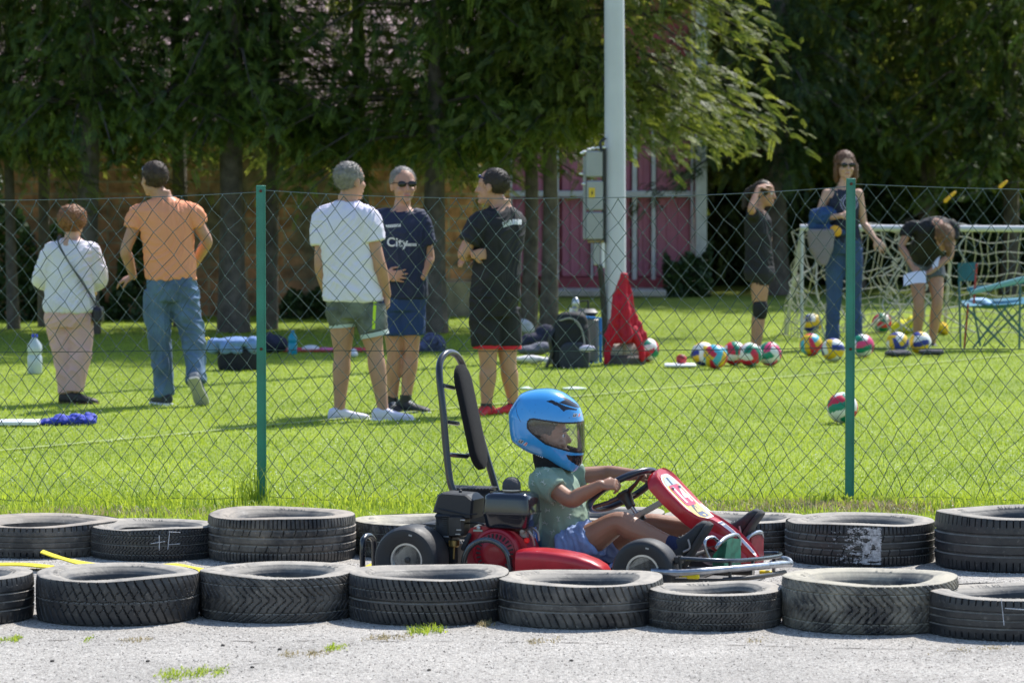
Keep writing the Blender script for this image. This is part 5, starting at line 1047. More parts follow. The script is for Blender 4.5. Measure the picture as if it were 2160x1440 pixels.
mb = MB(); mb.box(wR+A(-.05, .0, -.05), .03, .075, .14, X=(1, .2, .2), Z=(-.2, 0, 1), bev=.006); tag(mb.build('phone', M_blk), 'dark phone held in the lowered right hand of the man in white', 'phone')
# ---- D: man in navy T-shirt facing the camera
p = Person('man in a navy T-shirt with white lettering, blue shorts and sunglasses, facing the camera', 855, 862, 26.5, 1.78); q = p.q; Fv, S, U = basis((.12, -.99, 0)); hF = A(.28, -.96, 0); hc = q(851, 392); nk = q(848, 436); hp = q(850, 625)
head(p.b, hc, hF); p.b.tube([nk-U*.03, hc-U*.06], [.060, .055], 14); CL(p, nk); torso(p.b, hp, nk, Fv, S, MANP)
shL, shR, eL, eR, wL, wR = q(802, 464), q(886, 464), q(786, 545, .02), q(905, 540, .02), q(812, 582, -.16), q(890, 584, -.06)
arm(p.b, shL, eL, wL); arm(p.b, shR, eR, wR); hand(p.b, wL, A(.9, -.1, .0), A(0, 1, 0), 1, 1., (.2, .3, .3), .15); hand(p.b, wR, A(-.5, -.1, -.5), A(-.2, .9, 0), -1, 1., (.5, .6, .5))
kL, kR, aL, aR = q(832, 745), q(867, 745), q(828, 848, .05), q(856, 846, -.02); leg(p.b, q(830, 640), kL, aL, .97); leg(p.b, q(866, 640), kR, aR, .97); b_ = p.fin(SK)
p.hair(hc, hF, HG, (.098, .081, .088), (-.022, 0, .036), amp=.003); glasses(b_, hc, hF); mouth(b_, hc, hF)
M_nv = mat('navy_jersey', (.012, .02, .055), .75, var=.1, bump=.15, bscale=200); mb = MB(); torso(mb, hp, nk, Fv, S, [(-.02, .172, .13), (.1, .172, .13), (.4, .165, .125), (.65, .178, .128), (.82, .188, .118), (.93, .125, .09), (.975, .066, .064)])
mb.tube([nk-U*.062, nk*.45+shL*.55-U*.028, shL, shL*.35+eL*.65], [.062, 0.067, 0.072, .074], 16, smooth=4); mb.tube([nk-U*.062, nk*.45+shR*.55-U*.028, shR, shR*.3+eR*.7], [.062, 0.067, 0.072, .076], 16, smooth=4)
ts = garment('t_shirt', mb, M_nv, p.root, amp=.011, sc=6.5)
tr = bvh_of([ts]); M_print = mat('white_print', (.62, .64, .68), .8)
def shirttext(txt, px, py, size, rot=0., bold=.002, name='printed_text', par=ts, tree=tr, pp=None, m=M_print, shear=0):
    pp = pp or p; v, f = text_mesh(txt, size, bold, shear); c, s_ = math.cos(rot), math.sin(rot); ctr = pp.q(px, py, 0)
    return decal(name, v, f, lambda x, y: (ctr[0]+x*c-y*s_, ctr[1], ctr[2]+x*s_+y*c), tree, (0, 1, 0), m, par, .003, .02)
shirttext('City', 839, 511, .088, -.03, .0018)
def bars(px0, px1, py, h, n, rot, par, tree, pp, name='printed_text'):
    V = []; Fq = []; s_ = F/pp.d
    for i in range(n):
        x0_ = (px1-px0)*(i/n)/s_; x1_ = (px1-px0)*((i+.8)/n)/s_; V += [(x0_, -h/2, 0), (x1_, -h/2, 0), (x1_, h/2, 0), (x0_, h/2, 0)]; Fq.append((4*i, 4*i+1, 4*i+2, 4*i+3))
    ctr = pp.q(px0, py, 0); c, sn = math.cos(rot), math.sin(rot)
    return decal(name, np.array(V), Fq, lambda x, y: (ctr[0]+x*c-y*sn, ctr[1], ctr[2]+x*sn+y*c), tree, (0, 1, 0), M_print, par, .003, .02)
bars(856, 880, 515.5, .020, 9, 0, ts, tr, p); bars(815, 847, 477, .020, 8, .08, ts, tr, p)
mb = MB(); torso(mb, hp, nk, Fv, S, [(-.16, .15, .12), (0, .166, .13), (.1, .16, .125)]); mb.tube([q(831, 640), q(831, 706)], [.100, .095], 18, smooth=3); mb.tube([q(867, 640), q(868, 707)], [.100, .098], 18, smooth=3)
garment('shorts', mb, mat('blue_shorts', (.015, .045, .16), .8, var=.15, vscale=5), p.root, amp=.012, sc=7)
for a_, dd in ((aL, A(.2, -.9, 0)), (aR, A(.75, -.6, 0))):
    mb = MB(); mb.tube([a_-UP*.04, a_+UP*.045], [.042, .043], 16); mb.build('sock', M_blk, p.root); shoe('shoe', a_, dd, .29, mat('black_trainer', (.02, .02, .025), .6), M_white, p.root, laces=M_white)
# ---- E: man in black
p = Person('bearded man in a black T-shirt and black shorts with red edge, arms crossed, red shoes', 1045, 868, 26.2, 1.75); q = p.q; Fv, S, U = basis((-.72, .69, 0)); hF = A(-.93, .36, 0); hc = q(1039, 394); nk = q(1058, 432); hp = q(1043, 635)
head(p.b, hc, hF); p.b.tube([nk-U*.03, hc-U*.06+A(.015, 0, 0)], [.062, .057], 14); CL(p, nk); torso(p.b, hp, nk, Fv, S, [(a, b*1.05, c*1.08) for a, b, c in MANP])
shL, shR, eL, eR, wL, wR = q(1010, 472, -.12), q(1087, 470, .12), q(977, 536, -.14), q(1060, 540, .38), q(1008, 533, .08), q(1000, 545, .1)
arm(p.b, shL, eL, wL, 1.05); arm(p.b, shR, eR, wR, 1.); hand(p.b, q(996, 537, -.17), A(.9, .1, .05), A(-.3, .9, 0), -1, 1., (.3, .4, .4)); hand(p.b, wR, A(-.6, -.5, 0), A(0, .5, -1), 1)
kL, kR, aL, aR = q(1030, 770, -.03), q(1072, 768, .05), q(1026, 856, -.03), q(1083, 852, .1); leg(p.b, q(1025, 650, -.04), kL, aL, 1.05); leg(p.b, q(1064, 650, .06), kR, aR, 1.05); b_ = p.fin(SK)
def beard(mb): Fh, Sh, Uh = basis(hF); mb.ell(hc+Fh*.05-Uh*.078, Fh*.042, Sh*.046, Uh*.030, 16, 10); mb.ell(hc+Fh*.028-Uh*.055, Fh*.05, Sh*.066, Uh*.03, 16, 10)
p.hair(hc, hF, HD, (.098, .081, .09), (-.018, 0, .032), amp=.003)
mb = MB(); beard(mb); remesh('beard', mb, .006, mat('stubble', (.16, .09, .06), .8), p.root, it=1)
M_bk = mat('black_jersey', (.012, .012, .016), .8, var=.1, bump=.15, bscale=200); mb = MB(); torso(mb, hp, nk, Fv, S, [(.03, .18, .15), (.12, .18, .15), (.4, .175, .14), (.65, .192, .14), (.82, .200, .125), (.93, .13, .095), (.985, .07, .07)])
mb.tube([nk-U*.062, nk*.45+shL*.55-U*.028, shL, shL*.38+eL*.62], [.062, 0.072, 0.077, .078], 16, smooth=4); mb.tube([nk-U*.062, nk*.45+shR*.55-U*.028, shR, shR*.4+eR*.6], [.062, 0.072, 0.077, .078], 16, smooth=4)
ts = garment('t_shirt', mb, M_bk, p.root, amp=.012, sc=6.5); tr = bvh_of([ts]); bars(1061, 1081, 474, .036, 5, .3, ts, tr, p); bars(1081, 1101, 467.5, .036, 5, -.05, ts, tr, p)
mb = MB(); torso(mb, hp, nk, Fv, S, [(-.16, .155, .13), (0, .178, .15), (.1, .172, .145)]); mb.tube([q(1024, 650, -.03), q(1026, 728, -.03)], [.112, .104], 18, smooth=3); mb.tube([q(1066, 650, .04), q(1072, 729, .05)], [.11, .10], 18, smooth=3)
sh_ = garment('shorts', mb, mat('black_shorts', (.012, .012, .017), .8, var=.15), p.root, amp=.012, sc=7); mb = MB()
for a, r in ((q(1027, 731, -.03), .098), (q(1072, 732, .05), .094)): mb.tube([a+UP*.012, a-UP*.012], [r, r], 24)
mb.build('red_edge', mat('red_lining', (.6, .01, .03), .7), sh_)
for a_, dd in ((aL, A(-.35, -.75, 0)), (aR, A(-.6, -.35, 0))):
    mb = MB(); mb.tube([a_-UP*.04, a_+UP*.02], [.043, .041], 16); mb.build('sock', M_blk, p.root); shoe('shoe', a_, dd, .29, mat('red_trainer', (.62, .015, .025), .6, var=.2, vscale=30), M_white, p.root, laces=M_blk)
mb = MB(); Fh, Sh, Uh = basis(hF); c_ = hc+Uh*.072+Fh*.082
for k in (-1, 1): mb.ell(c_+Sh*k*.034, Fh*.01, Sh*.027, Uh*.014, 12, 8)
for k in (-1, 1): mb.tube([c_+Sh*k*.06, c_+Sh*k*.087-Fh*.1-Uh*.03], .0035, 5)
tag(mb.build('sunglasses', mat('blue_lens', (.02, .03, .12), .15)), 'dark sunglasses pushed up on the forehead of the man in black', 'sunglasses')
# ---- F: girl shading her eyes
p = Person('girl in black sportswear and one black knee pad, an arm raised over her eyes', 1600, 745, 34.8, 1.62); q = p.q; Fv, S, U = basis((.88, -.48, 0)); hF = A(.93, -.36, -.12); hc = q(1612, 408); nk = q(1597, 440); hp = q(1602, 575); s_ = .92
head(p.b, hc, hF, s=s_); p.b.tube([nk-U*.03, hc-U*.05], [.045, .042], 14); CL(p, nk); torso(p.b, hp, nk, Fv, S, [(a, b*.9, c*.95) for a, b, c in MANP])
sh1, el1, wr1 = q(1590, 455, -.13), q(1584, 440, -.28), q(1600, 396, -.16); sh2, el2, wr2 = q(1606, 458, .14), q(1622, 500, .16), q(1612, 545, .1)
arm(p.b, sh1, el1, wr1, .82); arm(p.b, sh2, el2, wr2, .8); hand(p.b, wr1, A(.75, .25, .25), A(.1, .3, -1), -1, .9, (.3, .4, .3)); hand(p.b, wr2, A(.1, 0, -1), A(-1, 0, 0), 1, .85)
kL, kR, aL, aR = q(1603, 652, -.03), q(1600, 652, .12), q(1597, 742, -.02), q(1590, 738, .16); leg(p.b, q(1604, 590, -.06), kL, aL, .93); leg(p.b, q(1602, 590, .08), kR, aR, .93); b_ = p.fin(SK)
def pony(mb): mb.tube([hc-A(.08, 0, -.05), q(1585, 400, .05), q(1572, 415, .05), q(1568, 440, .05)], [.03, .035, .03, .012], 10, smooth=3, round_ends=True)
p.hair(hc, hF, HD, (.098, .083, .09), (-.016, 0, .03), extra=pony); eyes(b_, hc, hF, s_)
M_bt = mat('black_sport', (.010, .010, .014), .75, var=.1); mb = MB(); torso(mb, hp, nk, Fv, S, [(.0, .155, .13), (.12, .15, .125), (.4, .138, .115), (.65, .152, .12), (.82, .162, .11), (.93, .11, .08), (.985, .055, .055)])
mb.tube([nk-U*.062, nk*.45+sh1*.55-U*.028, sh1, sh1*.4+el1*.6], [.062, 0.058, 0.063, .06], 14, smooth=4); mb.tube([nk-U*.062, nk*.45+sh2*.55-U*.028, sh2, sh2*.45+el2*.55], [.062, 0.058, 0.063, .06], 14, smooth=4); garment('t_shirt', mb, M_bt, p.root, amp=.012, sc=7)
mb = MB(); torso(mb, hp, nk, Fv, S, [(-.13, .14, .125), (0, .158, .138), (.1, .15, .13)]); mb.tube([q(1605, 580, -.06), q(1605, 600, -.05)], [.095, .088], 16, smooth=3); mb.tube([q(1603, 580, .07), q(1602, 600, .08)], [.095, .088], 16, smooth=3); garment('shorts', mb, M_bt, p.root, amp=.005, sc=8)
mb = MB(); mb.tube([q(1603, 636, -.04), q(1603.5, 645, -.045), q(1603, 660, -.04), q(1601, 669, -.03)], [.062, .071, .070, .060], 18, smooth=3); remesh('knee_pad', mb, .007, M_bt, p.root, it=2, disp=wr(.004, 30))
for a_, dd in ((aL, A(.8, -.4, 0)), (aR, A(.8, -.3, 0))): shoe('shoe', a_, dd, .25, mat('pink_trainer', (.5, .12, .2), .7), M_white, p.root, drop=.075, w_=.04)
# ---- G: woman in sunglasses
p = Person('woman with long brown hair, sunglasses, dark tank top and jeans, bag over her arm', 1782, 735, 35.6, 1.85); q = p.q; Fv, S, U = basis((.15, -.98, 0)); hF = A(.18, -.98, -.05); hc = q(1783, 350); nk = q(1778, 392); hp = q(1780, 512)
head(p.b, hc, hF); p.b.tube([nk-U*.03, hc-U*.06], [.046, .043], 14); CL(p, nk); torso(p.b, hp, nk, Fv, S, [(-.1, .10, .08), (0, .158, .11), (.15, .150, .105), (.4, .122, .09), (.65, .138, .11), (.82, .150, .10), (.92, .11, .075), (1.0, .05, .05), (1.06, .045, .046)])
sh1, el1, wr1 = q(1744, 408), q(1724, 462, -.02), q(1774, 455, -.27); sh2, el2, wr2 = q(1811, 408), q(1822, 470, .02), q(1846, 505, -.08)
arm(p.b, sh1, el1, wr1, .86); arm(p.b, sh2, el2, wr2, .84); hand(p.b, wr1, A(.9, -.1, -.05), A(0, .9, -.3), 1, .92, (.4, .5, .4)); hand(p.b, wr2, A(.55, -.2, -.62), A(-.2, .8, -.3), -1, .95, (.2, .3, .2), .15)
kL, kR, aL, aR = q(1762, 610), q(1797, 610, .03), q(1754, 716), q(1800, 716, .05); leg(p.b, q(1764, 525), kL, aL, .8); leg(p.b, q(1796, 525), kR, aR, .8); b_ = p.fin(SK2)
def longh(mb):
    Fh, Sh, Uh = basis(hF)
    mb.tube([hc+Uh*.06-Sh*.05, hc-Sh*.088+Uh*0, hc-Sh*.092-Uh*.09, hc-Sh*.085-Uh*.17-Fh*.02], [.03, .033, .034, .018], 12, smooth=3, round_ends=True)
    mb.tube([hc+Uh*.06+Sh*.05, hc+Sh*.086+Uh*0, hc+Sh*.088-Uh*.09, hc+Sh*.08-Uh*.15-Fh*.02], [.028, .026, .026, .015], 12, smooth=3, round_ends=True); mb.ell(hc-Fh*.045-Uh*.05, Fh*.06, Sh*.085, Uh*.12)
p.hair(hc, hF, HW, (.099, .087, .094), (-.022, 0, .034), extra=longh, amp=.005); glasses(b_, hc, hF); mouth(b_, hc, hF)
mb = MB(); torso(mb, hp, nk, Fv, S, [(-.02, .168, .125), (.12, .16, .12), (.4, .135, .105), (.65, .150, .128), (.80, .142, .115), (.9, .112, .085), (.94, .095, .07)]); ts = garment('tank_top', mb, mat('navy_tank', (.015, .02, .045), .8), p.root, amp=.008, sc=8); tr = bvh_of([ts])
# ring emblem
def ringshape(r0, r1, n=40): V = [(r*math.cos(2*math.pi*i/n), r*math.sin(2*math.pi*i/n), 0) for i in range(n) for r in (r0, r1)]; return np.array(V), [(2*i, 2*i+1, (2*i+3) % (2*n), (2*i+2) % (2*n)) for i in range(n)]
ctr = q(1789, 428); M_em = mat('lilac_print', (.38, .38, .58), .8)
for r0, r1 in ((.078, .086), (.055, .064), (.0, .03)): v, f = ringshape(r0, r1); decal('round_emblem', v, f, lambda x, y: (ctr[0]+x, ctr[1], ctr[2]+y), tr, (0, 1, 0), M_em, ts, .003, .03)
mb = MB(); torso(mb, hp, nk, Fv, S, [(-.2, .15, .12), (-.03, .17, .13), (.08, .162, .122)]); mb.tube([q(1763, 525), q(1761, 570), q(1760, 620), q(1756, 680), q(1755, 718)], [.102, .090, .073, .068, .070], 18, smooth=3); mb.tube([q(1797, 525), q(1800, 570), q(1801, 620, .02), q(1802, 680, .04), q(1803, 718, .04)], [.102, .090, .073, .068, .070], 18, smooth=3); garment('jeans', mb, mat('dark_denim', (.04, .08, .18), .85, var=.25, vscale=5), p.root, amp=.013, sc=8)
for a_, dd in ((aL, A(.1, -.9, 0)), (aR, A(.3, -.9, 0))): shoe('shoe', a_, dd, .26, M_white, M_white, p.root, drop=.075, w_=.042)
mb = MB(); mb.ell(q(1735, 455, -.12), A(.13, 0, 0), A(0, .09, 0), A(.02, 0, .085)); mb.ell(q(1752, 485, -.14), A(.14, 0, -.03), A(0, .06, 0), A(0, 0, .05)); mb.ell(q(1722, 475, -.1), A(.08, 0, 0), A(0, .06, 0), A(0, 0, .10)); tag(remesh('denim_jacket', mb, .01, mat('denim_jacket', (.025, .07, .19), .85, var=.3), it=2, disp=wr(.025, 16)), 'blue denim jacket draped over the forearm of the woman in sunglasses', 'jacket')
mb = MB(); a_ = q(1727, 515, -.24); mb.loft([(a_+A(.02+.03*k2, 0, z), A(w2, 0, 0), A(0, .05, 0), 3) for z, w2, k2 in [(-.20, .03, .6), (-.16, .06, .4), (-.05, .11, .1), (.06, .13, 0), (.12, .125, 0), (.14, .11, 0)]], 24); tag(remesh('tote_bag', mb, .009, mat('taupe_bag', (.22, .19, .21), .7, var=.1), it=2, disp=wr(.008, 12)), 'grey tote bag tapering downwards at the hip of the woman in sunglasses', 'bag')
mb = MB(); mb.ell(q(1763, 487, -.22), A(.05, 0, .02), A(0, .03, 0), A(-.03, 0, .05)); tag(remesh('yellow_pouch', mb, .008, mat('amber_pouch', (.75, .38, .03), .6), it=1), 'small yellow pouch held under the denim jacket', 'pouch')
# ---- H: girl bending down
p = Person('girl in a black T-shirt bending far forward over a sheet of paper', 1955, 735, 36.0, 1.65); q = p.q; hc = q(1992, 500, -.42); s_ = .95; neck = q(1978, 468, -.28); nk = neck; NK[0] = None; hp = q(1950, 545, .12)
axv = nrm(neck-hp); Sv = nrm(A(-.95, -.25, -.05)); Sv = nrm(Sv-axv*np.dot(Sv, axv)); Fd = nrm(np.cross(axv, Sv)); Fd = Fd if Fd[2] < 0 else -Fd
hF = nrm(A(.15, -.35, -.93)); hU = nrm(A(.25, -.85, .0)); head(p.b, hc, hF, hU, s_); p.b.tube([neck, hc-hU*.04*s_], [.048, .044], 14)
p.b.loft([(hp+(neck-hp)*t, Sv*a, Fd*b, 2.4) for t, a, b in [(-.15, .1, .08), (0, .15, .11), (.3, .13, .1), (.6, .14, .105), (.85, .15, .09), (1.0, .05, .05)]], 28)
sh1, el1, wr1 = q(1918, 480, -.15), q(1902, 520, -.2), q(1924, 562, -.35); sh2, el2, wr2 = q(2010, 478, -.2), q(2004, 540, -.3), q(1960, 575, -.4)
arm(p.b, sh1, el1, wr1, .85); arm(p.b, sh2, el2, wr2, .82); hand(p.b, wr1, A(.5, -.3, -.5), A(.3, .3, -.8), 1, .9); hand(p.b, wr2, A(-.7, -.2, -.1), A(0, .3, -.9), -1, .9)
kL, kR, aL, aR = q(1938, 642, -.05), q(1977, 636, -.03), q(1934, 724, .0), q(1966, 726, .02); leg(p.b, q(1935, 560, .1), kL, aL, .95); leg(p.b, q(1972, 560, .1), kR, aR, .95); p.fin(SK)
def hh(mb): mb.tube([hc+hU*.02, hc+hU*.09*s_-hF*.02, hc+hU*.06+hF*.05, hc+hU*.05+hF*.13, q(2000, 540, -.42)], [.08, .06, .045, .03, .012], 12, smooth=3, round_ends=True)
p.hair(hc, hF, HL, (.1, .086, .094), (-.018, 0, .026), extra=hh, up=hU)
mb = MB(); mb.loft([(hp+(neck-hp)*t-Fd*.01, Sv*a, Fd*b, 2.4) for t, a, b in [(.0, .165, .135), (.1, .165, .135), (.4, .155, .125), (.65, .165, .125), (.85, .175, .11), (.95, .12, .085), (1.0, .06, .06)]], 28)
mb.tube([nk-U*.062, nk*.45+sh1*.55-U*.028, sh1, sh1*.5+el1*.5], [.062, 0.060, 0.064, .062], 14, smooth=4); mb.tube([nk-U*.062, nk*.45+sh2*.55-U*.028, sh2, sh2*.55+el2*.45], [.062, 0.060, 0.064, .062], 14, smooth=4); garment('t_shirt', mb, M_bt, p.root, amp=.013, sc=8)
mb = MB(); mb.ell(hp-axv*.06, Sv*.165, Fd*.13, axv*.12); mb.tube([q(1936, 556, .1), q(1936, 590, .05)], [.1, .095], 16, smooth=3); mb.tube([q(1970, 556, .1), q(1974, 588, .05)], [.1, .095], 16, smooth=3); garment('shorts', mb, mat('grey_shorts', (.10, .11, .13), .8), p.root, amp=.006, sc=8)
for a_, dd in ((aL, A(.1, -.9, 0)), (aR, A(.3, -.9, 0))): shoe('shoe', a_, dd, .25, mat('dark_trainer', (.04, .04, .06), .7), M_white, p.root, drop=.075, w_=.04)
def sheetp(name, pts, label, m):
    a, b, c, e = pts; mb = MB(); n_ = 6; V = []; Fq = []
    for s__ in (0, 1):
        for i in range(n_+1):
            for j in range(n_+1):
                u, v = i/n_, j/n_; x_ = (a*(1-u)+b*u)*(1-v)+(e*(1-u)+c*u)*v; V.append(x_+A(0, .003*s__, .015*math.sin(u*3.1)+.006*math.sin(v*4)))
    I = lambda s, i, j: s*(n_+1)**2+i*(n_+1)+j
    for i in range(n_):
        for j in range(n_):
            for s__ in (0, 1): Fq.append((I(s__, i, j), I(s__, i+1, j), I(s__, i+1, j+1), I(s__, i, j+1)))
    mb.add(V, Fq); return tag(mb.build(name, m), label, 'paper')
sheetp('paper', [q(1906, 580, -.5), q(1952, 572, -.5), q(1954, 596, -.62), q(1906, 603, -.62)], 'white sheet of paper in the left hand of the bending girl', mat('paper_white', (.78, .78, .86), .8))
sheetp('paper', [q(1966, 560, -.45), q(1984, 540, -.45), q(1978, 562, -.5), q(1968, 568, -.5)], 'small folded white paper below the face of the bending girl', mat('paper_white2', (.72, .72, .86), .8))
# ================================================================ KART AND DRIVER
PSI = math.radians(20); FW = A(math.cos(PSI), -math.sin(PSI), 0); NR = A(-math.sin(PSI), -math.cos(PSI), 0)
KO = P(1150, 1200, 15.5)*A(1, 1, 0)
def K(px, py, v, z=None):
    d = KO[1]-math.cos(PSI)*v
    for _ in range(12):
        x = P(px, py, d)[0]; u = (x-KO[0]+math.sin(PSI)*v)/math.cos(PSI); d = KO[1]-math.sin(PSI)*u-math.cos(PSI)*v
    p = P(px, py, d)
    if z is not None: p[2] = z
    return p
kart = thing('go_kart', 'red go kart number 14 with a black engine and a tall padded back hoop', 'go kart', KO)
M_tube = mat('black_tube', (.012, .015, .022), .28, coat=.5, var=.1); M_chrome = mat('scratched_chrome', (.38, .40, .44), .34, metal=1, var=.35, vscale=14, bump=.15, bscale=60); M_rub = mat('slick_rubber', (.022, .023, .026), .55, var=.2, vscale=12, bump=.1, bscale=90)
M_rim = mat('alloy', (.62, .62, .62), .35, metal=.85); M_redp = mat('red_plastic', (.50, .012, .022), .34, coat=.25, var=.14, vscale=14, bump=.06, bscale=40); M_redd = mat('red_shroud', (.34, .006, .018), .38, coat=.2, var=.1); M_plast = mat('matt_black_plastic', (.020, .022, .027), .5, bump=.08, bscale=200); M_gloss = mat('gloss_black', (.010, .013, .022), .16, coat=.6)
M_iron = mat('dark_steel', (.06, .058, .058), .45, metal=.7, var=.3, vscale=20); M_brass = mat('brass', (.42, .30, .12), .4, metal=.9); M_stl = mat('grey_steel', (.30, .29, .27), .45, metal=.7, var=.2)
def wheel(px, v, R, W, z, rimr):
    out = K(px, 1190, v, z) if v > 0 else None
    return out
def make_wheel(c, R, W, rr):          # c = centre of the wheel, axis NR
    h = W/2; mb = MB(); pr = [(rr, h*.55), (rr+.006, h*.8), (R*.80, h*.98), (R*.90, h*.93), (R*.965, h*.76), (R*.99, h*.5), (R, 0)]; pr = pr+[(r, -z) for r, z in pr[-2::-1]]
    mb.lathe(c, pr, axis=NR, seg=64); w_ = mb.build('wheel', M_rub, kart)
    mb = MB(); mb.lathe(c, [(rr+.004, h*.55), (rr+.004, h*.70), (rr-.004, h*.70), (rr-.008, h*.5), (rr*.80, h*.30), (rr*.72, h*.28), (rr*.66, -h*.1), (rr*.62, -h*.1), (rr*.3, -h*.05), (rr*.28, h*.35), (rr*.18, h*.38), (rr*.02, h*.40)], axis=NR, seg=48); mb.build('rim', M_rim, w_)
    mb = MB()
    X = nrm(FW); Z = UP
    for k in range(3): a = k*2.094+.5; mb.lathe(c+NR*h*.0+(X*math.cos(a)+Z*math.sin(a))*rr*.45, [(.001, -.002), (.008, -.002), (.008, .012), (.001, .012)], axis=NR, seg=6)
    mb.lathe(c, [(.001, h*.35), (.013, h*.35), (.012, h*.62), (.001, h*.66)], axis=NR, seg=12); mb.build('wheel_nut', M_iron, w_)
    mb = MB(); a0 = 1.0   # pale moulded mark on the sidewall
    for a0 in (1.25, 4.2): 
        P4 = [c+NR*(h*.975)+(X*math.cos(a)+Z*math.sin(a))*r for a, r in ((a0, R*.74), (a0+.14, R*.74), (a0+.14, R*.79), (a0, R*.79))]; mb.add(P4, [(0, 1, 2, 3)])
    mb.build('sidewall_mark', mat('pale_mark', (.35, .35, .34), .7), w_)
    return w_
cr = K(852, 1187, .54, .141)-NR*.09; cf = K(1352, 1203, .54, .131)-NR*.062
for c, R, W, rr in ((cr, .141, .18, .066), (cr-NR*.90, .141, .18, .066), (cf, .131, .124, .066), (cf-NR*.95, .131, .124, .066)): make_wheel(c, R, W, rr)
mb = MB(); mb.tube([cr, cr-NR*.90], .014, 12); mb.build('rear_axle', M_chrome, kart)
mb = MB(); mb.tube([cf, cf-NR*.95], .010, 10); mb.tube([cf-NR*.1+FW*-.08, cf-NR*.85+FW*-.08], .006, 8); mb.build('front_axle', M_iron, kart)
zf = .055
mb = MB()
for v0 in (.30, -.30):
    a = cr-NR*(.45-v0)*1.0-FW*.12; b = cf-NR*(.475-v0)+FW*.22; a[2] = b[2] = zf; mb.tube([a, b], .015, 10)
for t in (-.08, .25, .7, 1.05): a = cr*(1-t)+cf*t; a = a-NR*.15; b = a-NR*.6; a = a.copy(); a[2] = b[2] = zf; mb.tube([a, b], .013, 10)
mb.build('chassis_frame', M_iron, kart)
mb = MB(); c_ = (cr*.12+cf*.88)-NR*.45+FW*.05; c_[2] = .04; mb.box(c_, .72, .52, .006, X=FW, Y=NR); mb.build('floor_pan', mat('floor_alloy', (.2, .2, .2), .5, metal=.7), kart)
for px, v0 in ((1462, .5), (1615, -.1), (1440, .35)): mb = MB(); mb.box(K(px, 1214 if px < 1600 else 1208, v0), .05, .02, .022, X=FW, Y=NR, bev=.003); mb.build('yellow_tie', M_yel if 'M_yel' in globals() else mat('yy', (.8, .6, .01)), kart)
# back hoop
mb = MB(); hoop = [(956, 1034, .20), (949, 1012, .20), (941, 945, .19), (934, 860, .18), (927, 795, .16), (929, 762, .12), (942, 745, .06), (959, 746, -.02), (972, 762, -.09), (982, 792, -.13), (1003, 880, -.16), (1025, 958, -.19), (1048, 1036, -.2)]
mb.tube([K(*p_) for p_ in hoop]+[K(1060, 1080, -.2), K(1070, 1150, -.2)], .0150, 14, smooth=5); mb.build('back_hoop', M_tube, kart)
mb = MB(); a = K(964, 786, .0)+FW*.02; b = K(1003, 972, .0)+FW*.02; ax = nrm(b-a); nn = nrm(np.cross(ax, NR)); secs = []
Lp = np.linalg.norm(b-a)
for t in np.linspace(-.035, Lp+.035, 30):
    e = max(0, -t+.045, t-Lp+.045)/.08; k = math.sqrt(max(.02, 1-e*e)); secs.append((a+ax*t, NR*.076*k, nn*.021*(.55+.45*k), 3.2))
mb.loft(secs, 32); mb.build('back_pad', mat('black_foam', (.006, .006, .007), .95, bump=.5, bscale=300), kart)
mb = MB()
for p_, q_ in [((936, 813, .17), (957, 818, .03)), ((939, 889, .18), (966, 893, .03)), ((944, 958, .19), (985, 962, .03)), ((985, 960, .0), (1022, 951, -.18))]: mb.tube([K(*p_), K(*q_)], .0095, 8)
mb.build('pad_bracket', M_tube, kart)
mb = MB(); mb.box(K(1002, 893, -.15)+NR*.012, .012, .004, .05, X=FW, Y=NR, Z=(.2, 0, -1)); mb.build('label_plate', mat('teal_plate', (.08, .16, .17), .4), kart)
# rear bumper loops and rails
mb = MB(); mb.tube([K(765, 1230, .36), K(765, 1150, .36), K(769, 1134, .34), K(777, 1129, .30), K(785, 1134, .26), K(789, 1150, .24), K(790, 1235, .24)], .012, 12, smooth=4); mb.build('rear_bumper', M_tube, kart)
mb = MB(); mb.tube([K(765, 1225, .36), K(800, 1232, .36), K(860, 1232, .30)], .011, 10); mb.tube([K(790, 1225, .24), K(840, 1220, -.3)], .011, 10); mb.build('bumper_rail', M_tube, kart)
mb = MB(); mb.tube([K(975, 1235, .47), K(977, 1190, .47), K(985, 1162, .47), K(1003, 1144, .47), K(1027, 1138, .47), K(1051, 1146, .47), K(1069, 1166, .47), K(1076, 1195, .47), K(1078, 1235, .47)], .0115, 14, smooth=4); mb.build('side_guard_hoop', M_chrome if False else mat('worn_guard', (.10, .11, .12), .25, metal=.8, var=.3, vscale=16), kart)
# engine
c_ = K(1042, 1167, .405); mb = MB(); mb.prism([K(x, y, .365) for x, y in [(985, 1205), (986, 1165), (988, 1120), (993, 1113), (1004, 1110), (1050, 1111), (1085, 1121), (1108, 1142), (1118, 1168), (1120, 1205)]], -NR*.13); eng = mb.build('engine', M_redd, kart, angle=25)
mb = MB(); mb.lathe(c_-NR*.045, [(.001, 0), (.104, 0), (.104, .018), (.098, .030), (.088, .034), (.084, .030), (.060, .040), (.056, .046), (.036, .052), (.030, .050), (.026, .051), (.001, .051)], axis=NR, seg=56); mb.build('starter_cover', M_redd, eng)
mb = MB(); X, Z = FW, UP
for k in range(26):
    a = k*2*math.pi/26
    for r0, r1 in ((.060, .080),):
        dr = X*math.cos(a)+Z*math.sin(a); tn = -X*math.sin(a)+Z*math.cos(a); mb.box(c_-NR*.045+NR*.0365+dr*(r0+r1)/2, r1-r0, .0065, .006, X=dr, Y=tn, Z=NR)
mb.build('cooling_slots', M_blk, eng)
mb = MB()
for (px, py) in [(1078, 1155), (1083, 1155), (1088, 1156), (1078, 1174), (1083, 1174), (1088, 1173), (1092, 1160)]: mb.box(K(px, py, .372), .005, .006, .026, X=FW, Y=NR)
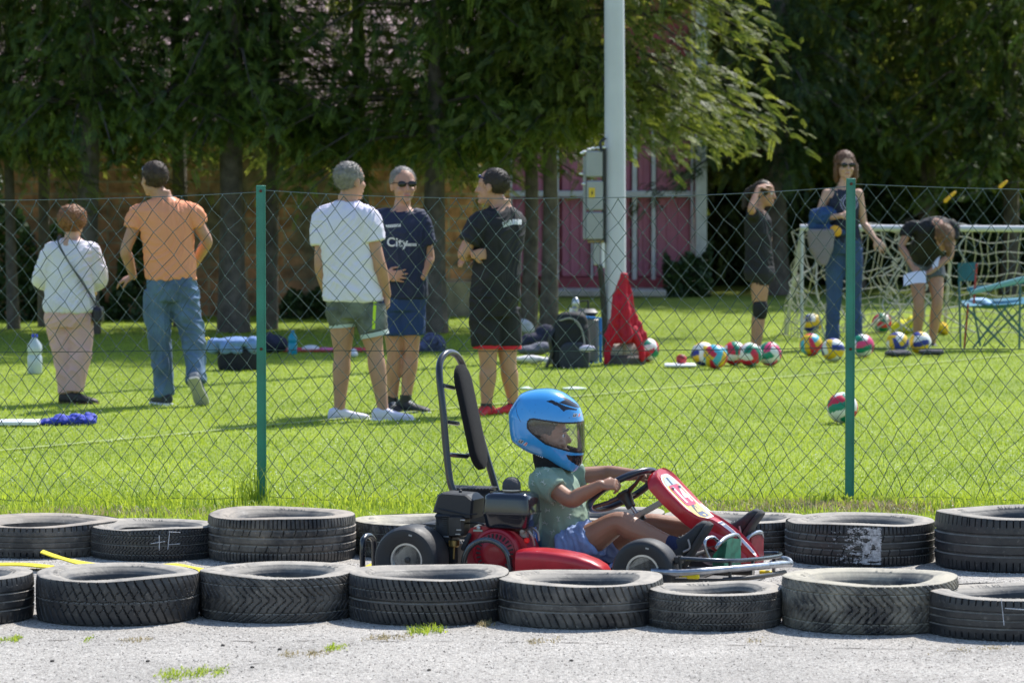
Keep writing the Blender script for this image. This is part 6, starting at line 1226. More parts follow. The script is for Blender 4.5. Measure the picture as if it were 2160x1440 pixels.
for px, py in [(1060, 1131), (1067, 1134), (1074, 1138)]: mb.box(K(px, py, .372), .006, .006, .016, X=FW, Y=NR, Z=(.7, 0, -1))
mb.build('louvre_slots', M_blk, eng)
mb = MB(); 
for px, py in [(1085, 1142), (1010, 1113)]: mb.lathe(K(px, py, .37), [(.001, 0), (.0085, 0), (.0085, .006), (.001, .008)], axis=NR, seg=8)
mb.build('cover_bolt', M_chrome, eng)
mb = MB(); mb.box(K(1008, 1118.5, .366), .04, .003, .008, X=FW, Y=NR, bev=.001); mb.build('maker_plate', mat('plate_grey', (.35, .45, .4), .4, metal=.5), eng)
mb = MB(); mb.tube([K(990, 1128, .39), K(978, 1155, .39)], [.010, .012], 8, round_ends=True); mb.build('pull_handle', M_plast, eng)
mb = MB(); mb.box(K(1111, 1139, .36), .020, .02, .022, X=FW, Y=NR, bev=.004); mb.build('red_switch', mat('switch_red', (.8, .01, .01), .4), eng)
def rbox(name, c, L, W, Hh, m, par=None, e=6, taper=.94, top=.8, rot=0., X=FW, seams=None):
    Z = UP*math.cos(rot)+X*math.sin(rot); X2 = X*math.cos(rot)-UP*math.sin(rot); mb = MB(); h = Hh/2
    mb.loft([(c+Z*z*h, X2*L/2*k, NR*W/2*k, e) for z, k in [(-1, taper*.90), (-.93, taper*.96), (-.85, taper*.985), (-.18, 1.0)]+([(-.17, 1.035), (-.10, 1.035), (-.09, 1.0)] if seams else [])+[(.3, .985), (.62, .95), (.82, top+.1), (.95, top), (1, top*.92)]], 48); return mb.build(name, m, par or eng, angle=50)
tk = rbox('fuel_tank', K(1080, 1074, .31), .205, .180, .144, M_gloss, seams=1, top=.83); 
mb = MB(); c_ = K(1079, 1036, .31); mb.lathe(c_, [(.001, -.004), (.034, -.004), (.034, .002), (.030, .003)], axis=UP, seg=32); mb.build('filler_neck', M_gloss, tk)
mb = MB(); mb.lathe(c_, [(.03, .004), (.040, .005), (.040, .009), (.03, .010)], axis=UP, seg=32); mb.build('cap_ring', M_rim, tk)
mb = MB(); mb.lathe(c_, [(.001, .008), (.0375, .010), (.0385, .022), (.036, .037), (.028, .050), (.016, .058), (.001, .060)], axis=UP, seg=32); mb.build('filler_cap', mat('dark_cap', (.05, .052, .06), .75, bump=.4, bscale=180), tk)
# air filter box: bevelled, its lower edge slanting
mb = MB(); f0 = [(923, 1077), (934, 1041), (942, 1036), (995, 1040), (1009, 1052), (1006, 1091), (986, 1092)]
R = []
for v_, k in ((.355, .90), (.345, 1.0), (.225, 1.0), (.205, .93)):
    ctr = np.mean([K(x, y, .29) for x, y in f0], axis=0); off = NR*(v_-.29); R.append([ctr+(K(x, y, .29)-ctr)*k+off for x, y in f0])
mb.rings(R); mb.build('air_filter_box', M_plast, eng, angle=20)
mb = MB(); mb.tube([K(924, 1072, .36), K(986, 1085, .357), K(1007, 1083, .35)], .0025, 5); mb.lathe(K(971, 1040, .29), [(.001, 0), (.007, 0), (.007, .012), (.003, .016)], axis=UP, seg=8); mb.build('lid_seam', M_plast, eng)
rbox('muffler_guard', K(945, 1112, .30), .075, .12, .125, M_plast, e=8, top=.95); mb = MB(); mb.box(K(968, 1108, .33), .07, .09, .09, X=FW, Y=NR, bev=.008); mb.build('carburettor', M_iron, eng)
mb = MB()
for i in range(6): mb.box(K(945, 1088+i*4.5, .365), .05, .004, .004, X=FW, Y=NR)
mb.build('guard_ribs', M_plast, eng)
for px, py in [(968, 1117), (966, 1126), (976, 1096), (941, 1131)]: mb = MB(); mb.box(K(px, py, .38), .022, .004, .006, X=FW, Y=NR, Z=(.1, 0, 1), bev=.001); mb.build('clip', M_chrome, eng)
mb = MB(); mb.lathe(K(958, 1146, .35), [(.001, -.014), (.016, -.014), (.022, -.008), (.023, .014), (.001, .015)], axis=UP, seg=24); mb.tube([K(958, 1152, .35), K(957, 1178, .35)], .005, 8); mb.build('float_bowl', M_brass, eng)
mb = MB(); mb.tube([K(926, 1088, .34), K(922, 1100, .36), K(929, 1116, .35)], .003, 6, smooth=4); mb.tube([K(985, 1103, .33), K(1005, 1102, .35), K(1022, 1106, .35)], .004, 6, smooth=3); mb.tube([K(975, 1140, .36), K(985, 1160, .40), K(980, 1175, .36)], .003, 6, smooth=3); mb.build('cable', M_blk, eng)
mb = MB(); mb.box(K(955, 1165, .28), .09, .14, .10, X=FW, Y=NR, bev=.01); mb.build('crankcase', M_iron, eng)
mb = MB(); mb.lathe(K(998, 1046, -.05), [(.02, -.09), (.045, -.09), (.045, .09), (.02, .09)], axis=FW, seg=20); g0 = mb.build('silencer', M_iron, eng)
mb = MB()
for i in range(12):
    a = K(962+i*7, 1031, .02); mb.tube([a+UP*.004-NR*.05, a+UP*.008, a+UP*.004+NR*.05], .0035, 6)
mb.tube([K(957, 1032, .04), K(1042, 1033, .04)], .004, 6); mb.tube([K(957, 1032, -.05), K(1042, 1033, -.05)], .004, 6); mb.build('slotted_guard', M_plast, eng)
mb = MB(); mb.prism([K(x, y, .16) for x, y in [(872, 1112), (888, 1104), (925, 1106), (926, 1128), (885, 1122)]], -NR*.16); mb.build('chain_guard', M_plast, kart, angle=20)
mb = MB()
for i in range(8):
    for j in range(2): mb.ell(K(888+i*4.6, 1113+j*5, .163), FW*.0028, NR*.001, UP*.0028, 6, 4)
mb.build('guard_holes', M_stl, kart)
mb = MB(); mb.lathe(K(915, 1165, .24), [(.02, -.01), (.08, -.01), (.085, 0), (.08, .01), (.02, .01)], axis=NR, seg=36); mb.build('drive_sprocket', M_iron, kart)
for pts, r in [([(1098, 1120, .33), (1112, 1118, .34), (1122, 1130, .34), (1127, 1150, .33)], .006), ([(1122, 1112, .30), (1134, 1122, .3), (1137, 1140, .3)], .005)]: mb = MB(); mb.tube([K(*p_) for p_ in pts], r, 8, smooth=3); mb.build('fuel_line', M_stl, eng)
mb = MB(); mb.box(K(1105, 1125, .33), .035, .03, .04, X=FW, Y=NR, bev=.006); mb.lathe(K(1103, 1120, .36), [(.001, 0), (.009, 0), (.009, .012), (.001, .014)], axis=NR, seg=10); mb.build('throttle_bracket', M_stl, eng)
# side pod
mb = MB(); secs = []
for px, yt, yb, hw in [(1097, 1163, 1218, .06), (1100, 1157, 1224, .075), (1118, 1155, 1228, .080), (1150, 1156, 1230, .082), (1190, 1161, 1230, .082), (1225, 1168, 1232, .078), (1255, 1179, 1232, .07), (1274, 1190, 1232, .06), (1284, 1202, 1230, .04)]:
    a = K(px, yt, .45); b = K(px, yb, .45); b[2] = max(b[2], .035); secs.append(((a+b)/2, NR*hw, (a-b)/2, 4.5))
mb.loft(secs, 40); mb.build('side_pod', M_redp, kart, angle=60)
mb = MB(); mb.loft([(s_[0]-NR*.88, s_[1], s_[2], 3.6) for s_ in secs], 40); mb.build('side_pod', M_redp, kart, angle=60)
# seat
mb = MB(); cs = K(1150, 1160, 0); R = []
for t, (px, py, hw, th) in enumerate([(1140, 1130, .15, .012), (1147, 1160, .17, .014), (1160, 1192, .175, .014), (1195, 1207, .175, .014), (1240, 1206, .17, .014), (1275, 1200, .16, .012)]):
    a = K(px, py, 0); ring = []
    for j in range(24): tt = -1+2*(j % 12)/11.; s_ = 1 if j < 12 else -1; tt = tt if j < 12 else -tt; ring.append(a+NR*hw*tt+UP*(.07*tt**4)+FW*(.03*tt**4 if t < 2 else 0)+(UP*.5-FW*.3)*th*s_)
    R.append(ring)
mb.rings(R); mb.build('seat', mat('blue_seat', (.01, .12, .50), .35), kart, angle=60)
# steering wheel
cw = K(1313, 1033, 0); t_ = nrm(FW*math.cos(math.radians(33))+UP*math.sin(math.radians(33))); n2 = nrm(NR*math.cos(.2)+(UP*math.cos(.58)-FW*math.sin(.58))*math.sin(.2)); nw = nrm(np.cross(t_, n2)); nw = nw if nw[2] > 0 else -nw
rw = .152; RP = lambda f: cw+(t_*math.cos(f)+n2*math.sin(f))*rw
mb = MB(); mb.tube([RP(2*math.pi*k/48) for k in range(48)], .0145, 16, closed=True); sw = mb.build('steering_wheel', mat('rim_rubber', (.010, .013, .024), .3, coat=.25), kart)
hub = cw-nw*.022
mb = MB()
for f in (.35, 2.9, 4.7): mb.tube([hub, hub*.5+RP(f)*.5-nw*.006, RP(f)], [.012, .009, .008], 8, flat=.45, up=n2)
mb.build('spoke', mat('brown_steel', (.10, .06, .055), .3, metal=.8), sw)
mb = MB(); mb.lathe(hub, [(.001, .012), (.034, .010), (.034, 0), (.030, -.004), (.022, -.035), (.020, -.06), (.001, -.06)], axis=nw, seg=20); mb.build('hub', M_iron, sw)
mb = MB(); e_ = K(1372, 1128, 0); mb.tube([hub-nw*.03, e_, K(1398, 1172, 0)], .0095, 12); mb.build('steering_column', M_chrome, kart)
mb = MB(); mb.tube([K(1344, 1082, 0), K(1356, 1098, 0)], [.022, .018], 10); mb.build('column_clamp', M_blk, kart)
a = K(1340, 1090, .02); b = K(1400, 1056, .02); mb = MB(); mb.box((a+b)/2, np.linalg.norm(b-a), .045, .026, X=b-a, Y=NR, bev=.003); mb.build('panel_bracket', M_stl, kart)
# nose panel
cp = catmull([K(x, y, 0) for x, y in [(1392, 988), (1407, 1010), (1434, 1040), (1462, 1068), (1486, 1087), (1512, 1098), (1545, 1122), (1575, 1150), (1600, 1178)]], 8)
sl = [0]; 
for a, b in zip(cp[:-1], cp[1:]): sl.append(sl[-1]+np.linalg.norm(b-a))
sl = np.array(sl); cp = np.array(cp); hwk = np.interp(np.arange(len(cp)), [0, 1, 3, 5, 8, 16, 24, 32, 40, 48, 56, 64], [.030, .062, .092, .108, .120, .128, .122, .100, .058, .056, .048, .026]); tkk = np.interp(np.arange(len(cp)), np.arange(9)*8, [.022, .036, .034, .032, .036, .045, .05, .042, .02])
def face(s, l, lift=.002):
    i = min(len(cp)-2, max(0, int(np.searchsorted(sl, s)-1))); t = (s-sl[i])/(sl[i+1]-sl[i]); p = cp[i]*(1-t)+cp[i+1]*t
    i0, i1 = max(0, i-2), min(len(cp)-1, i+3); tg = nrm(cp[i1]-cp[i0]); n = nrm(np.cross(tg, NR)); n = n if n[2] > 0 else -n
    return p+NR*l+n*lift
R = []
for i in range(len(cp)):
    tg = nrm(cp[min(i+2, len(cp)-1)]-cp[max(0, i-2)]); n = nrm(np.cross(tg, NR)); n = n if n[2] > 0 else -n; hw, tk_ = hwk[i], tkk[i]; ring = []
    prof = [(-1.0, -1.45), (-1.02, -.8), (-1.0, -.15), (-.97, .12), (-.93, .20), (-.88, .14), (-.82, .0), (-.4, 0), (0, 0), (.4, 0), (.82, 0), (.88, .14), (.93, .20), (.97, .12), (1.0, -.15), (1.02, -.8), (1.0, -1.45), (.9, -1.45), (.88, -.5), (0, -.4), (-.88, -.5), (-.9, -1.45)]
    for x, y in prof: ring.append(cp[i]+NR*x*hw+n*y*tk_)
    R.append(ring)
mb = MB(); mb.rings(R); npan = mb.build('nose_panel', M_redp, kart, angle=50)
mb = MB(); mb.loft([(K(1478, 1140, 0), NR*.05, FW*.005, 3), (K(1500, 1130, 0), NR*.085, UP*.045, 3), (K(1540, 1150, 0), NR*.08, UP*.05, 3), (K(1570, 1172, 0), NR*.06, UP*.04, 3), (K(1590, 1190, 0), NR*.04, UP*.02, 3)], 24); mb.build('nose_shroud', M_redp, kart, angle=60)
def fdec(name, poly, m, lift, par=npan):       # poly of (l, s)
    V, Q = subdiv2([(a, b, 0) for a, b in poly], [tuple(range(len(poly)))], .02); mb = MB(); mb.add([face(b, a, lift) for a, b, _ in V], Q); return mb.build(name, m, par)
def rr_(l0, l1, s0, s1, r0, r1, n=8):           # rounded quadrilateral, radius r0 at the top, r1 at the bottom
    P_ = []
    for (cx, cy, r, a0) in ((l1-r0, s0+r0, r0, -90), (l1-r1, s1-r1, r1, 0), (l0+r1, s1-r1, r1, 90), (l0+r0, s0+r0, r0, 180)):
        for k in range(n+1): a = math.radians(a0+90*k/n); P_.append((cx+r*math.cos(a), cy+r*math.sin(a)))
    return P_
MW = mat('sticker_white', (.78, .77, .74), .4); MY = mat('sticker_yellow', (.80, .55, .14), .4); MP = mat('sticker_magenta', (.52, .035, .10), .4); MN = mat('sticker_navy', (.035, .065, .14), .4); MBl = mat('sticker_pale_blue', (.45, .52, .55), .4)
S1 = sl[8*4]+.025
fdec('sticker_border', rr_(-.094, .094, .028, S1, .070, .050), MW, .0015); fdec('sticker_field', rr_(-.082, .082, .040, S1-.010, .062, .042), MY, .0022)
fdec('sticker_crown', rr_(-.078, .078, .044, .085, .058, .005)[::1], MBl, .0029); fdec('sticker_stripe', [(-.006, .046), (.012, .046), (.012, .084), (-.006, .084)], MN, .0036)
fdec('number_plate', rr_(-.066, .066, .086, .202, .020, .020), MP, .0036); fdec('sticker_wedge', [(-.016, .200), (.016, .200), (.048, S1-.030), (.03, S1-.014), (-.03, S1-.014), (-.048, S1-.030)], MN, .0030)
fdec('sticker_triangle', [(0, S1-.085), (.030, S1-.050), (-.030, S1-.050)], MY, .0040); fdec('sticker_triangle', [(0, S1-.018), (.018, S1-.032), (-.018, S1-.032)], MY, .0040)
v_, f_ = text_mesh('14', .108, .0045); V, Q = subdiv2([(x*.95, y, 0) for x, y, _ in v_], f_, .015); mb = MB(); mb.add([face(.148-y, -x*1.12, .0046) for x, y, _ in V], Q); mb.build('race_number', MW, npan)
mb = MB(); 
for l in (.045, -.045): mb.lathe(face(.104, l, .004), [(.001, -.002), (.0075, -.002), (.0075, .003), (.005, .003), (.005, .007), (.001, .008)], axis=face(.110, l, .02)-face(.110, l, 0), seg=8)
mb.build('panel_bolt', mat('zinc', (.3, .38, .42), .35, metal=.8), npan)
N0 = sl[8*5]+.01; N1 = sl[-1]-.03; fdec('nose_sticker_border', [(-.040, N0), (.040, N0), (.020, N1), (.010, N1+.012), (-.010, N1+.012), (-.020, N1)], MW, .0015); fdec('nose_sticker', [(-.033, N0+.004), (.033, N0+.004), (.014, N1), (-.014, N1)], MN, .0023)
fdec('nose_lettering', [(-.018, N0+.016), (.018, N0+.016), (.018, N0+.024), (-.018, N0+.024)], MW, .0030)
# pedals
def plate(name, pts, v, th, m, par=kart): mb = MB(); mb.prism([K(x, y, v) for x, y in pts], FW*th); return mb.build(name, m, par, angle=20)
def pedal(px0, px1, yt, yb, v0, v1, m, name='pedal'):
    a, b, c, e = K(px0, yt+4, v0), K(px1, yt, v1), K(px1, yb, v1), K(px0, yb, v0); mb = MB(); mb.prism([a, a*.5+b*.5+UP*.008, b, c, e], FW*.006); o = mb.build(name, m, kart, angle=20); mb = MB()
    for k in (.16, .34, .52, .70): q = (a*.45+b*.55)*(1-k)+(e*.45+c*.55)*k; mb.ell(q-FW*.002, NR*.010, FW*.002, UP*.008, 10, 6)
    mb.build('pedal_holes', M_chrome, o); return o
M_gr = mat('green_paint', (.02, .16, .10), .45, var=.4, vscale=30); M_rd = mat('red_paint', (.24, .02, .03), .45, var=.35, vscale=30)
pedal(1522, 1560, 1136, 1195, .28, .08, M_gr); plate('pedal_side', [(1503, 1172), (1520, 1150), (1531, 1141), (1524, 1195), (1503, 1195)], .28, .006, M_gr); pedal(1582, 1608, 1129, 1192, -.14, -.28, M_rd)
for pts, r in (([K(1511, 1155, .30), K(1517, 1146, .30), K(1530, 1134, .24), K(1550, 1127, .12), K(1559, 1132, .08), K(1560, 1150, .08)], .008), ([K(1497, 1178, .30), K(1489, 1160, .31), K(1487, 1142, .31), K(1494, 1134, .28), K(1506, 1133, .24), K(1516, 1143, .22)], .0065), ([K(1574, 1140, -.12), K(1582, 1129, -.14), K(1594, 1123, -.2), K(1605, 1122, -.26), K(1608, 1132, -.28)], .008)): mb = MB(); mb.tube(pts, r, 10, smooth=3); mb.build('pedal_loop', M_chrome, kart)
mb = MB(); mb.tube([K(1487, 1155, .31), K(1515, 1150, .30), K(1550, 1130, .13)], .002, 5); mb.build('throttle_cable', M_blk, kart)
# bumpers
mb = MB(); mb.tube([K(1606, 1166, -.42), K(1640, 1166, -.44), K(1647, 1169, -.35), K(1638, 1173, -.2), K(1590, 1179, .15), K(1530, 1182, .40), K(1434, 1177, .50)], .0085, 12, smooth=4); mb.build('upper_bumper', mat('dark_bumper', (.05, .06, .075), .25, metal=.8, var=.3), kart)
mb = MB(); mb.tube([K(1375, 1204, .53), K(1430, 1207, .53), K(1505, 1202, .46), K(1592, 1195, .24), K(1650, 1189, -.08), K(1667, 1189, -.28), K(1660, 1180, -.42), K(1636, 1177, -.48)], .0135, 14, smooth=5); mb.build('lower_bumper', M_chrome, kart)
mb = MB(); mb.tube([K(1410, 1222, .50), K(1530, 1222, .40), K(1610, 1214, .2), K(1655, 1206, -.2)], .010, 10, smooth=3)
for a, b in [((1633, 1172, -.2), (1632, 1205, -.15)), ((1588, 1180, .15), (1587, 1216, .22)), ((1434, 1172, .5), (1436, 1215, .5)), ((1540, 1182, .38), (1540, 1220, .38))]: mb.tube([K(*a), K(*b)], .007, 8)
mb.build('bumper_stay', M_iron, kart)
mb = MB(); mb.box(K(1432, 1180, .48), .03, .04, .03, X=FW, Y=NR, bev=.004); mb.build('bumper_bracket', M_blk, kart)
# ---------------------------------------------------------------- the driver
kid = thing('person', 'child in a green T-shirt and light blue shorts driving the kart', 'person', K(1190, 1180, 0)*A(1, 1, 0)+A(0, 0, .08))
HS_old = HS; b = MB(); NK[0] = None
hY = math.radians(6); HF = A(math.cos(hY), -math.sin(hY), 0); HSd = A(-math.sin(hY), -math.cos(hY), 0)
hc = K(1153, 921, 0); head(b, hc, HF, nrm(A(.06, 0, 1)), .86, nl=.55)
nk = K(1160, 985, 0); pel = K(1196, 1160, 0); b.tube([nk-UP*.03, hc-UP*.05], [.045, .042], 14)
axk = nk-pel; pr = [(-.12, .08, .07), (0, .115, .085), (.3, .11, .08), (.6, .118, .078), (.85, .115, .07), (1.0, .05, .05)]
b.loft([(pel+axk*t-FW*.0+FW*.02*math.sin(t*3.1), NR*a, FW*c, 2.4) for t, a, c in pr], 28)
sh1, el1 = K(1146, 1018, .125), K(1205, 1054, .19); sh2, el2 = K(1192, 1006, -.125), K(1276, 998, -.19)
hs = .74
def grip(w_, tgt, n, side): hand(b, w_, tgt-w_, nrm(n), side, hs, (.85, 1.2, .95), 0., 1.1); return w_
w1 = grip(K(1266, 1023, .178), K(1312, 1019, .176), -NR*.75-UP*.42-nw*.35, 1)
w2 = grip(K(1343, 1001, -.172), K(1378, 1011, -.172), NR*.75-UP*.42-nw*.35, -1)
for sh, el, w_ in ((sh1, el1, w1), (sh2, el2, w2)): arm(b, sh, el, w_, .72, (.053, .050, .046, .047, .032))
h1, kn1, an1 = K(1205, 1160, .09), K(1305, 1103, .13), K(1425, 1152, .17); h2, kn2, an2 = K(1236, 1160, -.09), K(1362, 1108, -.12), K(1532, 1122, -.19)
for hp_, kn, an in ((h1, kn1, an1), (h2, kn2, an2)): leg(b, hp_, kn, an, .72, (.098, .088, .068, .070, .045))
kb = remesh('body', b, .004, SKK, kid, it=4, fac=.5)
hcF = HF
for q_ in (-1, 1):
    s_ = .84*HS; U_ = nrm(A(.06, 0, 1)); mb = MB(); mb.ball(hc+(HF*.0765+HSd*q_*.031+U_*.008)*s_, .0085*s_, 14, 10); e = mb.build('eye', M_white, kb); mb = MB(); mb.ell(hc+(HF*.083+HSd*q_*.0325+U_*.008)*s_, HF*.0035*s_, HSd*.0065*s_, U_*.0062*s_, 10, 6); mb.build('iris', M_lens, e)
    mb = MB(); mb.tube([hc+(HF*.093+HSd*q_*.016+U_*.028)*s_, hc+(HF*.092+HSd*q_*.036+U_*.034)*s_, hc+(HF*.078+HSd*q_*.058+U_*.026)*s_], [.003*s_, .0045*s_, .002*s_], 6); mb.build('eyebrow', HD, kb)
mouth(kb, hc, HF, .84)
mb = MB(); U_ = UP; mb.ell(hc-HF*.022+U_*.040, HF*.092, HSd*.082, U_*.080, 26, 16); remesh('hair', mb, .006, HD, kid, it=1, disp=wr(.004, 40))
# clothes
mb = MB(); secs = [(-.10, .130, .100), (0, .135, .105), (.12, .132, .100), (.35, .124, .094), (.6, .132, .092), (.85, .135, .085), (.95, .095, .066), (1.01, .056, .054)]
mb.loft([(pel+axk*t+FW*(.02*math.sin(t*3.1)), NR*a, FW*c, 2.4) for t, a, c in secs], 36)
for sh, el in ((sh1, el1), (sh2, el2)): mb.tube([nk-UP*.045, nk*.45+sh*.55-UP*.02, sh, sh*.5+el*.5], [.045, .052, .056, .054], 16, smooth=4)
tee = garment('t_shirt', mb, mat('sage_cotton', (.25, .345, .255), .9, var=.06, bump=.15, bscale=300), kid, voxel=.0055, amp=.011, sc=11)
tr = bvh_of([tee])
# little white plant drawings printed on the shirt
def sprig(px, py, a, k):
    mb = MB(); V = []
    segs = [((0, 0), (0, 1)), ((0, .35), (.45, .75)), ((0, .55), (-.4, .9)), ((-.3, 0), (.3, -.05))]
    for (x0_, y0_), (x1_, y1_) in segs:
        pts = []
        for t in np.linspace(0, 1, 5):
            x = (x0_+(x1_-x0_)*t)*k; y = (y0_+(y1_-y0_)*t)*k; xr = x*math.cos(a)-y*math.sin(a); yr = x*math.sin(a)+y*math.cos(a); c_ = K(px, py, .4); h = tr.ray_cast(Vector(c_+A(xr, 0, yr)), Vector((0, 1, 0)), 2)
            if h[0] is None: pts = []; break
            pts.append(np.array(h[0])-A(0, .0012, 0))
        if len(pts) > 1: mb.tube(pts, .0011, 4)
    if mb.n: mb.build('printed_sprig', mat('print_white', (.6, .66, .6), .8) if 'print_white' not in bpy.data.materials else bpy.data.materials['print_white'], tee)
for (px, py, a) in [(1120, 992, .4), (1140, 1008, 2.1), (1158, 1003, 1.), (1125, 1025, 3.), (1150, 1030, .8), (1172, 1070, 2.4), (1190, 1085, .5), (1160, 1090, 1.7), (1205, 1100, 2.9), (1180, 1112, .2), (1155, 1120, 1.2), (1199, 1068, 1.5), (1170, 1134, 2.2)]: sprig(px, py, a, .019)
mb = MB(); mb.loft([(pel+axk*t, NR*a, FW*c, 2.4) for t, a, c in [(-.22, .11, .09), (-.1, .128, .105), (0, .132, .104), (.06, .128, .1)]], 32)
for hp_, kn in ((h1, kn1), (h2, kn2)): mb.tube([hp_-FW*.03, hp_*.75+kn*.25, hp_*.52+kn*.48], [.084, .084, .082], 20, smooth=4)
garment('shorts', mb, mat('light_blue_denim', (.24, .33, .56), .9, var=.18, vscale=9, bump=.2, bscale=250), kid, voxel=.0055, amp=.011, sc=14)
M_sh = mat('charcoal_shoe', (.03, .035, .04), .75, var=.3, vscale=30); M_shs = mat('dusty_sole', (.045, .045, .045), .85, var=.3)
for an, tz, fwc in ((an1, .84, .54), (an2, .80, .6)):
    td = nrm(FW*fwc+UP*tz); up_ = nrm(-FW*tz+UP*fwc)
    mb = MB(); mb.tube([an-nrm(an-(kn1 if an is an1 else kn2))*.05, an+FW*.01], [.034, .038], 16, smooth=3, round_ends=True); so_ = remesh('sock', mb, .006, mat('navy_sock', (.012, .018, .06), .9, bump=.4, bscale=200), kid, it=2)
    s1 = shoe('shoe', an+FW*.02-UP*.0, td, .205, M_sh, M_shs, kid, up=up_, drop=.062, w_=.040, laces=M_blk)
    sidev = NR if an is an1 else NR; h0 = an+FW*.02
    mb = MB(); mb.tube([h0+td*.00+NR*.040+up_*-.03, h0+td*.03+NR*.043+up_*-.045, h0+td*.055+NR*.042-up_*.02], .004, 5, smooth=3); mb.build('shoe_stripe', mat('grey_stripe', (.38, .36, .35), .7), s1)
    mb = MB(); mb.tube([h0-td*.045+NR*.034-up_*.02, h0-td*.02+NR*.041-up_*.048], [.004, .009], 6); mb.build('yellow_patch', mat('shoe_yellow', (.75, .55, .01), .6), s1)
# neck cloth
mb = MB(); mb.tube([nk-UP*.03, nk+UP*.02-FW*.005, nk+UP*.075-FW*.01], [.062, .060, .066], 24, smooth=4); nc = remesh('neck_warmer', mb, .006, mat('black_cloth', (.008, .008, .01), .9), kid, it=2, disp=wr(.008, 18))
tr = bvh_of([nc]); mb = MB()
for i in range(9):
    h = tr.ray_cast(Vector(K(1112+i*4.2, 966+i*1.6, .4)), Vector((0, 1, 0)), 2)
    if h[0]: mb.ball(np.array(h[0]), .0028, 8, 6)
if mb.n: mb.build('white_dots', M_white, nc)
# ---------------------------------------------------------------- helmet
OUT = [(620, 122), (740, 124), (860, 155), (960, 205), (1060, 282), (1130, 365), (1168, 455), (1190, 550), (1199, 650), (1203, 800), (1200, 950), (1190, 1050), (1168, 1140), (1135, 1200), (1090, 1252), (1040, 1280), (960, 1258), (860, 1210), (700, 1120), (560, 1058), (420, 1005), (300, 935), (205, 862), (172, 770), (156, 650), (150, 520), (155, 450), (205, 355), (262, 268), (310, 205), (390, 165), (490, 138)]
hd = K(1155, 905, 0); hdep = hd[1]; kpx = hdep/F/6.545
c0 = (640., 660.)
def inpoly(x, y, poly):
    r = False; n = len(poly); j = n-1
    for i in range(n):
        xi, yi = poly[i]; xj, yj = poly[j]
        if ((yi > y) != (yj > y)) and (x < (xj-xi)*(y-yi)/(yj-yi+1e-12)+xi): r = not r
        j = i
    return r
def pdist(x, y, poly, closed=True):
    m = 1e9; n = len(poly)
    for i in range(n if closed else n-1):
        ax_, ay_ = poly[i]; bx_, by_ = poly[(i+1) % n]; dx, dy = bx_-ax_, by_-ay_; t = max(0, min(1, ((x-ax_)*dx+(y-ay_)*dy)/(dx*dx+dy*dy))); m = min(m, math.hypot(x-ax_-dx*t, y-ay_-dy*t))
    return m
VIS = [(438, 600), (448, 548), (478, 518), (530, 508), (700, 532), (900, 562), (1060, 568), (1400, 556), (1400, 1000), (1195, 1000), (1100, 988), (980, 962), (850, 922), (690, 868), (590, 790), (500, 715), (445, 655)]
VENT = [(698, 278), (770, 260), (870, 302), (960, 345), (1118, 392), (1106, 412), (1010, 395), (965, 400), (945, 421), (870, 352), (780, 310)]
VENT2 = [(885, 214), (902, 208), (1000, 260), (1100, 328), (1140, 378), (1120, 382), (960, 330), (868, 298), (950, 262)]
CHIN = [(970, 1012), (1060, 1026), (1400, 1040), (1400, 1150), (1180, 1135), (1132, 1190), (1060, 1132), (1002, 1082)]
NTH = 450; NW = 200
op = [A(x-c0[0], c0[1]-y, 0) for x, y in OUT]
oc = catmull([op[-2], op[-1]]+op+[op[0], op[1]], 12)[24:24+12*len(OUT)]; ang = np.unwrap([math.atan2(p_[1], p_[0]) for p_ in oc]); rad = np.array([math.hypot(p_[0], p_[1]) for p_ in oc])
if ang[-1] < ang[0]: ang = ang[::-1]; rad = rad[::-1]
def rout(t):
    t0 = ang[0]+((t-ang[0]) % (2*math.pi)); return float(np.interp(t0, np.append(ang, ang[0]+2*math.pi), np.append(rad, rad[0])))
RT_ = np.array([rout(2*math.pi*i/NTH) for i in range(NTH)])
WH = .122; hctr = P(1050+c0[0]/6.545, 800+c0[1]/6.545, hdep)
def shell(scale, push=0.):
    V = np.zeros((NW+1, NTH, 3)); XY = np.zeros((NW+1, NTH, 2))
    for j in range(NW+1):
        w_ = math.sin((j/NW-.5)*math.pi); k = max(1e-3, (1-abs(w_)**2.5))**(1/2.5); k = k if abs(w_) < .9999 else 1e-3
        for i in range(NTH):
            t = 2*math.pi*i/NTH; r = RT_[i]*k; x, y = r*math.cos(t), r*math.sin(t)
            low = max(0., -y/620.); ww = w_*WH*(1-.16*low**1.5)*(1-.10*max(0, x/560)**2)
            V[j, i] = hctr+(HF*x*kpx+UP*y*kpx)*scale+HSd*ww*scale; XY[j, i] = (x+c0[0], c0[1]-y)
    return V, XY
V, XY = shell(1.0); fi = {0: [], 1: [], 2: []}; Fv_ = []; mi_ = []; vis = []
BOT = [(172, 800), (205, 862), (300, 935), (420, 1005), (560, 1058), (700, 1120), (860, 1210), (960, 1258), (1040, 1282)]
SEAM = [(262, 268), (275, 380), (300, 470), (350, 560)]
for j in range(NW):
    for i in range(NTH):
        i2 = (i+1) % NTH; x, y = (XY[j, i]+XY[j+1, i2]+XY[j, i2]+XY[j+1, i])/4; q = (j*NTH+i, j*NTH+i2, (j+1)*NTH+i2, (j+1)*NTH+i)
        if inpoly(x, y, VIS): vis.append((q, pdist(x, y, VIS[8:]+VIS[:8], False))); continue
        m = 0
        if inpoly(x, y, VENT) or inpoly(x, y, VENT2) or inpoly(x, y, CHIN): m = 1
        elif y > 780 and pdist(x, y, BOT, False) < 22: m = 1
        elif pdist(x, y, SEAM, False) < 4: m = 2  # dark blue line along the shell seam
        Fv_.append(q); mi_.append(m)
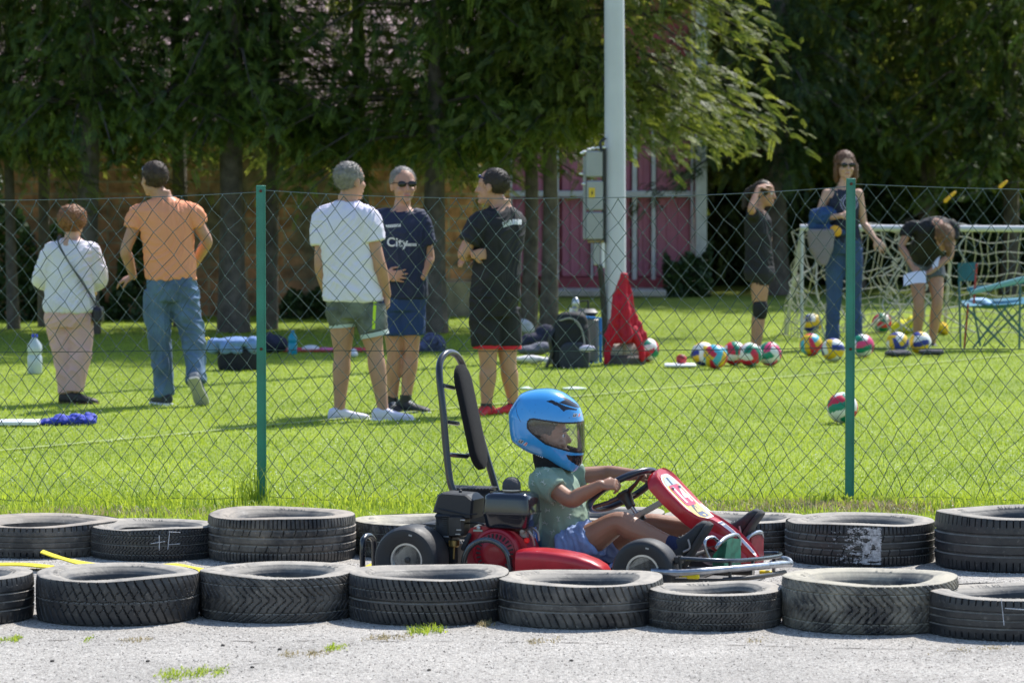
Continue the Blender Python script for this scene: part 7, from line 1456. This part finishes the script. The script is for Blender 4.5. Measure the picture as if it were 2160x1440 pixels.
def helmblue():
    m = mat('helmet_blue', (.025, .26, .66), .16, coat=.7); n = m.node_tree; bs = n.nodes['Principled BSDF']; tc = n.nodes.new('ShaderNodeTexCoord'); nz = n.nodes.new('ShaderNodeTexNoise'); nz.inputs['Scale'].default_value = 90; nz.inputs['Detail'].default_value = 5; n.links.new(tc.outputs['Object'], nz.inputs[0])
    cr_ = n.nodes.new('ShaderNodeValToRGB'); cr_.color_ramp.elements[0].position = .66; cr_.color_ramp.elements[0].color = (.05, .34, .76, 1); cr_.color_ramp.elements[1].position = .74; cr_.color_ramp.elements[1].color = (.02, .10, .25, 1); n.links.new(nz.outputs[0], cr_.inputs[0]); n.links.new(cr_.outputs[0], bs.inputs['Base Color'])
    n2 = n.nodes.new('ShaderNodeTexNoise'); n2.inputs['Scale'].default_value = 14; n2.inputs['Detail'].default_value = 5; n.links.new(tc.outputs['Object'], n2.inputs[0]); mr = n.nodes.new('ShaderNodeMapRange'); mr.inputs[3].default_value = .08; mr.inputs[4].default_value = .32; n.links.new(n2.outputs[0], mr.inputs[0]); n.links.new(mr.outputs[0], bs.inputs['Roughness']); return m
M_hb = helmblue(); helm = thing('helmet', 'glossy bright blue full face helmet with a clear visor worn by the driver', 'helmet', hctr-A(0, 0, .17))
sh_o = fastmesh('shell', V.reshape(-1, 3), np.array(Fv_), [M_hb, mat('helmet_black', (.012, .013, .02), .22, coat=.4), mat('seam_dark_blue', (.01, .07, .2), .4)], helm, smooth=True); sh_o.data.polygons.foreach_set('material_index', np.array(mi_[:len(sh_o.data.polygons)], np.int32))
V2, _ = shell(.93); fastmesh('lining', V2.reshape(-1, 3), np.array(Fv_)[:, ::-1], mat('black_padding', (.045, .04, .042), .95), helm, smooth=True)
V3, _ = shell(1.006); V4, _ = shell(1.012); vq = np.array([q for q, e in vis]); ve = np.array([e for q, e in vis])
def glass():
    m = bpy.data.materials.new('clear_visor'); m.use_nodes = True; n = m.node_tree; n.nodes.remove(n.nodes['Principled BSDF']); t = n.nodes.new('ShaderNodeBsdfTransparent'); t.inputs[0].default_value = (.95, .95, .97, 1); g_ = n.nodes.new('ShaderNodeBsdfGlossy'); g_.inputs['Roughness'].default_value = .06; fr = n.nodes.new('ShaderNodeFresnel'); fr.inputs[0].default_value = 1.45; mx = n.nodes.new('ShaderNodeMixShader')
    df = n.nodes.new('ShaderNodeBsdfDiffuse'); df.inputs[0].default_value = (.55, .55, .55, 1); tc = n.nodes.new('ShaderNodeTexCoord'); nz = n.nodes.new('ShaderNodeTexNoise'); nz.inputs['Scale'].default_value = 70; nz.inputs['Detail'].default_value = 6; n.links.new(tc.outputs['Object'], nz.inputs[0]); mr = n.nodes.new('ShaderNodeMapRange'); mr.inputs[1].default_value = .62; mr.inputs[2].default_value = .78; mr.inputs[3].default_value = .05; mr.inputs[4].default_value = .40; n.links.new(nz.outputs[0], mr.inputs[0]); m2 = n.nodes.new('ShaderNodeMixShader'); n.links.new(mr.outputs[0], m2.inputs[0]); n.links.new(t.outputs[0], m2.inputs[1]); n.links.new(df.outputs[0], m2.inputs[2])
    ma = n.nodes.new('ShaderNodeMath'); ma.operation = 'ADD'; ma.inputs[1].default_value = .05; n.links.new(fr.outputs[0], ma.inputs[0]); n.links.new(ma.outputs[0], mx.inputs[0]); n.links.new(m2.outputs[0], mx.inputs[1]); n.links.new(g_.outputs[0], mx.inputs[2]); n.links.new(mx.outputs[0], n.nodes['Material Output'].inputs[0]); return m
vz = fastmesh('visor', V3.reshape(-1, 3), vq[ve > 20], glass(), helm, smooth=True)
fastmesh('visor_rim', V4.reshape(-1, 3), vq[ve <= 22], mat('visor_rim', (.012, .012, .016), .3), helm, smooth=True)
# visor pivot
mb = MB(); pv = Vector(P(1050+515/6.545, 800+590/6.545, hdep-.5)); tr = bvh_of([vz]); h = tr.ray_cast(pv, Vector((0, 1, 0)), 2)
if h[0]: mb.lathe(np.array(h[0])+A(0, .004, 0), [(.001, -.003), (.0125, -.003), (.014, .001), (.011, .005), (.004, .004), (.001, .006)], axis=(0, -1, 0), seg=24); mb.build('visor_pivot', mat('pivot_grey', (.09, .10, .12), .35), helm)
tr = bvh_of([sh_o])
def helmtext(txt, cx, cy, size, rot, m, bold=.0, lift=.001, shear=.3, dx=0):
    v, f = text_mesh(txt, size, bold, shear); ctr = P(1050+cx/6.545, 800+cy/6.545, hdep); c, s = math.cos(rot), math.sin(rot); decal('maker_mark', v, f, lambda x, y: (ctr[0]+(x+dx)*c-y*s, ctr[1], ctr[2]+(x+dx)*s+y*c), tr, (0, 1, 0), m, helm, lift, .01)
M_rl = mat('mark_red', (.65, .02, .05), .4)
for cx, cy, sz, rot, k in ((342, 850, .017, -.46, 1), (1085, 476, .014, -.05, .8)):
    helmtext('LS', cx, cy, sz, rot, MW, .0022, .0006, .3, -.0105*k); helmtext('2', cx, cy, sz, rot, MW, .0022, .0006, .3, .0125*k); helmtext('LS', cx, cy, sz, rot, M_lens, .0006, .0014, .3, -.0105*k); helmtext('2', cx, cy, sz, rot, M_rl, .0006, .0014, .3, .0125*k)
